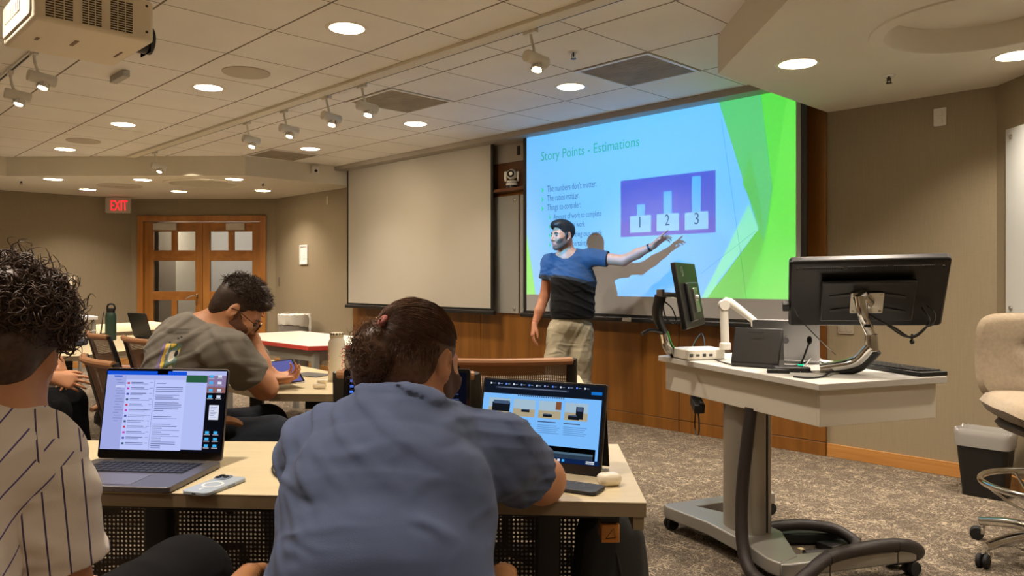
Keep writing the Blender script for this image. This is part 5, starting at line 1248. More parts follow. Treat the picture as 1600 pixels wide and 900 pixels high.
# portable screen
rbp = Zp(938, 746, DZ); TL_ = Vector((.905, -.425, 0)).normalized()
PW, PH = .362, .236; tl = math.radians(14)
pcx = rbp-TL_*(PW/2); 
Mp = mframe(pcx, TL_, Vector((0, 0, 1))); Mp.translation = pcx
ps = thing('portable_monitor', 'black portable screen showing robot vacuum pictures, propped on the near desk', 'monitor', mtx=Mp)
T = Matrix.Rotation(-tl, 4, 'X')
q = MB(); q.rbox((0, .005, PH/2), (PW, .010, PH), .006, axis='y', mtx=T); q.build('housing', M_SATIN, ps, bevel=.0015)
q = MB(); q.box((0, .010+.0, PH*.42), (PW*.96, .003, PH*.8), mtx=Matrix.Translation((0, .088, 0)) @ Matrix.Rotation(math.radians(9), 4, 'X')); q.build('cover_stand', M_BLACK, ps, bevel=.001)
a0, a1, b0, b1 = -PW/2+.006, PW/2-.006, .026, PH-.006
sky = E('page_blue', (122, 186, 250)); LAY = [(a0, a1, b0, b1, E('browser_dark', (20, 26, 40), .8)), (a0, SX(.985), SZ(.80), SZ(.175), sky), (a0, SX(.985), SZ(.94), SZ(.80), E('page_black', (6, 6, 8), .5)), (a0, a1, b0, SZ(.94), E('task_bar', (16, 36, 78), .9)), (SX(.965), SX(.985), SZ(.94), SZ(.80), sky)]
for i in range(13): LAY += [(SX(.05+.066*i), SX(.062+.066*i), SZ(.052), SZ(.03), E('tab_icon%d' % (i % 3), ((220, 225, 235), (150, 170, 220), (90, 140, 250))[i % 3])), (SX(.068+.066*i), SX(.09+.066*i), SZ(.046), SZ(.036), E('tab_text', (120, 130, 150), .8))]
LAY += [(SX(.10), SX(.72), SZ(.105), SZ(.075), E('address', (44, 54, 76), .8)), (SX(.12), SX(.70), SZ(.095), SZ(.086), E('tab_text', (120, 130, 150), .8)), (SX(.90), SX(.985), SZ(.115), SZ(.075), E('blue_chip', (20, 110, 200)))]
ti = E('page_text', (70, 92, 130), .9); tp_ = E('page_text_pale', (98, 142, 200))
fl_ = E('photo_floor', (172, 160, 132)); wl_ = E('photo_wall', (160, 186, 206)); vb_ = E('vacuum_black', (22, 26, 34), .8); vg_ = E('vacuum_grey', (70, 90, 120), .9); br_ = E('photo_brown', (128, 78, 50))
for k in range(4):
    x0 = .055+.215*k; x1 = x0+.185; LAY += [(SX(x0), SX(x1), SZ(.46), SZ(.235), wl_), (SX(x0), SX(x1), SZ(.46), SZ(.36), fl_)]
    if k == 0: LAY += [(SX(x0+.03), SX(x1), SZ(.41), SZ(.29), vb_), (SX(x0+.04), SX(x1-.005), SZ(.31), SZ(.265), vg_)]
    if k == 1: LAY += [(SX(x0+.07), SX(x0+.14), SZ(.40), SZ(.365), vb_), (SX(x0+.075), SX(x0+.135), SZ(.372), SZ(.36), vg_)]
    if k == 2: LAY += [(SX(x0+.14), SX(x1), SZ(.34), SZ(.235), br_), (SX(x0+.04), SX(x0+.115), SZ(.44), SZ(.405), vb_), (SX(x0+.045), SX(x0+.11), SZ(.412), SZ(.398), vg_)]
    if k == 3: LAY += [(SX(x0+.09), SX(x0+.15), SZ(.44), SZ(.28), vb_), (SX(x0+.03), SX(x0+.12), SZ(.45), SZ(.40), vb_), (SX(x0+.035), SX(x0+.10), SZ(.405), SZ(.39), vg_), (SX(x0+.10), SX(x0+.14), SZ(.34), SZ(.285), vg_)]
    LAY += [(SX(x0), SX(x0+.15-.02*(k % 2)), SZ(.512), SZ(.498), ti)]
    for j in range(5): LAY += [(SX(x0), SX(x1-.012*((j+k) % 3)), SZ(.545+j*.024+.009), SZ(.545+j*.024), tp_)]
for j in range(22): LAY += [(SX(.30+.018*j), SX(.312+.018*j), SZ(.195), SZ(.178), ti)]
LAY += [(SX(.30), SX(.38), SZ(.84), SZ(.825), E('caption_white', (220, 226, 236))), (SX(.50), SX(.60), SZ(.84), SZ(.825), E('caption_white', (220, 226, 236))), (SX(.30), SX(.40), SZ(.94), SZ(.87), vg_), (SX(.47), SX(.95), SZ(.94), SZ(.865), E('photo_dusk', (46, 62, 80), .9)), (SX(.47), SX(.95), SZ(.89), SZ(.865), E('photo_dusk2', (82, 110, 130), .9))]
for k in range(8): LAY += [(SX(.46+.036*k), SX(.48+.036*k), SZ(.985), SZ(.955), E('task_icon%d' % (k % 4), ((240, 200, 90), (60, 190, 110), (220, 225, 235), (60, 170, 240))[k % 4]))]
LAY += [(SX(.90), SX(.965), SZ(.965), SZ(.952), E('caption_white', (220, 226, 236))), (SX(.90), SX(.965), SZ(.985), SZ(.973), E('caption_white', (220, 226, 236)))]
scr_layers(ps, T @ Matrix.Translation((0, -.0005, 0)), LAY)
# phones
def phone(lab, p, rz, mm, ring, cam_m, L_=.150, W_=.074, grp=None):
    r = thing('smartphone', lab, 'phone', p, rz)
    q = MB(); q.rbox((0, 0, .005), (W_, L_, .0095), .012); q.build('case', mm, r, bevel=.0025, bseg=3)
    q = MB(); q.prism(circ(0, 0, .026, 32), .0097, .0102, Matrix.Translation((0, -.008, 0)), holes=[circ(0, 0, .020, 32)[::-1]]); q.bx(-.003, .003, -.058, -.040, .0097, .0102); q.build('magnet_ring', ring, r)
    q = MB(); q.rbox((-.016, .052, .0108), (.036, .038, .0025), .009); cmo = q.build('camera_bump', cam_m, r, bevel=.001)
    for dx, dy in ((-.025, .060), (-.025, .044), (-.008, .052)):
        q = MB(); q.lathe([(.0075, .0), (.0075, .002), (.005, .0021), (0, .001)], 16, Matrix.Translation((dx, dy, .012))); q.build('lens', MATS['dark_glass'], cmo)
    q = MB(); q.bx(W_/2-.0005, W_/2+.0008, .0, .025, .003, .007); q.build('side_button', cam_m, r)
    q = MB(); q.box((0, -L_/2-.0002, .005), (.010, .001, .003)); q.build('charge_port', M_BLACK, r)
    return r
pp = Zp(336, 762, DZ); phone('pale blue grey phone lying face down beside the large grey laptop', (pp.x, pp.y, DZ+.0003), -.30, mat('case_bluegrey', (160, 172, 184), .35), mat('ring_white', (222, 224, 224), .4), mat('cam_blue', (120, 132, 150), .2))
pp = Zp(893, 764, DZ); phone('black phone lying face down in front of the portable screen', (pp.x, pp.y, DZ+.0003), math.radians(62), mat('case_black', (34, 34, 37), .55), mat('ring_black', (52, 52, 55), .5), mat('cam_black', (20, 20, 22), .2))
def buds(lab, p, rz):
    r = thing('earbud_case', lab, 'earbud case', p, rz)
    q = MB(); pts = rrect(.060, .045, .020, 8); q.prism(pts, .0, .030); q.build('case', mat('glossy_white', (240, 228, 204), .18), r, bevel=.0135, bseg=6)
    return r
pp = Zp(953, 761, DZ); e1 = buds('white earbud case on the near desk beside the black phone', (pp.x, pp.y+.018, DZ), .2)
e1.children[0].modifiers[0].width = .0140
pp = Zp(498, 608, DZ); e2 = copy_tree(e1); e2.location = (pp.x, pp.y+.015, DZ); e2.rotation_euler = (0, 0, -.1); tag(e2, 'white earbud case at the desk edge below the white bottle')
q = MB(); q.rbox((.014, -.002, .0375), (.048, .036, .014), .014); o = q.build('lid', MATS['glossy_white'], e2, bevel=.005)
q = MB(); q.tube([Zp(436, 728, DZ)+Vector((.01, 0, .004)), Zp(432, 724, DZ)+Vector((0, .01, .004)), Zp(426, 732, DZ)+Vector((0, 0, .004)), Zp(428, 742, DZ)+Vector((0, 0, .004)), Zp(440, 752, DZ)+Vector((0, 0, .004))], .003, 8, smooth=5)
tag(q.build('earphone_cord', M_BLACK), 'dark cord end curling out beside the blue shirt on the near desk', 'cord')
# white bottle with red lettering
pb_ = Zp(523, 596, DZ); bt = thing('water_bottle', 'tall white drinks bottle with red letters down its sides', 'bottle', pb_+Vector((0, .045, 0)))
q = MB(); q.lathe([(0, 0), (.040, 0), (.0425, .004), (.0425, .185), (.040, .196), (.033, .208), (.032, .214)], 32); q.build('body', mat('bottle_white', (226, 220, 204), .4), bt)
q = MB(); q.lathe([(.032, .214), (.034, .215), (.034, .234), (.030, .238), (0, .238)], 28); q.build('cap', mat('cap_cream', (196, 186, 160), .5), bt)
q = MB()
for k in range(14): a = 2*math.pi*k/14; q.box((.0335*math.cos(a), .0335*math.sin(a), .232), (.004, .006, .010), rz=a)
q.build('cap_ridges', M_BLACK, bt)
q = MB()
for a0_ in (-math.pi/2+1.12, -math.pi/2-1.15):
    for k, ch in enumerate('COCO'):
        vs_, fs_ = textmesh(ch, .042)
        for v in vs_: pass
        q.add([(.0432*math.cos(a0_+(v.y-.014)/.0425), .0432*math.sin(a0_+(v.y-.014)/.0425), .165-k*.034-v.x) for v in vs_], fs_)
q.build('red_letters', mat('letter_red', (196, 34, 40), .5), bt)
# sheet and items on the angled desk
pn = Zp(487, 586, DZ); q = MB(); q.rbox((0, 0, .002), (.20, .13, .004), .006); o = q.build('notebook', mat('slate_cover', (92, 90, 86), .6), loc=pn); o.rotation_euler = (0, 0, -.55); tag(o, 'thin slate grey notebook lying flat beside the white bottle', 'notebook')
# left desk things
pg = Zp(173, 531, DZ); gbm = thing('water_bottle', 'dark green flask with a black loop cap on the far desk', 'bottle', pg)
q = MB(); q.lathe([(0, 0), (.040, 0), (.042, .006), (.042, .20), (.036, .222), (.028, .230)], 28); q.build('body', mat('flask_green', (40, 66, 54), .5), gbm)
q = MB(); q.lathe([(.030, .228), (.033, .230), (.033, .262), (0, .266)], 24); q.tube([(-.03, 0, .255), (-.02, 0, .292), (.02, 0, .296), (.036, 0, .268), (.03, 0, .245)], .008, 8, smooth=5); q.build('cap', M_BLACK, gbm)
pl0 = Zp(156, 529, DZ); laptop('laptop', 'dark laptop seen edge-on beside the green flask', (pl0.x, pl0.y, DZ), (.45, -.90), .32, .22, .215, math.radians(8), M_SATIN, MATS['display_off'], None, keys=True)
pl1 = Zp(220, 531, DZ); laptop('laptop', 'black laptop with its lid back to the viewer on the far desk', (pl1.x, pl1.y+.05, DZ), (-.80, .60), .30, .21, .215, math.radians(16), mat('lid_black', (16, 16, 18), .5), MATS['display_off'], None, keys=True)
ps_ = Zp(136, 492, .80); hs = thing('hand_sanitiser', 'clear pump bottle on the small table by the far wall', 'hand sanitiser', (ps_.x-.05, ps_.y-.35, .80))
q = MB(); q.lathe([(0, 0), (.04, 0), (.042, .01), (.042, .10), (.03, .12), (.014, .13)], 20); q.build('bottle', mat('sanitiser_clear', (222, 214, 204), .15, trans=.4), hs)
q = MB(); q.cyl((0, 0, .13), (0, 0, .175), .012); q.tube([(0, 0, .175), (0, 0, .185), (.05, -.02, .18)], .007, 8, smooth=3); q.build('pump', M_TILEW, hs)
r = thing('desk_box', 'small dark box beside the pump bottle by the far wall', 'box', (ps_.x-.20, ps_.y-.30, .80), -TH)
q = MB(); q.rbox((0, 0, .03), (.16, .10, .06), .01); q.build('box', mat('box_dark', (38, 32, 28), .6), r, bevel=.003); q = MB(); q.box((0, 0, .064), (.13, .08, .008)); q.build('paper_stack', mat('paper', (232, 226, 216), .8), r)
pcw = [Zp(128, 536, DZ), Zp(140, 530, DZ), Zp(150, 526, DZ), Zp(158, 529, DZ)]
q = MB(); q.tube([p_+Vector((0, 0, .004+z)) for p_, z in zip(pcw, (0, .05, .05, .0))], .004, 8, smooth=6); tag(q.build('charger_cord', mat('cord_white', (230, 226, 216), .5)), 'white charger cord arching beside the edge-on laptop', 'cord')
pj = Zp(100, 540, DZ); q = MB(); q.rbox((0, 0, .02), (.30, .20, .04), .05); o = q.build('folded_jacket', mat('navy_cloth', (38, 44, 66), .9, bump=.5, bscale=60), loc=pj, bevel=.015); tag(o, 'folded navy cloth lying on the far desk', 'jacket')
# bags
def softbox(name, lab, cat, c, d, mm, seed, rz=0, top=.75, lean=(0, 0), pocket=True):
    rg2 = random.Random(seed); r = thing(name, lab, cat, c, rz)
    q = MB(); vs_, fs_ = [], []; nz = 18; n = 40
    for j in range(nz+1):
        t = j/nz; k = (1-(1-top)*t**1.5); z = d[2]*t
        if t > .9: k *= math.sqrt(max(.02, 1-((t-.9)/.1)**2*.8))
        for i in range(n):
            a = 2*math.pi*i/n; x = math.copysign(abs(math.cos(a))**.55, math.cos(a))*d[0]/2*k; y = math.copysign(abs(math.sin(a))**.55, math.sin(a))*d[1]/2*k
            w_ = .006*math.sin(5*a+6*t+seed)+.004*math.sin(11*a-9*t); vs_.append((x*(1+w_*3)+lean[0]*t, y*(1+w_*3)+lean[1]*t, z))
    for j in range(nz): fs_ += [[j*n+i, j*n+(i+1) % n, (j+1)*n+(i+1) % n, (j+1)*n+i] for i in range(n)]
    fs_ += [list(range(n))[::-1], [nz*n+i for i in range(n)]]
    q.add(vs_, fs_); q.build('bag_body', mm, r, ang=60)
    return r
M_BAG = mat('bag_canvas', (34, 34, 31), .85, bump=.4, bscale=400)
bg = softbox('backpack', 'large black backpack standing under the end of the near desk', 'bag', (.275, 2.115, 0), (.26, .20, .61), M_BAG, 4, .15, .62, (-.01, 0))
q = MB(); q.tube([(.02, -.106, .02), (.03, -.100, .25), (.0, -.082, .46), (-.02, -.05, .57)], .004, 6, smooth=6); q.build('zipper', M_BLACK, bg)
q = MB(); q.tube([(-.06, .02, .585), (-.05, .02, .63), (.03, .02, .63), (.05, .02, .585)], .008, 8, smooth=5); q.build('handle', M_BAG, bg)
bg2 = softbox('shoulder_bag', 'black bag hung on the chair behind the man with the bun', 'bag', (-.625, 2.80, .46), (.12, .20, .41), M_BAG, 9, .1, .45, (.035, 0))
# ================================================================ ORGANIC SHAPES (distance fields -> one smooth mesh)
def V3(p): return np.array([p[0], p[1], p[2]], dtype=np.float32)
class Field:
    def __init__(s): s.p = []; s.post = []
    def cone(s, a, b, ra, rb, k=.03, op='u', n=None, flat=1.0):
        s.p.append(('c', V3(a), V3(b), ra, rb, k, op, None if n is None else V3(Vector(n).normalized()), flat)); return s
    def chain(s, pts, rs, k=.02, **kw):
        for i in range(len(pts)-1): s.cone(pts[i], pts[i+1], rs[i], rs[i+1], k, **kw)
        return s
    def ell(s, c, r, rot=None, k=.03, op='u'):
        s.p.append(('e', V3(c), V3(r), np.array(rot if rot is not None else Matrix.Identity(3), dtype=np.float32), k, op)); return s
    def cut(s, pt, n): s.post.append(('plane', V3(pt), V3(Vector(n).normalized()))); return s     # keeps the side opposite n
    def fn(s, f): s.post.append(('fn', f)); return s
    def bounds(s):
        lo = np.full(3, 1e9); hi = np.full(3, -1e9)
        for q in s.p:
            op = q[6] if q[0] == 'c' else q[5]
            if op != 'u': continue
            if q[0] == 'c':
                r = max(q[3], q[4])*max(1, q[8]); pts = (q[1]-r, q[1]+r, q[2]-r, q[2]+r)
            else: r = float(q[2].max()); pts = (q[1]-r, q[1]+r)
            for p in pts: lo = np.minimum(lo, p); hi = np.maximum(hi, p)
        return lo, hi
    def eval(s, h, pad=.03):
        lo, hi = s.bounds(); lo -= pad; hi += pad
        for t in s.post:
            if t[0] == 'plane':
                for ax in range(3):
                    if abs(t[2][ax]) > .98:
                        if t[2][ax] > 0: hi[ax] = min(hi[ax], t[1][ax]+3*h+.02)
                        else: lo[ax] = max(lo[ax], t[1][ax]-3*h-.02)
        n = np.maximum(4, np.ceil((hi-lo)/h).astype(int)+1); f = np.full(tuple(n), 1.0, np.float32)
        ax = [(lo[i]+h*np.arange(n[i])).astype(np.float32) for i in range(3)]
        for q in s.p:
            if q[0] == 'c': a, b, ra, rb, k, op, nn, fl = q[1:]; r = max(ra, rb)*max(1, fl); plo = np.minimum(a, b)-r; phi = np.maximum(a, b)+r
            else: c, rr, rot, k, op = q[1:]; r = float(rr.max()); plo = c-r; phi = c+r
            m = max(k, 3*h)+h; i0 = np.clip(np.floor((plo-m-lo)/h).astype(int), 0, n); i1 = np.clip(np.ceil((phi+m-lo)/h).astype(int)+1, 0, n)
            if (i1 <= i0).any(): continue
            sl_ = tuple(slice(i0[i], i1[i]) for i in range(3))
            X = ax[0][sl_[0]][:, None, None]; Y = ax[1][sl_[1]][None, :, None]; Z = ax[2][sl_[2]][None, None, :]
            if q[0] == 'c':
                ba = b-a; px, py, pz = X-a[0], Y-a[1], Z-a[2]
                t = np.clip((px*ba[0]+py*ba[1]+pz*ba[2])/max(1e-9, float(ba@ba)), 0, 1)
                px = px-t*ba[0]; py = py-t*ba[1]; pz = pz-t*ba[2]; d2 = px*px+py*py+pz*pz
                if nn is not None:
                    w_ = px*nn[0]+py*nn[1]+pz*nn[2]; d2 = d2+w_*w_*(1/(fl*fl)-1)
                d = np.sqrt(d2)-(ra+(rb-ra)*t)
                if nn is not None: d = d*min(1, fl)**.5
            else:
                px, py, pz = X-c[0], Y-c[1], Z-c[2]
                q0 = px*rot[0, 0]+py*rot[1, 0]+pz*rot[2, 0]; q1 = px*rot[0, 1]+py*rot[1, 1]+pz*rot[2, 1]; q2 = px*rot[0, 2]+py*rot[1, 2]+pz*rot[2, 2]
                k0 = np.sqrt((q0/rr[0])**2+(q1/rr[1])**2+(q2/rr[2])**2); k1 = np.sqrt((q0/rr[0]**2)**2+(q1/rr[1]**2)**2+(q2/rr[2]**2)**2)
                d = k0*(k0-1)/np.maximum(k1, 1e-6)
            g = f[sl_]
            if op == 'u':
                hh = np.maximum(k-np.abs(g-d), 0)/max(k, 1e-6); f[sl_] = np.minimum(g, d)-hh*hh*k*.25
            else:
                d = -d; hh = np.maximum(k-np.abs(g-d), 0)/max(k, 1e-6); f[sl_] = np.maximum(g, d)+hh*hh*k*.25
        X = ax[0][:, None, None]; Y = ax[1][None, :, None]; Z = ax[2][None, None, :]
        for t in s.post:
            if t[0] == 'plane':
                d = (X-t[1][0])*t[2][0]+(Y-t[1][1])*t[2][1]+(Z-t[1][2])*t[2][2]; f = np.maximum(f, d)
            else: f = t[1](f, X, Y, Z)
        f[0] = f[-1] = 1; f[:, 0] = f[:, -1] = 1; f[:, :, 0] = f[:, :, -1] = 1
        return f, lo, h
def nets(f, lo, h):
    s_ = (f < 0); c = np.zeros(tuple(np.array(f.shape)-1), np.uint8)
    offs = [(i, j, k) for i in (0, 1) for j in (0, 1) for k in (0, 1)]
    nx, ny, nz = c.shape
    for i, j, k in offs: c += s_[i:i+nx, j:j+ny, k:k+nz]
    act = np.argwhere((c > 0) & (c < 8)); N = len(act)
    idx = np.full(c.shape, -1, np.int32); idx[act[:, 0], act[:, 1], act[:, 2]] = np.arange(N)
    val = np.stack([f[act[:, 0]+i, act[:, 1]+j, act[:, 2]+k] for i, j, k in offs], 1)
    O = np.array(offs, np.float32); acc = np.zeros((N, 3)); cnt = np.zeros(N)
    for a in range(8):
        for b in range(a+1, 8):
            if np.abs(O[a]-O[b]).sum() != 1: continue
            va, vb = val[:, a], val[:, b]; m = (va < 0) != (vb < 0)
            t = np.where(m, va/np.where(np.abs(va-vb) < 1e-12, 1, va-vb), 0)
            p = O[a]+t[:, None]*(O[b]-O[a]); acc += np.where(m[:, None], p, 0); cnt += m
    v = lo+h*(act+acc/cnt[:, None]); quads = []
    for axs in range(3):
        sh = [slice(None)]*3; sh2 = [slice(None)]*3; sh[axs] = slice(0, -1); sh2[axs] = slice(1, None)
        e = s_[tuple(sh)] != s_[tuple(sh2)]; E_ = np.argwhere(e)
        o1, o2 = [a for a in range(3) if a != axs]
        ok = (E_[:, o1] > 0) & (E_[:, o2] > 0) & (E_[:, o1] < f.shape[o1]-1) & (E_[:, o2] < f.shape[o2]-1); E_ = E_[ok]
        ins = s_[tuple(E_.T)]
        cells = []
        for d1_, d2_ in ((1, 1), (0, 1), (0, 0), (1, 0)):
            q = E_.copy(); q[:, o1] -= d1_; q[:, o2] -= d2_; cells.append(idx[tuple(q.T)])
        Q = np.stack(cells, 1); flip = ins if axs != 1 else ~ins
        Q[~flip] = Q[~flip][:, ::-1]; quads.append(Q)
    return v, np.concatenate(quads)
def organic(name, fld, h, mats, parent, origin=None, mfn=None, smooth_it=1, inv=None):
    f, lo, h = fld.eval(h); v, q = nets(f, lo, h)
    if smooth_it:                                # light relaxing along mesh edges
        for _ in range(smooth_it):
            acc = np.zeros_like(v); cnt = np.zeros(len(v))
            for a, b in ((0, 1), (1, 2), (2, 3), (3, 0)):
                np.add.at(acc, q[:, a], v[q[:, b]]); np.add.at(cnt, q[:, a], 1); np.add.at(acc, q[:, b], v[q[:, a]]); np.add.at(cnt, q[:, b], 1)
            v = v*.5+.5*acc/np.maximum(cnt, 1)[:, None]
    o3 = np.array(origin if origin is not None else (0, 0, 0), dtype=float)
    me = bpy.data.meshes.new(name); me.from_pydata((v-o3).tolist(), [], q.tolist())
    mats = mats if isinstance(mats, (list, tuple)) else [mats]
    for m in mats: me.materials.append(m)
    if mfn is not None:
        cen = v[q].mean(1); me.polygons.foreach_set('material_index', mfn(cen).astype(np.int32))
    me.polygons.foreach_set('use_smooth', [True]*len(q)); me.update()
    o = bpy.data.objects.new(name, me); COL.objects.link(o)
    if parent is not None: o.parent = parent
    return o
def wob(seed, n, scale):                      # smooth pseudo noise from a few plane waves
    rg2 = np.random.RandomState(seed); K = rg2.normal(size=(n, 3)); K /= np.linalg.norm(K, axis=1)[:, None]; K *= scale*rg2.uniform(.6, 1.6, (n, 1)); ph = rg2.uniform(0, 6.28, n)
    def fn(X, Y, Z):
        r = 0
        for k, p in zip(K, ph): r = r+np.sin(k[0]*X+k[1]*Y+k[2]*Z+p)
        return r/n
    return fn
def neckcut(p, n, rad):                          # opens a neckline without touching the shoulders
    p = V3(p); n = V3(Vector(n).normalized())
    def fn(f, X, Y, Z):
        t = (X-p[0])*n[0]+(Y-p[1])*n[1]+(Z-p[2])*n[2]; r2 = (X-p[0])**2+(Y-p[1])**2+(Z-p[2])**2-t*t
        return np.where((r2 < rad*rad) & (t > -.02), np.maximum(f, t), f).astype(np.float32)
    return fn
def folds(amp, direction, wavelength, seed, warp=.05):
    """soft cloth creases: narrow ridges along lines that wander"""
    d = Vector(direction).normalized(); w1 = wob(seed, 5, 11); w2 = wob(seed+1, 5, 7)
    def fn(f, X, Y, Z):
        ph = (X*d.x+Y*d.y+Z*d.z)/wavelength*2*math.pi+w1(X, Y, Z)*warp/wavelength*12
        rid = np.exp(-((np.sin(ph)-1)/.5)**2); m = np.clip(w2(X, Y, Z)*1.6+.25, 0, 1)
        return f-(amp*rid*m).astype(np.float32)
    return fn
# ---------------------------------------------------------------- heads and hands
def hmat(c, face, up=(0, 0, 1), s=1.0):
    """head frame: y looks out of the face, z is the crown"""
    y = Vector(face).normalized(); z = Vector(up); z = (z-y*z.dot(y)).normalized(); x = y.cross(z)
    M_ = Matrix((x*s, y*s, z*s)).transposed().to_4x4(); M_.translation = Vector(c); return M_
def head(fld, M_, s=1.0, ears=True):
    R3 = M_.to_3x3(); R3.normalize()
    def P(x, y, z): return M_ @ Vector((x, y, z))
    def e(c, r, k=.02, op='u', rot=None): fld.ell(P(*c), tuple(x*s for x in r), (R3 @ rot) if rot is not None else R3, k*s, op)
    def c_(a, b, ra, rb, k=.012, op='u'): fld.cone(P(*a), P(*b), ra*s, rb*s, k*s, op)
    e((0, -.014, .032), (.073, .093, .083)); e((0, .030, -.035), (.060, .060, .078), .03); e((0, .058, -.010), (.053, .036, .055), .02)
    for x in (-1, 1):
        c_((x*.050, .005, -.055), (x*.016, .066, -.094), .017, .016, .03); c_((x*.012, .082, .022), (x*.042, .066, .020), .010, .010, .014)
        e((x*.040, .064, -.028), (.020, .020, .022), .02)
    e((0, .072, -.098), (.022, .018, .017), .018)
    for x in (-1, 1): e((x*.031, .098, .001), (.017, .014, .011), .010, 's')
    c_((0, .090, .012), (0, .112, -.030), .0075, .0105, .010)
    for x in (-1, 1): c_((x*.010, .100, -.036), (x*.013, .096, -.036), .008, .007, .006)
    c_((-.016, .090, -.063), (.016, .090, -.063), .0075, .0075, .006); c_((-.014, .089, -.073), (.014, .089, -.073), .008, .008, .006); c_((0, .094, -.063), (0, .094, -.063), .007, .007, .006)
    c_((-.020, .099, -.068), (.020, .099, -.068), .0022, .0022, .004, 's')
    if ears:
        for x in (-1, 1):
            rt = Matrix.Rotation(x*-.35, 3, 'Z') @ Matrix.Rotation(-.12, 3, 'X')
            e((x*.078, -.014, -.006), (.008, .020, .032), .008, 'u', rt); e((x*.085, -.008, -.002), (.006, .010, .018), .006, 's', rt); c_((x*.074, -.004, -.034), (x*.074, -.006, -.030), .008, .008, .008)
    return P
def hand(fld, wrist, d, palm, side, curl=(.25, .3, .35, .4), spread=.10, thumb=.6, s=1.0, k=.006, point=False):
    """palm plus five separate fingers; side +1: thumb lies along d x palm"""
    wrist = Vector(wrist); f = Vector(d).normalized(); n = Vector(palm); n = (n-f*n.dot(f)).normalized(); l = f.cross(n)*side
    def P(a, b, c): return wrist+(f*a+l*b+n*c)*s
    kn = [(.088, .030), (.093, .010), (.089, -.011), (.080, -.030)]
    for a, b in kn: fld.cone(P(0, b*.45, 0), P(a, b, 0), .0165*s, .0125*s, .016*s)
    fld.cone(P(.02, .012, .006), P(.06, .026, .010), .017*s, .014*s, .014*s)
    segs = [(.040, .024, .020), (.044, .027, .021), (.040, .025, .020), (.032, .019, .017)]
    for i, ((a, b), sg) in enumerate(zip(kn, segs)):
        base = P(a, b, 0); ang = 0; sp_ = (1.5-i)*spread; dirv = (f*math.cos(sp_)+l*math.sin(sp_)).normalized(); r = (.0088, .0092, .0087, .0076)[i]*s
        for j, L_ in enumerate(sg):
            ang += curl[i]*(1.0, 1.15, .8)[j]; dv = dirv*math.cos(ang)+n*math.sin(ang); nb = base+dv*L_*s
            fld.cone(base, nb, r*(1-.10*j), r*(1-.10*(j+1)), .003*s); base = nb
    b0 = P(.020, .022, .004); b1 = b0+(f*math.cos(thumb)*.7+l*math.sin(thumb)+n*.35).normalized()*.042*s
    b2 = b1+(f*math.cos(thumb*.6)+l*math.sin(thumb*.6)*.8+n*.25).normalized()*.032*s; b3 = b2+(f+l*.25*math.sin(thumb)+n*.25).normalized()*.025*s
    fld.cone(b0, b1, .0135*s, .0105*s, .012*s); fld.cone(b1, b2, .0105*s, .0092*s, .004*s); fld.cone(b2, b3, .0092*s, .0072*s, .004*s)
def eyes(M_, parent, origin, s=1.0, iris=(60, 38, 24)):
    for x in (-1, 1):
        q = MB(); T = Matrix.Translation(-Vector(origin)) @ M_
        q.sphere((x*.031, .0825, .001), .0112, 16, T); q.mi = 1
        q.lathe([(.0056, .0), (.004, .0012), (0, .0016)], 14, T @ Matrix.Translation((x*.031, .0930, .001)) @ rotm(-math.pi/2, 0, 0))
        q.build('eye', [mat('eye_white', (80, 74, 70), .2), mat('iris', iris, .15)], parent)
def brows(M_, parent, origin, mm):
    T = Matrix.Translation(-Vector(origin)) @ M_
    for x in (-1, 1):
        q = MB(); q.tube([T @ Vector((x*.012, .0935, .017)), T @ Vector((x*.03, .0905, .0225)), T @ Vector((x*.048, .078, .017))], [.003, .0038, .002], 8, smooth=5, flat=1.3); q.build('eyebrow', mm, parent)
def strandmesh(name, strands, r, mm, parent, n=3, origin=(0, 0, 0)):
    vs_ = []; fs_ = []; o3 = Vector(origin)
    for pts in strands:
        N = len(pts); o = len(vs_); x = None
        for i, p in enumerate(pts):
            t = (pts[min(i+1, N-1)]-pts[max(i-1, 0)]); t = t.normalized() if t.length > 1e-9 else Vector((0, 0, 1))
            if x is None: x = (Vector((.31, .57, .76)).cross(t)).normalized()
            else:
                x = x-t*x.dot(t); x = x.normalized() if x.length > 1e-6 else Vector((1, 0, 0))
            y = t.cross(x); rr = r*(1-.75*(i/(N-1))**2)
            for k in range(n):
                a = 2*math.pi*k/n; vs_.append(tuple(p+x*(rr*math.cos(a))+y*(rr*math.sin(a))-o3))
        for i in range(N-1):
            for k in range(n): k2 = (k+1) % n; fs_.append((o+i*n+k, o+i*n+k2, o+(i+1)*n+k2, o+(i+1)*n+k))
    me = bpy.data.meshes.new(name); me.from_pydata(vs_, [], fs_); me.materials.append(mm); me.polygons.foreach_set('use_smooth', [True]*len(fs_)); me.update()
    o = bpy.data.objects.new(name, me); COL.objects.link(o); o.parent = parent; return o
def hairmat(name, c1, c2, rough=.42):
    return mat(name, c1, rough, spec=.35, var=.35, vscale=90)
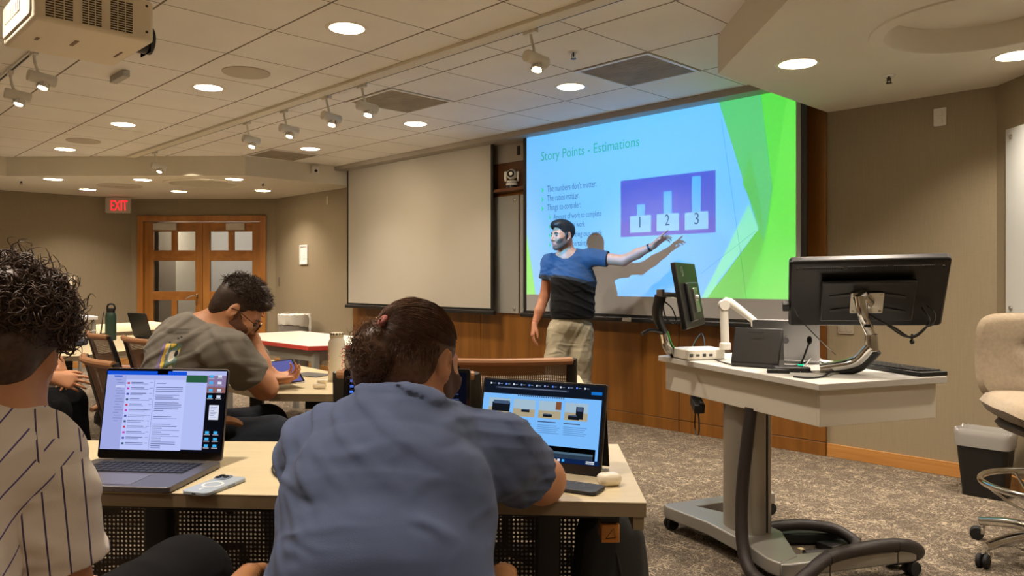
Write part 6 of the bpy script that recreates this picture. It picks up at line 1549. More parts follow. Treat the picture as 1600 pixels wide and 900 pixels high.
def cloth(name, col, rough=.9, b=.35, sc=700, var=.06, vs_=14, wr=.55, st=(7, 7, 17), sh=.06):
    m = mat(name, col, rough, spec=.15, var=var, vscale=vs_, bump=b, bscale=sc, sheen=sh)
    nt = m.node_tree; L = nt.links.new; bs = nt.nodes['Principled BSDF']      # wandering creases on top of the weave
    tc = nd(nt, 'ShaderNodeTexCoord'); mp = nd(nt, 'ShaderNodeMapping'); mp.inputs['Scale'].default_value = st; mp.inputs['Rotation'].default_value = (.1, .25, .3); L(tc.outputs['Object'], mp.inputs[0])
    n = nd(nt, 'ShaderNodeTexNoise', noise_type='RIDGED_MULTIFRACTAL', Scale=1.0, Detail=2.0, Distortion=.7); L(mp.outputs[0], n.inputs['Vector'])
    bp = nd(nt, 'ShaderNodeBump', Strength=wr, Distance=.022); L(n.outputs['Fac'], bp.inputs['Height'])
    old = bs.inputs['Normal'].links[0].from_socket; L(old, bp.inputs['Normal']); L(bp.outputs[0], bs.inputs['Normal']); return m
def skin(name, col): return mat(name, col, .5, spec=.35, var=.07, vscale=26, bump=.12, bscale=320, sss=.12)
M_SKIN = skin('skin_light', (208, 156, 124)); M_SKIN2 = skin('skin_warm', (196, 140, 102)); M_SKIN3 = skin('skin_brown', (164, 112, 86))
M_LIP = mat('lips', (160, 92, 84), .4)
# ================================================================ PRESENTER
O = D(889, 671, 6.35); O.z = 0
pr_ = thing('person', 'standing presenter in a blue and black tee pointing at the slide', 'person', O)
dP = 6.35
def Q(px, py, d=dP): return D(px, py, d)
B = Field()
nb = Q(885, 402, 6.34); MH = hmat(Q(879, 368, 6.30), (-.83, -.56, -.04), s=1.0)
PH_ = head(B, MH)
B.cone(Q(884, 378, 6.33), nb, .056, .062, .02)
shR = Q(859, 410, 6.40); shL = Q(924, 402, 6.28)         # his right (image left), his left
elR = Q(851, 463, 6.42); wrR = Q(836, 505, 6.36)
elL = Q(974, 407, 6.18); wrL = Q(1019, 385, 6.06)
B.chain([Q(891, 500), Q(893, 440), nb+Vector((.02, 0, -.03))], [.135, .14, .09], .05, n=(0, 1, 0), flat=.66)
for sh, k in ((shR, 1), (shL, 1)): B.cone(nb, sh, .055, .056, .04)
B.chain([shR, elR], [.052, .042], .03); B.chain([elR, elR*.45+wrR*.55, wrR], [.042, .040, .027], .02)
B.chain([shL, elL], [.052, .043], .03); B.chain([elL, elL*.5+wrL*.5, wrL], [.043, .040, .027], .02)
hand(B, wrR+(wrR-elR).normalized()*.012, (wrR-elR)+Vector((.02, -.01, -.12)), Vector((.9, .2, .1)), 1, curl=(.30, .36, .42, .45), spread=.05, thumb=.35)
hand(B, wrL+(wrL-elL).normalized()*.012, Q(1050, 358, 5.98)-wrL, Vector((.35, -.55, -.75)), -1, curl=(.04, .42, .5, .55), spread=.10, thumb=.7)
B.chain([Q(880, 512), Q(871, 560), Q(869, 605), Q(871, 655)], [.075, .062, .05, .04], .03); B.chain([Q(903, 512), Q(907, 560), Q(908, 605), Q(910, 655)], [.075, .062, .05, .04], .03)
def lipm(cen):
    W = np.array((MH.inverted()), dtype=float); p = cen @ W[:3, :3].T+W[:3, 3]
    return ((np.abs(p[:, 0]) < .02) & (p[:, 1] > .088) & (p[:, 2] < -.058) & (p[:, 2] > -.080)).astype(int)
body = organic('body', B, .0048, [M_SKIN3, M_LIP], pr_, O, lipm, 1)
eyes(MH, pr_, O); HB = hairmat('hair_black', (9, 8, 8), (40, 34, 30), .6); brows(MH, pr_, O, HB)
# hair: swept cap, longer on top
Hh = Field(); R3 = MH.to_3x3()
def hp(x, y, z): return MH @ Vector((x, y, z))
Hh.ell(hp(0, -.020, .040), (.0785, .0985, .086), R3, .01)
Hh.ell(hp(.004, .022, .082), (.066, .074, .050), R3, .03); Hh.ell(hp(.0, .062, .090), (.052, .032, .024), R3, .03)
Hh.ell(hp(0, .085, -.010), (.082, .070, .080), R3, .010, 's'); Hh.cone(hp(-.12, .01, -.075), hp(.12, .01, -.075), .072, .072, .01, 's')
for x in (-1, 1): Hh.cone(hp(x*.071, .012, .01), hp(x*.068, .016, -.030), .010, .006, .008)
wn = wob(5, 8, 170)
Hh.fn(lambda f, X, Y, Z: f-(.0025*wn(X, Y, Z)).astype(np.float32))
organic('hair', Hh, .0042, HB, pr_, O, None, 1)
Bd = Field(); head(Bd, MH, 1.0, False)
iM = np.array(MH.inverted(), dtype=float)
def beard_region(mz=-.045):
    def fn(f, X, Y, Z):
        x = iM[0, 0]*X+iM[0, 1]*Y+iM[0, 2]*Z+iM[0, 3]; y = iM[1, 0]*X+iM[1, 1]*Y+iM[1, 2]*Z+iM[1, 3]; z = iM[2, 0]*X+iM[2, 1]*Y+iM[2, 2]*Z+iM[2, 3]
        top = -.050+.9*np.maximum(np.abs(x)-.030, 0)+np.maximum(.05-y, 0)*.62
        r = np.maximum(z-top, -(y+.002)); mouth = .026-np.sqrt((x*1.0)**2+((z+.068)*1.9)**2); r = np.where(y > .05, np.maximum(r, mouth), r)
        return np.maximum(f-.0022, r).astype(np.float32)
    return fn
Bd.fn(beard_region()); Bd.fn(lambda f, X, Y, Z: f+.0012); organic('beard', Bd, .0030, mat('beard_dark', (88, 62, 49), .95, bump=.5, bscale=900), pr_, O, None, 1)
# tee: blue above, black below
T_ = Field()
T_.chain([Q(895, 512), Q(894, 480), Q(895, 440), Q(893, 415, 6.34)], [.163, .172, .180, .135], .05, n=(0, 1, 0), flat=.72)
T_.cone(Q(880, 404), shR, .062, .068, .04); T_.cone(Q(892, 402), shL, .062, .070, .04); T_.cone(nb+Vector((0, .0, -.02)), nb+Vector((0, 0, .004)), .068, .066, .03)
sR = shR*.50+elR*.50; T_.chain([shR, sR], [.068, .070], .03); sL = shL*.48+elL*.52; T_.chain([shL, sL], [.070, .066], .03)
def hemcut(p, d, rad):                          # trims a sleeve end square
    p = V3(p); d = V3(Vector(d).normalized())
    def fn(f, X, Y, Z):
        t = (X-p[0])*d[0]+(Y-p[1])*d[1]+(Z-p[2])*d[2]; r2 = (X-p[0])**2+(Y-p[1])**2+(Z-p[2])**2-t*t
        return np.where((r2 < rad*rad) & (t < .16) & (t > -.02), np.maximum(f, t), f).astype(np.float32)
    return fn
T_.fn(folds(.006, (.3, 0, 1), .085, 21)); T_.fn(folds(.004, (1, 0, .6), .07, 33))
T_.cut((0, 0, Q(0, 497).z), (0, 0, -1)); T_.fn(hemcut(sR, elR-shR, .10)); T_.fn(hemcut(sL, elL-shL, .095)); T_.fn(neckcut(nb+Vector((0, 0, .010)), (-.1, -.30, 1), .085))
zb = lambda x: 0
xL, xR = Q(862, 434).x, Q(924, 447).x; zL, zR = Q(862, 433).z, Q(924, 448).z
def two(cen):
    t = (cen[:, 0]-xL)/(xR-xL); zz = zL+(zR-zL)*t+.030*np.clip(t, 0, 1)*np.clip(1-t, 0, 1)*2
    sl_ = (cen[:, 0] < xL-.012) | (cen[:, 0] > xR+.045)
    return ((cen[:, 2] < zz) & ~sl_).astype(int)
organic('tee_shirt', T_, .0048, [cloth('tee_blue', (44, 57, 75)), cloth('tee_black', (13, 14, 18))], pr_, O, two, 1)
# trousers
G = Field()
G.ell(Q(891, 508), (.165, .118, .105), None, .04)
G.chain([Q(873, 520), Q(869, 560, 6.33), Q(869, 605, 6.33), Q(871, 660)], [.100, .092, .078, .066], .035); G.chain([Q(909, 520), Q(907, 560, 6.33), Q(908, 605, 6.33), Q(910, 660)], [.100, .092, .078, .066], .035)
G.cone(Q(890, 515, 6.34), Q(889, 540, 6.34), .085, .060, .04); G.fn(folds(.007, (.5, 0, 1), .10, 51)); G.fn(folds(.005, (1, .2, -.5), .09, 57))
G.cut((0, 0, Q(0, 491).z), (0, 0, 1)); G.cut((0, 0, .045), (0, 0, -1))
organic('trousers', G, .0055, cloth('chino_khaki', (150, 142, 122)), pr_, O, None, 1)
for px in (871, 910):
    S_ = Field(); a = Q(px, 660); a.z = .045; S_.chain([a+Vector((0, .04, 0)), a+Vector((-.02, -.09, -.008)), a+Vector((-.03, -.15, -.012))], [.045, .043, .034], .03); S_.cut((0, 0, .0), (0, 0, -1))
    organic('shoe', S_, .006, mat('shoe_dark', (40, 34, 30), .5), pr_, O)
wp = wrL+(elL-wrL).normalized()*.025
q = MB(); q.lathe([(.031, -.009), (.0335, -.008), (.0335, .008), (.031, .009)], 24, Matrix.Translation(wp-O) @ frame_z(elL-wrL).to_4x4()); q.build('wristwatch', M_BLACK, pr_)
wp = wrR+(elR-wrR).normalized()*.01
q = MB(); q.lathe([(.0285, -.003), (.0300, 0), (.0285, .003)], 20, Matrix.Translation(wp-O) @ frame_z(elR-wrR).to_4x4()); q.build('bracelet', mat('thread_red', (150, 60, 40), .7), pr_)
q = MB(); q.tube([PH_(0, .0, 0)]*2, .001) if False else None
# ================================================================ MAN IN THE BLUE SHIRT (near, from behind)
O = Vector((-.26, 1.33, 0)); pb2 = thing('person', 'seated man in a slate blue tee with a hair bun, seen from behind', 'person', O)
B = Field(); hc = D(655, 566, 1.655); MHb = hmat(hc, (.46, .84, -.30), (.10, .30, 1), s=1.0)
head(B, MHb)
nbB = Vector((-.215, 1.575, .955)); B.chain([MHb @ Vector((0, -.02, -.05)), nbB], [.058, .066], .03)
shl = D(504, 708, 1.56); shr = D(772, 712, 1.60)
ell_ = Vector((-.455, 1.79, .775)); wrl = Vector((-.36, 2.0, .775)); elr = D(846, 757, 1.755); elr.z = .782; wrr = Vector((-.115, 1.965, .775))
B.chain([(-.26, 1.30, .55), (-.25, 1.42, .75), (-.235, 1.52, .88)], [.14, .15, .13], .06, n=(0, 1, .4), flat=.66)
B.cone((-.27, 1.55, .92), shl, .06, .062, .05); B.cone((-.18, 1.56, .92), shr, .06, .062, .05)
B.chain([shl, ell_], [.060, .047], .03); B.chain([ell_, (ell_+wrl)/2, wrl], [.047, .043, .028], .02)
B.chain([shr, elr], [.062, .052], .03); B.chain([elr, (elr+wrr)/2, wrr], [.052, .048, .030], .02)
hand(B, wrl, (.55, .8, -.06), (0, 0, -1), -1, curl=(.3, .32, .34, .36), thumb=.5); hand(B, wrr, (-.35, .93, -.04), (0, 0, -1), 1, curl=(.3, .32, .34, .36), thumb=.5)
B.chain([(-.33, 1.34, .54), (-.36, 1.82, .56), (-.36, 1.86, .10)], [.085, .062, .045], .03); B.chain([(-.17, 1.34, .54), (-.14, 1.82, .56), (-.14, 1.86, .10)], [.085, .062, .045], .03)
organic('body', B, .0058, M_SKIN2, pb2, O, None, 1)
S = Field()
S.chain([(-.230, 1.26, .52), (-.230, 1.36, .68), (-.232, 1.46, .80), (-.230, 1.525, .885)], [.178, .184, .188, .160], .06, n=(0, 1, .45), flat=.66)
S.cone((-.275, 1.555, .925), shl, .075, .080, .05); S.cone((-.175, 1.565, .925), shr, .075, .080, .05)
S.chain([nbB+Vector((0, -.01, -.035)), nbB+Vector((.002, -.002, .018))], [.082, .076], .03)
sl1 = shl*.42+ell_*.58; sr1 = shr*.40+elr*.60
S.chain([shl, sl1], [.080, .078], .04); S.chain([shr, sr1], [.082, .080], .04)
S.fn(folds(.008, (.25, -.1, 1), .085, 71, .06)); S.fn(folds(.007, (.7, 0, .9), .062, 77, .05)); S.fn(folds(.006, (-.5, 0, 1), .048, 85, .04)); S.fn(folds(.004, (.1, 0, 1), .030, 87, .03))
S.cut((0, 0, .50), (0, 0, -1)); S.fn(hemcut(sl1, ell_-shl, .12)); S.fn(hemcut(sr1, elr-shr, .12)); S.fn(neckcut(nbB+Vector((0, 0, .034)), (.1, .45, 1), .105))
organic('tee_shirt', S, .0052, cloth('tee_slate', (82, 93, 122), b=.25, wr=.8), pb2, O, None, 1)
G = Field(); G.ell((-.255, 1.31, .55), (.18, .14, .11), None, .04)
G.chain([(-.33, 1.34, .55), (-.37, 1.82, .56), (-.37, 1.87, .06)], [.105, .085, .075], .03); G.chain([(-.17, 1.34, .55), (-.13, 1.82, .56), (-.13, 1.87, .06)], [.105, .085, .075], .03)
G.cut((0, 0, .03), (0, 0, -1)); organic('trousers', G, .009, cloth('trouser_dark', (34, 34, 40)), pb2, O)
for x in (-.37, -.13):
    S_ = Field(); S_.chain([(x, 1.85, .045), (x, 2.02, .035)], [.045, .036], .03); S_.cut((0, 0, 0), (0, 0, -1)); organic('shoe', S_, .007, MATS['shoe_dark'], pb2, O)
# hair: combed back into a curly bun
HBR = hairmat('hair_brown', (92, 64, 46), None, .40)
hR = MHb.to_3x3()
def hb(x, y, z): return MHb @ Vector((x, y, z))
C = Field(); C.ell(hb(0, -.018, .036), (.078, .098, .087), hR, .01); C.ell(hb(0, -.055, -.035), (.062, .050, .058), hR, .03)
C.ell(hb(0, .090, -.030), (.085, .075, .095), hR, .012, 's')
for x in (-1, 1): C.ell(hb(x*.085, -.004, -.010), (.020, .030, .036), hR, .006, 's')
wn2 = wob(15, 8, 140); C.fn(lambda f, X, Y, Z: f-(.0018*wn2(X, Y, Z)).astype(np.float32))
hair = organic('hair', C, .004, HBR, pb2, O, None, 1)
bunc = D(590, 552, 1.585)
ih = MHb.inverted(); bl = ih @ D(597, 506, 1.595); bdir = Vector((bl.x/.080, (bl.y+.018)/.1, (bl.z-.036)/.089)).normalized()
rs_ = random.Random(11); strands = []
def onsc(d, lift=0): return hb(d.x*(.080+lift), d.y*(.100+lift)-.018, d.z*(.089+lift)+.036)
while len(strands) < 2300:
    d = Vector((rs_.gauss(0, 1), rs_.gauss(0, 1), rs_.gauss(0, 1))).normalized()
    if d.y > .62 and d.z < .75: continue
    if d.z < -.35 or (abs(d.x) > .8 and d.z < -.05): continue
    ang = d.angle(bdir)
    if ang > 2.3: continue
    ax_ = d.cross(bdir); ax_ = ax_.normalized() if ax_.length > 1e-4 else Vector((1, 0, 0))
    j1, j2, fr = rs_.gauss(0, .004), rs_.gauss(0, .05), rs_.uniform(.55, 1.0)
    if rs_.random() < .03: fr *= .6; j1 += .012
    pts = []
    N = 9
    for i in range(N):
        t = i/(N-1)*fr; dd_ = Matrix.Rotation(ang*t, 3, ax_) @ d; dd_ = (dd_+ax_*(j2*math.sin(3*t))).normalized()
        pts.append(onsc(dd_, .002+.004*math.sin(math.pi*t)+abs(j1)*t))
    strands.append(pts)
# nape hair growing down
for _ in range(900):
    a = rs_.uniform(math.pi*1.08, math.pi*1.92); d = Vector((math.cos(a), math.sin(a), rs_.uniform(-.85, .0))).normalized(); p = onsc(d, 0)
    dn = (hb(0, 0, -1)-hb(0, 0, 0)).normalized(); st = dn+(p-hc)*rs_.uniform(-.5, 2.2)+Vector((rs_.gauss(0, .2), rs_.gauss(0, .2), 0)); st = st.normalized()*rs_.uniform(.012, .030)
    strands.append([p+st*(i/4)+(p-hc).normalized()*.003*(i/4) for i in range(5)])
strandmesh('combed_hair', strands, .00085, HBR, hair, 3, O)
curls = []
def curl(c, rad, turns, r0, axis, stretch, rg_):
    axis = axis.normalized(); u = axis.orthogonal().normalized(); v = axis.cross(u); ph = rg_.uniform(0, 6.28); N = int(turns*9)+2
    return [c+axis*(stretch*i/(N-1))+u*(r0*math.cos(ph+2*math.pi*turns*i/(N-1)))+v*(r0*math.sin(ph+2*math.pi*turns*i/(N-1))) for i in range(N)]
BN = Field(); BN.ell(bunc, (.050, .042, .062), None, .02); BN.ell(bunc+Vector((-.020, 0, -.040)), (.034, .034, .040), None, .02); BN.ell(bunc+Vector((.020, .006, .026)), (.030, .03, .030), None, .02)
wn3 = wob(25, 8, 130); BN.fn(lambda f, X, Y, Z: f-(.005*wn3(X, Y, Z)).astype(np.float32)); bun = organic('hair_bun', BN, .004, HBR, pb2, O, None, 1)
for _ in range(900):
    d = Vector((rs_.gauss(0, 1), rs_.gauss(0, 1), rs_.gauss(0, 1))).normalized(); c = bunc+Vector((d.x*.050-.004, d.y*.042, d.z*.068-.008)); ax_ = (d+Vector((rs_.gauss(0, .8), rs_.gauss(0, .8), rs_.gauss(0, .8)-.4)))
    curls.append(curl(c-ax_.normalized()*.006, .004, rs_.uniform(.8, 2.2), rs_.uniform(.003, .008), ax_, rs_.uniform(.012, .034), rs_))
strandmesh('bun_curls', curls, .0009, HBR, bun, 3, O)
q = MB(); tp_ = D(597, 502, 1.575); q.lathe([(.010+.0055*math.cos(a), .0055*math.sin(a)) for a in [2*math.pi*i/12 for i in range(13)]], 20, Matrix.Translation(tp_-O) @ frame_z((-.5, -.25, .5)).to_4x4()); q.build('hair_tie', mat('tie_pink', (158, 92, 84), .8), pb2)
Bd = Field(); head(Bd, MHb, 1.0, False); iM = np.array(MHb.inverted(), dtype=float)
Bd.fn(beard_region()); Bd.fn(lambda f, X, Y, Z: f-.003); organic('beard', Bd, .004, mat('beard_brown', (84, 54, 34), .8, bump=.5, bscale=700), pb2, O, None, 1)
bs = []
for _ in range(500):
    x = rs_.uniform(.02, .06); p = hb(x, rs_.uniform(.0, .075), -.075-.02*rs_.random()); bs.append([p+(hb(x*.3, .03, -.06)-hb(0, 0, 0)).normalized()*.006*i+Vector((rs_.gauss(0, .001), rs_.gauss(0, .001), 0)) for i in range(4)])
# ================================================================ MAN IN THE PINSTRIPED JERSEY (near, cut by the frame)
O = Vector((-.90, 1.05, 0)); pj = thing('person', 'curly haired person in a white pinstriped jersey, seen from behind', 'person', O)
B = Field(); hc = D(2, 540, 1.20); MHj = hmat(hc, (-.28, .90, -.34), (0, .36, .92)); head(B, MHj)
nbJ = Vector((-.815, 1.15, 1.068)); B.chain([MHj @ Vector((0, -.02, -.05)), nbJ], [.058, .064], .03)
shJ = D(50, 716, 1.155); elJ = D(98, 950, 1.20); wrJ = Vector((-.76, 1.42, .645)); shK = Vector((-1.08, 1.18, 1.0)); elK = Vector((-1.13, 1.38, .80)); wrK = Vector((-1.12, 1.60, .775))
B.chain([(-.90, 1.0, .55), (-.89, 1.07, .80), (-.87, 1.11, .95)], [.14, .15, .12], .06, n=(.3, .9, .2), flat=.68)
B.cone(nbJ, shJ, .06, .060, .05); B.cone(nbJ, shK, .06, .060, .05)
B.chain([shJ, elJ], [.056, .047], .03); B.chain([elJ, (elJ+wrJ)/2, wrJ], [.047, .043, .028], .02); B.chain([shK, elK], [.056, .047], .03); B.chain([elK, (elK+wrK)/2, wrK], [.047, .043, .028], .02)
hand(B, wrJ, (-.1, .99, .05), (0, 0, -1), 1, curl=(.3, .32, .34, .36), thumb=.5); hand(B, wrK, (.35, .93, -.04), (0, 0, -1), -1, curl=(.3, .32, .34, .36), thumb=.5)
B.chain([(-.99, 1.06, .54), (-1.02, 1.55, .57), (-1.02, 1.62, .10)], [.085, .062, .045], .03); B.chain([(-.83, 1.06, .54), (-.70, 1.60, .575), (-.70, 1.66, .10)], [.085, .062, .045], .03)
organic('body', B, .006, M_SKIN2, pj, O, None, 1)
def stripes(name, col, ln, normal, pitch, width):
    m = cloth(name, col, b=.25); nt = m.node_tree; b = nt.nodes['Principled BSDF']; L = nt.links.new
    tc = nd(nt, 'ShaderNodeTexCoord'); dp = nd(nt, 'ShaderNodeVectorMath', operation='DOT_PRODUCT'); dp.inputs[1].default_value = Vector(normal).normalized(); L(tc.outputs['Object'], dp.inputs[0])
    ad = nd(nt, 'ShaderNodeMath', operation='ADD'); ad.inputs[1].default_value = 10*pitch; L(dp.outputs['Value'], ad.inputs[0])
    p = nd(nt, 'ShaderNodeMath', operation='PINGPONG'); p.inputs[1].default_value = pitch/2; L(ad.outputs[0], p.inputs[0])
    g = nd(nt, 'ShaderNodeMath', operation='LESS_THAN'); g.inputs[1].default_value = width/2; L(p.outputs[0], g.inputs[0])
    mx = nd(nt, 'ShaderNodeMix', data_type='RGBA'); L(g.outputs[0], mx.inputs[0]); src = b.inputs['Base Color'].links[0].from_socket; L(src, mx.inputs[6]); mx.inputs[7].default_value = lin(ln); L(mx.outputs[2], b.inputs['Base Color']); return m
M_JS = stripes('jersey_sleeve', (224, 212, 198), (82, 70, 96), (.85, .50, .08), .027, .0024)
M_JT = stripes('jersey_trunk', (224, 212, 198), (96, 84, 128), (.62, .40, -.68), .034, .0024)
S = Field()
S.chain([(-.91, .98, .50), (-.90, 1.03, .72), (-.89, 1.07, .84), (-.865, 1.11, .97)], [.20, .20, .195, .14], .06, n=(.3, .9, .2), flat=.70)
S.cone(nbJ+Vector((-.01, 0, -.04)), shJ, .075, .074, .05); S.cone(nbJ+Vector((-.02, 0, -.04)), shK, .072, .075, .05); S.chain([nbJ+Vector((0, -.01, -.05)), nbJ+Vector((.002, 0, .0))], [.082, .070], .03)
S.fn(folds(.006, (.6, 0, 1), .10, 91, .05)); S.cut((0, 0, .48), (0, 0, -1)); S.fn(neckcut(nbJ+Vector((0, 0, .018)), (.1, .35, 1), .10))
sjn = (elJ-shJ).normalized()
organic('jersey', S, .006, M_JT, pj, O, None, 1)
def sleeve(sh, el, name, t1=.68, r0=.074, r1=.078):
    F_ = Field(); e1 = sh*(1-t1)+el*t1; up_ = (sh-el).normalized()
    F_.chain([sh+up_*.004, sh*.5+e1*.5, e1], [r0, r0*.98, r1], .03, n=(0, 1, 0), flat=.86)
    F_.fn(folds(.006, (.8, 0, .8), .09, 95, .05)); F_.fn(folds(.005, (1, .3, -.2), .07, 99, .05)); F_.cut(e1, el-sh)
    o = organic(name, F_, .0052, M_JS, pj, O, None, 1)
    q = MB(); q.lathe([(r1*1.0, -.004), (r1*1.03, 0), (r1*1.0, .004)], 28, Matrix.Translation(e1+up_*.028-O) @ frame_z(el-sh).to_4x4() @ Matrix.Diagonal((1, .9, 1, 1))); return o
sleeve(shJ, elJ, 'sleeve'); sleeve(shK, elK, 'sleeve')
G = Field(); G.ell((-.91, 1.03, .55), (.18, .14, .11), None, .04)
G.chain([(-.99, 1.06, .56), (-1.03, 1.55, .585), (-1.03, 1.63, .06)], [.11, .09, .075], .03); G.chain([(-.83, 1.06, .57), (-.69, 1.62, .60), (-.70, 1.68, .06)], [.115, .092, .075], .03)
G.fn(folds(.005, (.2, 1, .3), .09, 103)); G.cut((0, 0, .03), (0, 0, -1)); organic('trousers', G, .008, cloth('trouser_black', (10, 10, 12), sh=0), pj, O)
for x, y in ((-1.03, 1.66), (-.70, 1.71)):
    S_ = Field(); S_.chain([(x, y-.03, .045), (x, y+.14, .035)], [.045, .036], .03); S_.cut((0, 0, 0), (0, 0, -1)); organic('shoe', S_, .007, MATS['shoe_dark'], pj, O)
HC = hairmat('hair_curly', (72, 52, 40), None, .5); hRj = MHj.to_3x3()
def hj(x, y, z): return MHj @ Vector((x, y, z))
C = Field(); C.ell(hj(0, -.020, .036), (.090, .104, .092), hRj, .01); C.ell(hj(0, -.055, -.030), (.070, .056, .060), hRj, .03); C.ell(hj(0, .098, -.045), (.085, .075, .090), hRj, .012, 's')
wn4 = wob(35, 10, 90); C.fn(lambda f, X, Y, Z: f-(.007*wn4(X, Y, Z)).astype(np.float32)); hair = organic('hair', C, .0045, HC, pj, O, None, 1)
rs_ = random.Random(23); curls = []
while len(curls) < 2600:
    d = Vector((rs_.gauss(0, 1), rs_.gauss(0, 1), rs_.gauss(0, 1))).normalized()
    if (d.y > .5 and d.z < .35) or d.z < -.62: continue
    if abs(d.x) > .6 and d.z < -.25: continue
    r_ = rs_.uniform(.72, 1.02)*(1-.45*max(0, -d.z)); p = hj(d.x*.098*r_, d.y*.108*r_-.02, d.z*.098*r_+.030); w_ = (p-hj(0, -.02, .03)).normalized()
    ax_ = w_*rs_.uniform(.2, 1.0)+Vector((rs_.gauss(0, .7), rs_.gauss(0, .7), rs_.gauss(0, .6)-.25))
    curls.append(curl(p, 0, rs_.uniform(.7, 1.7), rs_.uniform(.006, .013), ax_, rs_.uniform(.016, .042), rs_))
strandmesh('curls', curls, .0014, HC, hair, 4, O)
# his chair, out of sight below the frame
low_chair('brown ribbed chair under the person in the pinstriped jersey', (-.915, 1.08, 0), -.12)
# ================================================================ MAN IN THE GREY SHIRT
dg = 3.15
O = Vector((-1.44, 3.22, 0)); pg_ = thing('person', 'man in a grey tee bent over a tablet, writing with a white stylus', 'person', O)
B = Field(); hc = D(372, 484, 3.12); MHg = hmat(hc, (.70, .25, -.68), (.62, .15, .70)); head(B, MHg)
nbG = D(328, 510, 3.12); B.chain([MHg @ Vector((0, -.028, -.055)), nbG], [.058, .066], .03)
shA = D(352, 548, 2.98); shB = D(366, 528, 3.36); elA = D(414, 596, 3.16); elA.z = .795; wrA = D(397, 533, 3.20); elB = Vector((-1.13, 3.55, .79)); wrB = D(419, 598, 3.52); wrB.z = .785
hips = Vector((-1.375, 3.20, .58))
B.chain([hips, (-1.355, 3.17, .80), nbG+Vector((-.06, 0, -.08))], [.14, .15, .12], .06, n=(.75, .6, .3), flat=.70)
B.cone(nbG+Vector((-.02, 0, -.04)), shA, .06, .060, .05); B.cone(nbG+Vector((-.02, 0, -.04)), shB, .06, .060, .05)
B.chain([shA, elA], [.058, .050], .03); B.chain([elA, (elA+wrA)/2, wrA], [.050, .043, .029], .02); B.chain([shB, elB], [.056, .047], .03); B.chain([elB, (elB+wrB)/2, wrB], [.047, .043, .028], .02)
hand(B, wrA, Vector((-.035, .01, .10)), (.75, .2, .3), -1, curl=(.75, .85, .9, .95), spread=.03, thumb=.6)
hand(B, wrB, (.9, .35, .02), (-.1, -.5, .85), 1, curl=(.55, .6, .65, .7), thumb=.5)
B.chain([(-1.40, 3.26, .56), (-1.12, 3.52, .57), (-1.05, 3.58, .10)], [.085, .062, .045], .03); B.chain([(-1.34, 3.12, .56), (-1.02, 3.25, .57), (-.98, 3.30, .10)], [.085, .062, .045], .03)
organic('body', B, .0055, M_SKIN2, pg_, O, None, 1)
S = Field()
S.chain([hips+Vector((-.01, 0, -.03)), (-1.355, 3.17, .76), (-1.325, 3.15, .90), nbG+Vector((-.055, .01, -.075))], [.185, .19, .182, .135], .06, n=(.75, .6, .35), flat=.74)
S.cone(nbG+Vector((-.03, 0, -.05)), shA, .078, .078, .05); S.cone(nbG+Vector((-.03, 0, -.05)), shB, .075, .075, .05); S.chain([nbG+Vector((-.02, 0, -.03)), nbG+Vector((-.004, 0, .004))], [.080, .072], .03)
sa = shA*.38+elA*.62; sb2 = shB*.40+elB*.60; S.chain([shA, sa], [.080, .082], .04); S.chain([shB, sb2], [.076, .078], .04)
S.fn(folds(.008, (.55, 0, .8), .11, 131, .06)); S.fn(folds(.006, (-.4, .2, 1), .08, 137, .05))
S.cut((0, 0, .50), (0, 0, -1)); S.fn(hemcut(sa, elA-shA, .12)); S.fn(hemcut(sb2, elB-shB, .11)); S.fn(neckcut(nbG+Vector((.014, 0, .014)), (.45, .1, .9), .10))
tee = organic('tee_shirt', S, .0055, cloth('tee_grey', (120, 114, 104)), pg_, O, None, 1)
# print on the back: a colourful patch and small dark lettering, laid on the cloth
bpy.context.view_layer.update(); dgr = bpy.context.evaluated_depsgraph_get()
tv = bpy.data.objects['tee_shirt.002'] if False else tee
from mathutils.bvhtree import BVHTree
bv = BVHTree.FromPolygons([v.co+O for v in tee.data.vertices], [tuple(p.vertices) for p in tee.data.polygons])
pn_ = Vector((-.55, -.80, .22)).normalized()
def oncloth(px, py, off=.0018):                 # drops a spot of the print onto the cloth along the back's own normal
    c = D(px, py, 3.05); h_ = bv.ray_cast(c-pn_*-.6, -pn_)
    g = bv.ray_cast(Vector((0, 0, CH)), (D(px, py, 1)-Vector((0, 0, CH))).normalized())
    return (g[0]+g[1]*off-O) if g[0] is not None else None
q = MB(); mats_ = [mat('print_yellow', (226, 196, 84), .8), mat('print_violet', (126, 112, 156), .8), mat('print_cream', (226, 220, 206), .8), mat('print_teal', (110, 140, 140), .8), mat('print_green', (110, 128, 70), .8), mat('print_black', (34, 32, 32), .8), mat('print_faint', (98, 92, 84), .85)]
rp = random.Random(4)
def patch(x0, y0, x1, y1, nx_, ny_, cf, sk=0):
    for j in range(ny_):
        for i in range(nx_):
            P_ = []
            for a, b_ in ((0, 0), (1, 0), (1, 1), (0, 1)):
                v = (j+b_)/ny_; px = x0+(x1-x0)*(i+a)/nx_-sk*v; P_.append(oncloth(px, y0+(y1-y0)*v))
            if all(p is not None for p in P_): q.mi = cf((i+.5)/nx_, (j+.5)/ny_); q.add(P_, [(0, 1, 2, 3)])
def artc(u, v):
    d = math.sin(u*9+v*4)+math.cos(v*7-u*5)
    if u < .14: return 1
    if u < .38: return 0 if abs(u-.26+.05*math.sin(v*5)) < .09 else (1 if v > .4 else 2)
    if (u-.86)**2+((v-.38)*1.0)**2 < .012: return 5
    return 2 if d > .7 else (3 if d > -.2 else (4 if d > -1.0 else (0 if v < .3 else 2)))
patch(256, 537, 285, 578, 26, 30, artc, 14)
for px, py in ((279, 529), (284, 527), (266, 535)): patch(px-1.6, py-1.4, px+1.6, py+1.4, 2, 2, lambda u, v: 5)
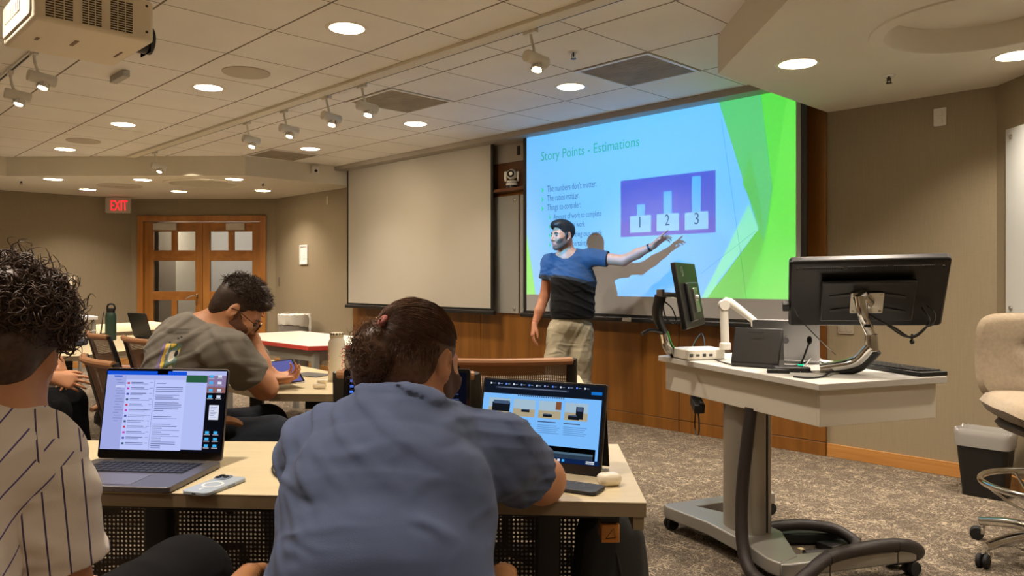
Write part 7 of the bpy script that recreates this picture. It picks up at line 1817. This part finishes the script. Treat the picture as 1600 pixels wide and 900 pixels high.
for i in range(9): patch(272+i*2.7, 518-i*.05, 273.8+i*2.7, 521.5, 1, 2, lambda u, v: 6)
patch(262, 513.6, 296, 514.6, 16, 1, lambda u, v: 6)
q.build('back_print', mats_, tee)
G = Field(); G.ell(hips+Vector((0, 0, -.02)), (.17, .16, .11), None, .04)
G.chain([(-1.40, 3.26, .565), (-1.12, 3.52, .575), (-1.05, 3.58, .06)], [.11, .088, .075], .03); G.chain([(-1.34, 3.12, .565), (-1.0, 3.22, .575), (-.96, 3.28, .06)], [.11, .09, .075], .03)
G.cut((0, 0, .03), (0, 0, -1)); organic('trousers', G, .008, cloth('jeans_dark', (34, 38, 46)), pg_, O)
for x, y in ((-1.05, 3.58), (-.96, 3.28)):
    S_ = Field(); S_.chain([(x-.02, y-.01, .045), (x+.13, y+.06, .035)], [.045, .036], .03); S_.cut((0, 0, 0), (0, 0, -1)); organic('shoe', S_, .007, MATS['shoe_dark'], pg_, O)
HG = hairmat('hair_dark', (56, 40, 31), None, .45); hRg = MHg.to_3x3()
def hg(x, y, z): return MHg @ Vector((x, y, z))
C = Field(); C.ell(hg(0, -.022, .034), (.078, .096, .086), hRg, .01); C.ell(hg(0, -.060, -.030), (.060, .042, .055), hRg, .03); C.cone(hg(-.03, .07, .085), hg(.03, .07, .085), .024, .024, .03); C.cone(hg(-.02, .02, .115), hg(.02, .02, .115), .026, .026, .03)
C.ell(hg(0, .090, -.035), (.085, .075, .090), hRg, .012, 's')
for x in (-1, 1): C.ell(hg(x*.085, -.006, -.012), (.020, .028, .034), hRg, .006, 's')
wn5 = wob(45, 10, 110); C.fn(lambda f, X, Y, Z: f-(.005*wn5(X, Y, Z)).astype(np.float32)); hair = organic('hair', C, .0042, HG, pg_, O, None, 1)
rs_ = random.Random(31); curls = []
while len(curls) < 900:
    d = Vector((rs_.gauss(0, 1), rs_.gauss(0, 1), rs_.gauss(0, 1))).normalized()
    if (d.y > .55 and d.z < .5) or d.z < .15: continue
    p = hg(d.x*.082, d.y*.105-.012, d.z*.096+.036); w_ = (p-hg(0, -.02, .0)).normalized(); ax_ = w_*.8+(hg(0, 1, .1)-hg(0, 0, 0))*rs_.uniform(.1, .9)+Vector((rs_.gauss(0, .4), rs_.gauss(0, .4), rs_.gauss(0, .3)))
    curls.append(curl(p, 0, rs_.uniform(.5, 1.1), rs_.uniform(.004, .009), ax_, rs_.uniform(.015, .035), rs_))
strandmesh('tufts', curls, .0016, HG, hair, 3, O); brows(MHg, pg_, O, HG); eyes(MHg, pg_, O)
Bd = Field(); head(Bd, MHg, 1.0, False); iM = np.array(MHg.inverted(), dtype=float); Bd.fn(beard_region()); organic('beard', Bd, .004, mat('beard_stubble', (116, 76, 54), .8, bump=.4, bscale=800), pg_, O, None, 1)
TG = Matrix.Translation(-O) @ MHg; q = MB()
for x in (-1, 1):
    q.tube([TG @ Vector((x*.033+.024*math.cos(a), .108, -.002+.019*math.sin(a))) for a in [2*math.pi*i/24 for i in range(25)]], .0019, 6, cap=False); q.tube([TG @ Vector((x*.056, .107, .004)), TG @ Vector((x*.079, .09, .006)), TG @ Vector((x*.082, .0, .006)), TG @ Vector((x*.082, -.025, -.004))], .0017, 6)
q.tube([TG @ Vector((-.010, .109, .002)), TG @ Vector((0, .112, .005)), TG @ Vector((.010, .109, .002))], .0017, 6)
q.build('glasses', mat('glasses_frame', (66, 26, 26), .3), pg_)
st0, st1 = D(381, 526, 3.14), D(395, 512, 3.12)
q = MB(); sd_ = (st1-st0).normalized(); q.cyl(st0-sd_*.05-st0, st1-st0+sd_*.02, .0045, n=12); q.lathe([(.0045, 0), (.001, .012)], 12, Matrix.Translation(-sd_*.05) @ frame_z(-sd_).to_4x4())
tag(q.build('stylus', mat('stylus_white', (232, 230, 226), .3), loc=st0), 'white stylus in the raised hand of the man in grey', 'stylus')
tc_ = D(440, 582, 3.62); tx = Vector((.80, .55, .10)).normalized(); tu = Vector((-.30, .30, .55)).normalized()
MT = mframe(tc_, tx, tu); tb_ = thing('tablet', 'tablet with a lit lavender screen held by the man in grey', 'tablet', mtx=MT)
MT2 = Matrix((Vector((.86, .50, .05)), Vector((-.47, .80, .36)), Vector((.14, -.34, .93)))).transposed().to_4x4(); MT2.translation = Vector((tc_.x, tc_.y, max(tc_.z, .80))); tb_.matrix_world = MT2
q = MB(); q.rbox((0, 0, 0), (.165, .235, .007), .012); q.build('case', mat('tablet_silver', (190, 188, 186), .35, metal=.4), tb_, bevel=.002)
q = MB(); q.rbox((0, 0, .0038), (.161, .231, .0008), .011); q.build('bezel', MATS['display_off'], tb_); q = MB(); q.bx(-.071, .071, -.106, .106, .0044, .0046); q.build('display', E('tablet_lavender', (104, 104, 170), .9), tb_, smooth=False)
# ================================================================ PERSON BEHIND THE CURLS (hands and knees show)
O = Vector((-2.72, 3.95, 0)); pf = thing('person', 'seated person in black trousers with crossed hands, mostly behind the curly head', 'person', O)
B = Field(); hc = Vector((-2.66, 3.98, 1.20)); MHf = hmat(hc, (.95, .25, -.1)); head(B, MHf); nbF = Vector((-2.72, 3.97, 1.06)); B.chain([MHf @ Vector((0, -.02, -.05)), nbF], [.058, .064], .03)
sA, sB_ = Vector((-2.72, 3.78, .98)), Vector((-2.74, 4.16, .98)); eA = D(36, 590, 3.82); wA = D(84, 590, 3.84); eB = D(62, 566, 4.16); wB = D(90, 563, 4.05)
B.chain([(-2.78, 3.95, .55), (-2.76, 3.96, .80), nbF+Vector((0, 0, -.08))], [.13, .14, .11], .06, n=(1, 0, 0), flat=.68); B.cone(nbF, sA, .06, .055, .05); B.cone(nbF, sB_, .06, .055, .05)
B.chain([sA, eA], [.052, .045], .03); B.chain([eA, (eA+wA)/2, wA], [.045, .041, .028], .02); B.chain([sB_, eB], [.052, .045], .03); B.chain([eB, wB], [.044, .029], .02)
hand(B, wA, (.85, .15, -.2), (0, .9, -.4), 1, curl=(.35, .4, .45, .5), thumb=.5); hand(B, wB, (.5, -.45, -.62), (-.6, -.1, -.6), 1, curl=(.25, .3, .32, .34), spread=.07, thumb=.6)
B.chain([(-2.76, 3.86, .55), (-2.30, 3.84, .57), (-2.24, 3.84, .1)], [.08, .06, .045], .03); B.chain([(-2.76, 4.06, .55), (-2.34, 4.06, .57), (-2.28, 4.06, .1)], [.08, .06, .045], .03)
organic('body', B, .006, M_SKIN2, pf, O, None, 1)
S = Field(); S.chain([(-2.78, 3.95, .52), (-2.77, 3.96, .78), nbF+Vector((-.01, 0, -.10))], [.16, .165, .13], .06, n=(1, 0, 0), flat=.74); S.cone(nbF+Vector((0, 0, -.05)), sA, .068, .068, .05); S.cone(nbF+Vector((0, 0, -.05)), sB_, .068, .068, .05)
s1_, s2_ = sA*.35+eA*.65, sB_*.25+eB*.75; S.chain([sA, s1_], [.068, .068], .04); S.chain([sB_, s2_], [.068, .066], .04); S.fn(folds(.006, (.4, 0, 1), .09, 151)); S.cut((0, 0, .5), (0, 0, -1)); S.fn(neckcut(nbF, (0, 0, 1), .09)); S.fn(hemcut(s1_, eA-sA, .1)); S.fn(hemcut(s2_, eB-sB_, .1))
organic('tee_shirt', S, .0065, cloth('tee_white', (214, 208, 198)), pf, O, None, 1)
G = Field(); G.ell((-2.77, 3.95, .54), (.14, .18, .10), None, .04); G.chain([(-2.76, 3.86, .56), (-2.30, 3.84, .585), (-2.23, 3.84, .06)], [.105, .088, .075], .03); G.chain([(-2.76, 4.06, .56), (-2.34, 4.06, .585), (-2.27, 4.06, .06)], [.105, .088, .075], .03)
G.fn(folds(.005, (1, .3, .5), .08, 161)); G.cut((0, 0, .03), (0, 0, -1)); organic('trousers', G, .007, MATS['trouser_black'], pf, O)
for y in (3.84, 4.06):
    S_ = Field(); S_.chain([(-2.25, y, .045), (-2.10, y, .035)], [.045, .036], .03); S_.cut((0, 0, 0), (0, 0, -1)); organic('shoe', S_, .007, MATS['shoe_dark'], pf, O)
C = Field(); hRf = MHf.to_3x3(); C.ell(MHf @ Vector((0, -.022, .036)), (.080, .098, .088), hRf, .01); C.ell(MHf @ Vector((0, .09, -.035)), (.085, .075, .09), hRf, .012, 's'); organic('hair', C, .006, HG, pf, O)
c6 = copy_tree(ca); c6.location = (-2.80, 3.96, 0); c6.rotation_euler = (0, 0, -1.45); tag(c6, 'brown mesh chair of the person with crossed hands, mostly hidden by curls')
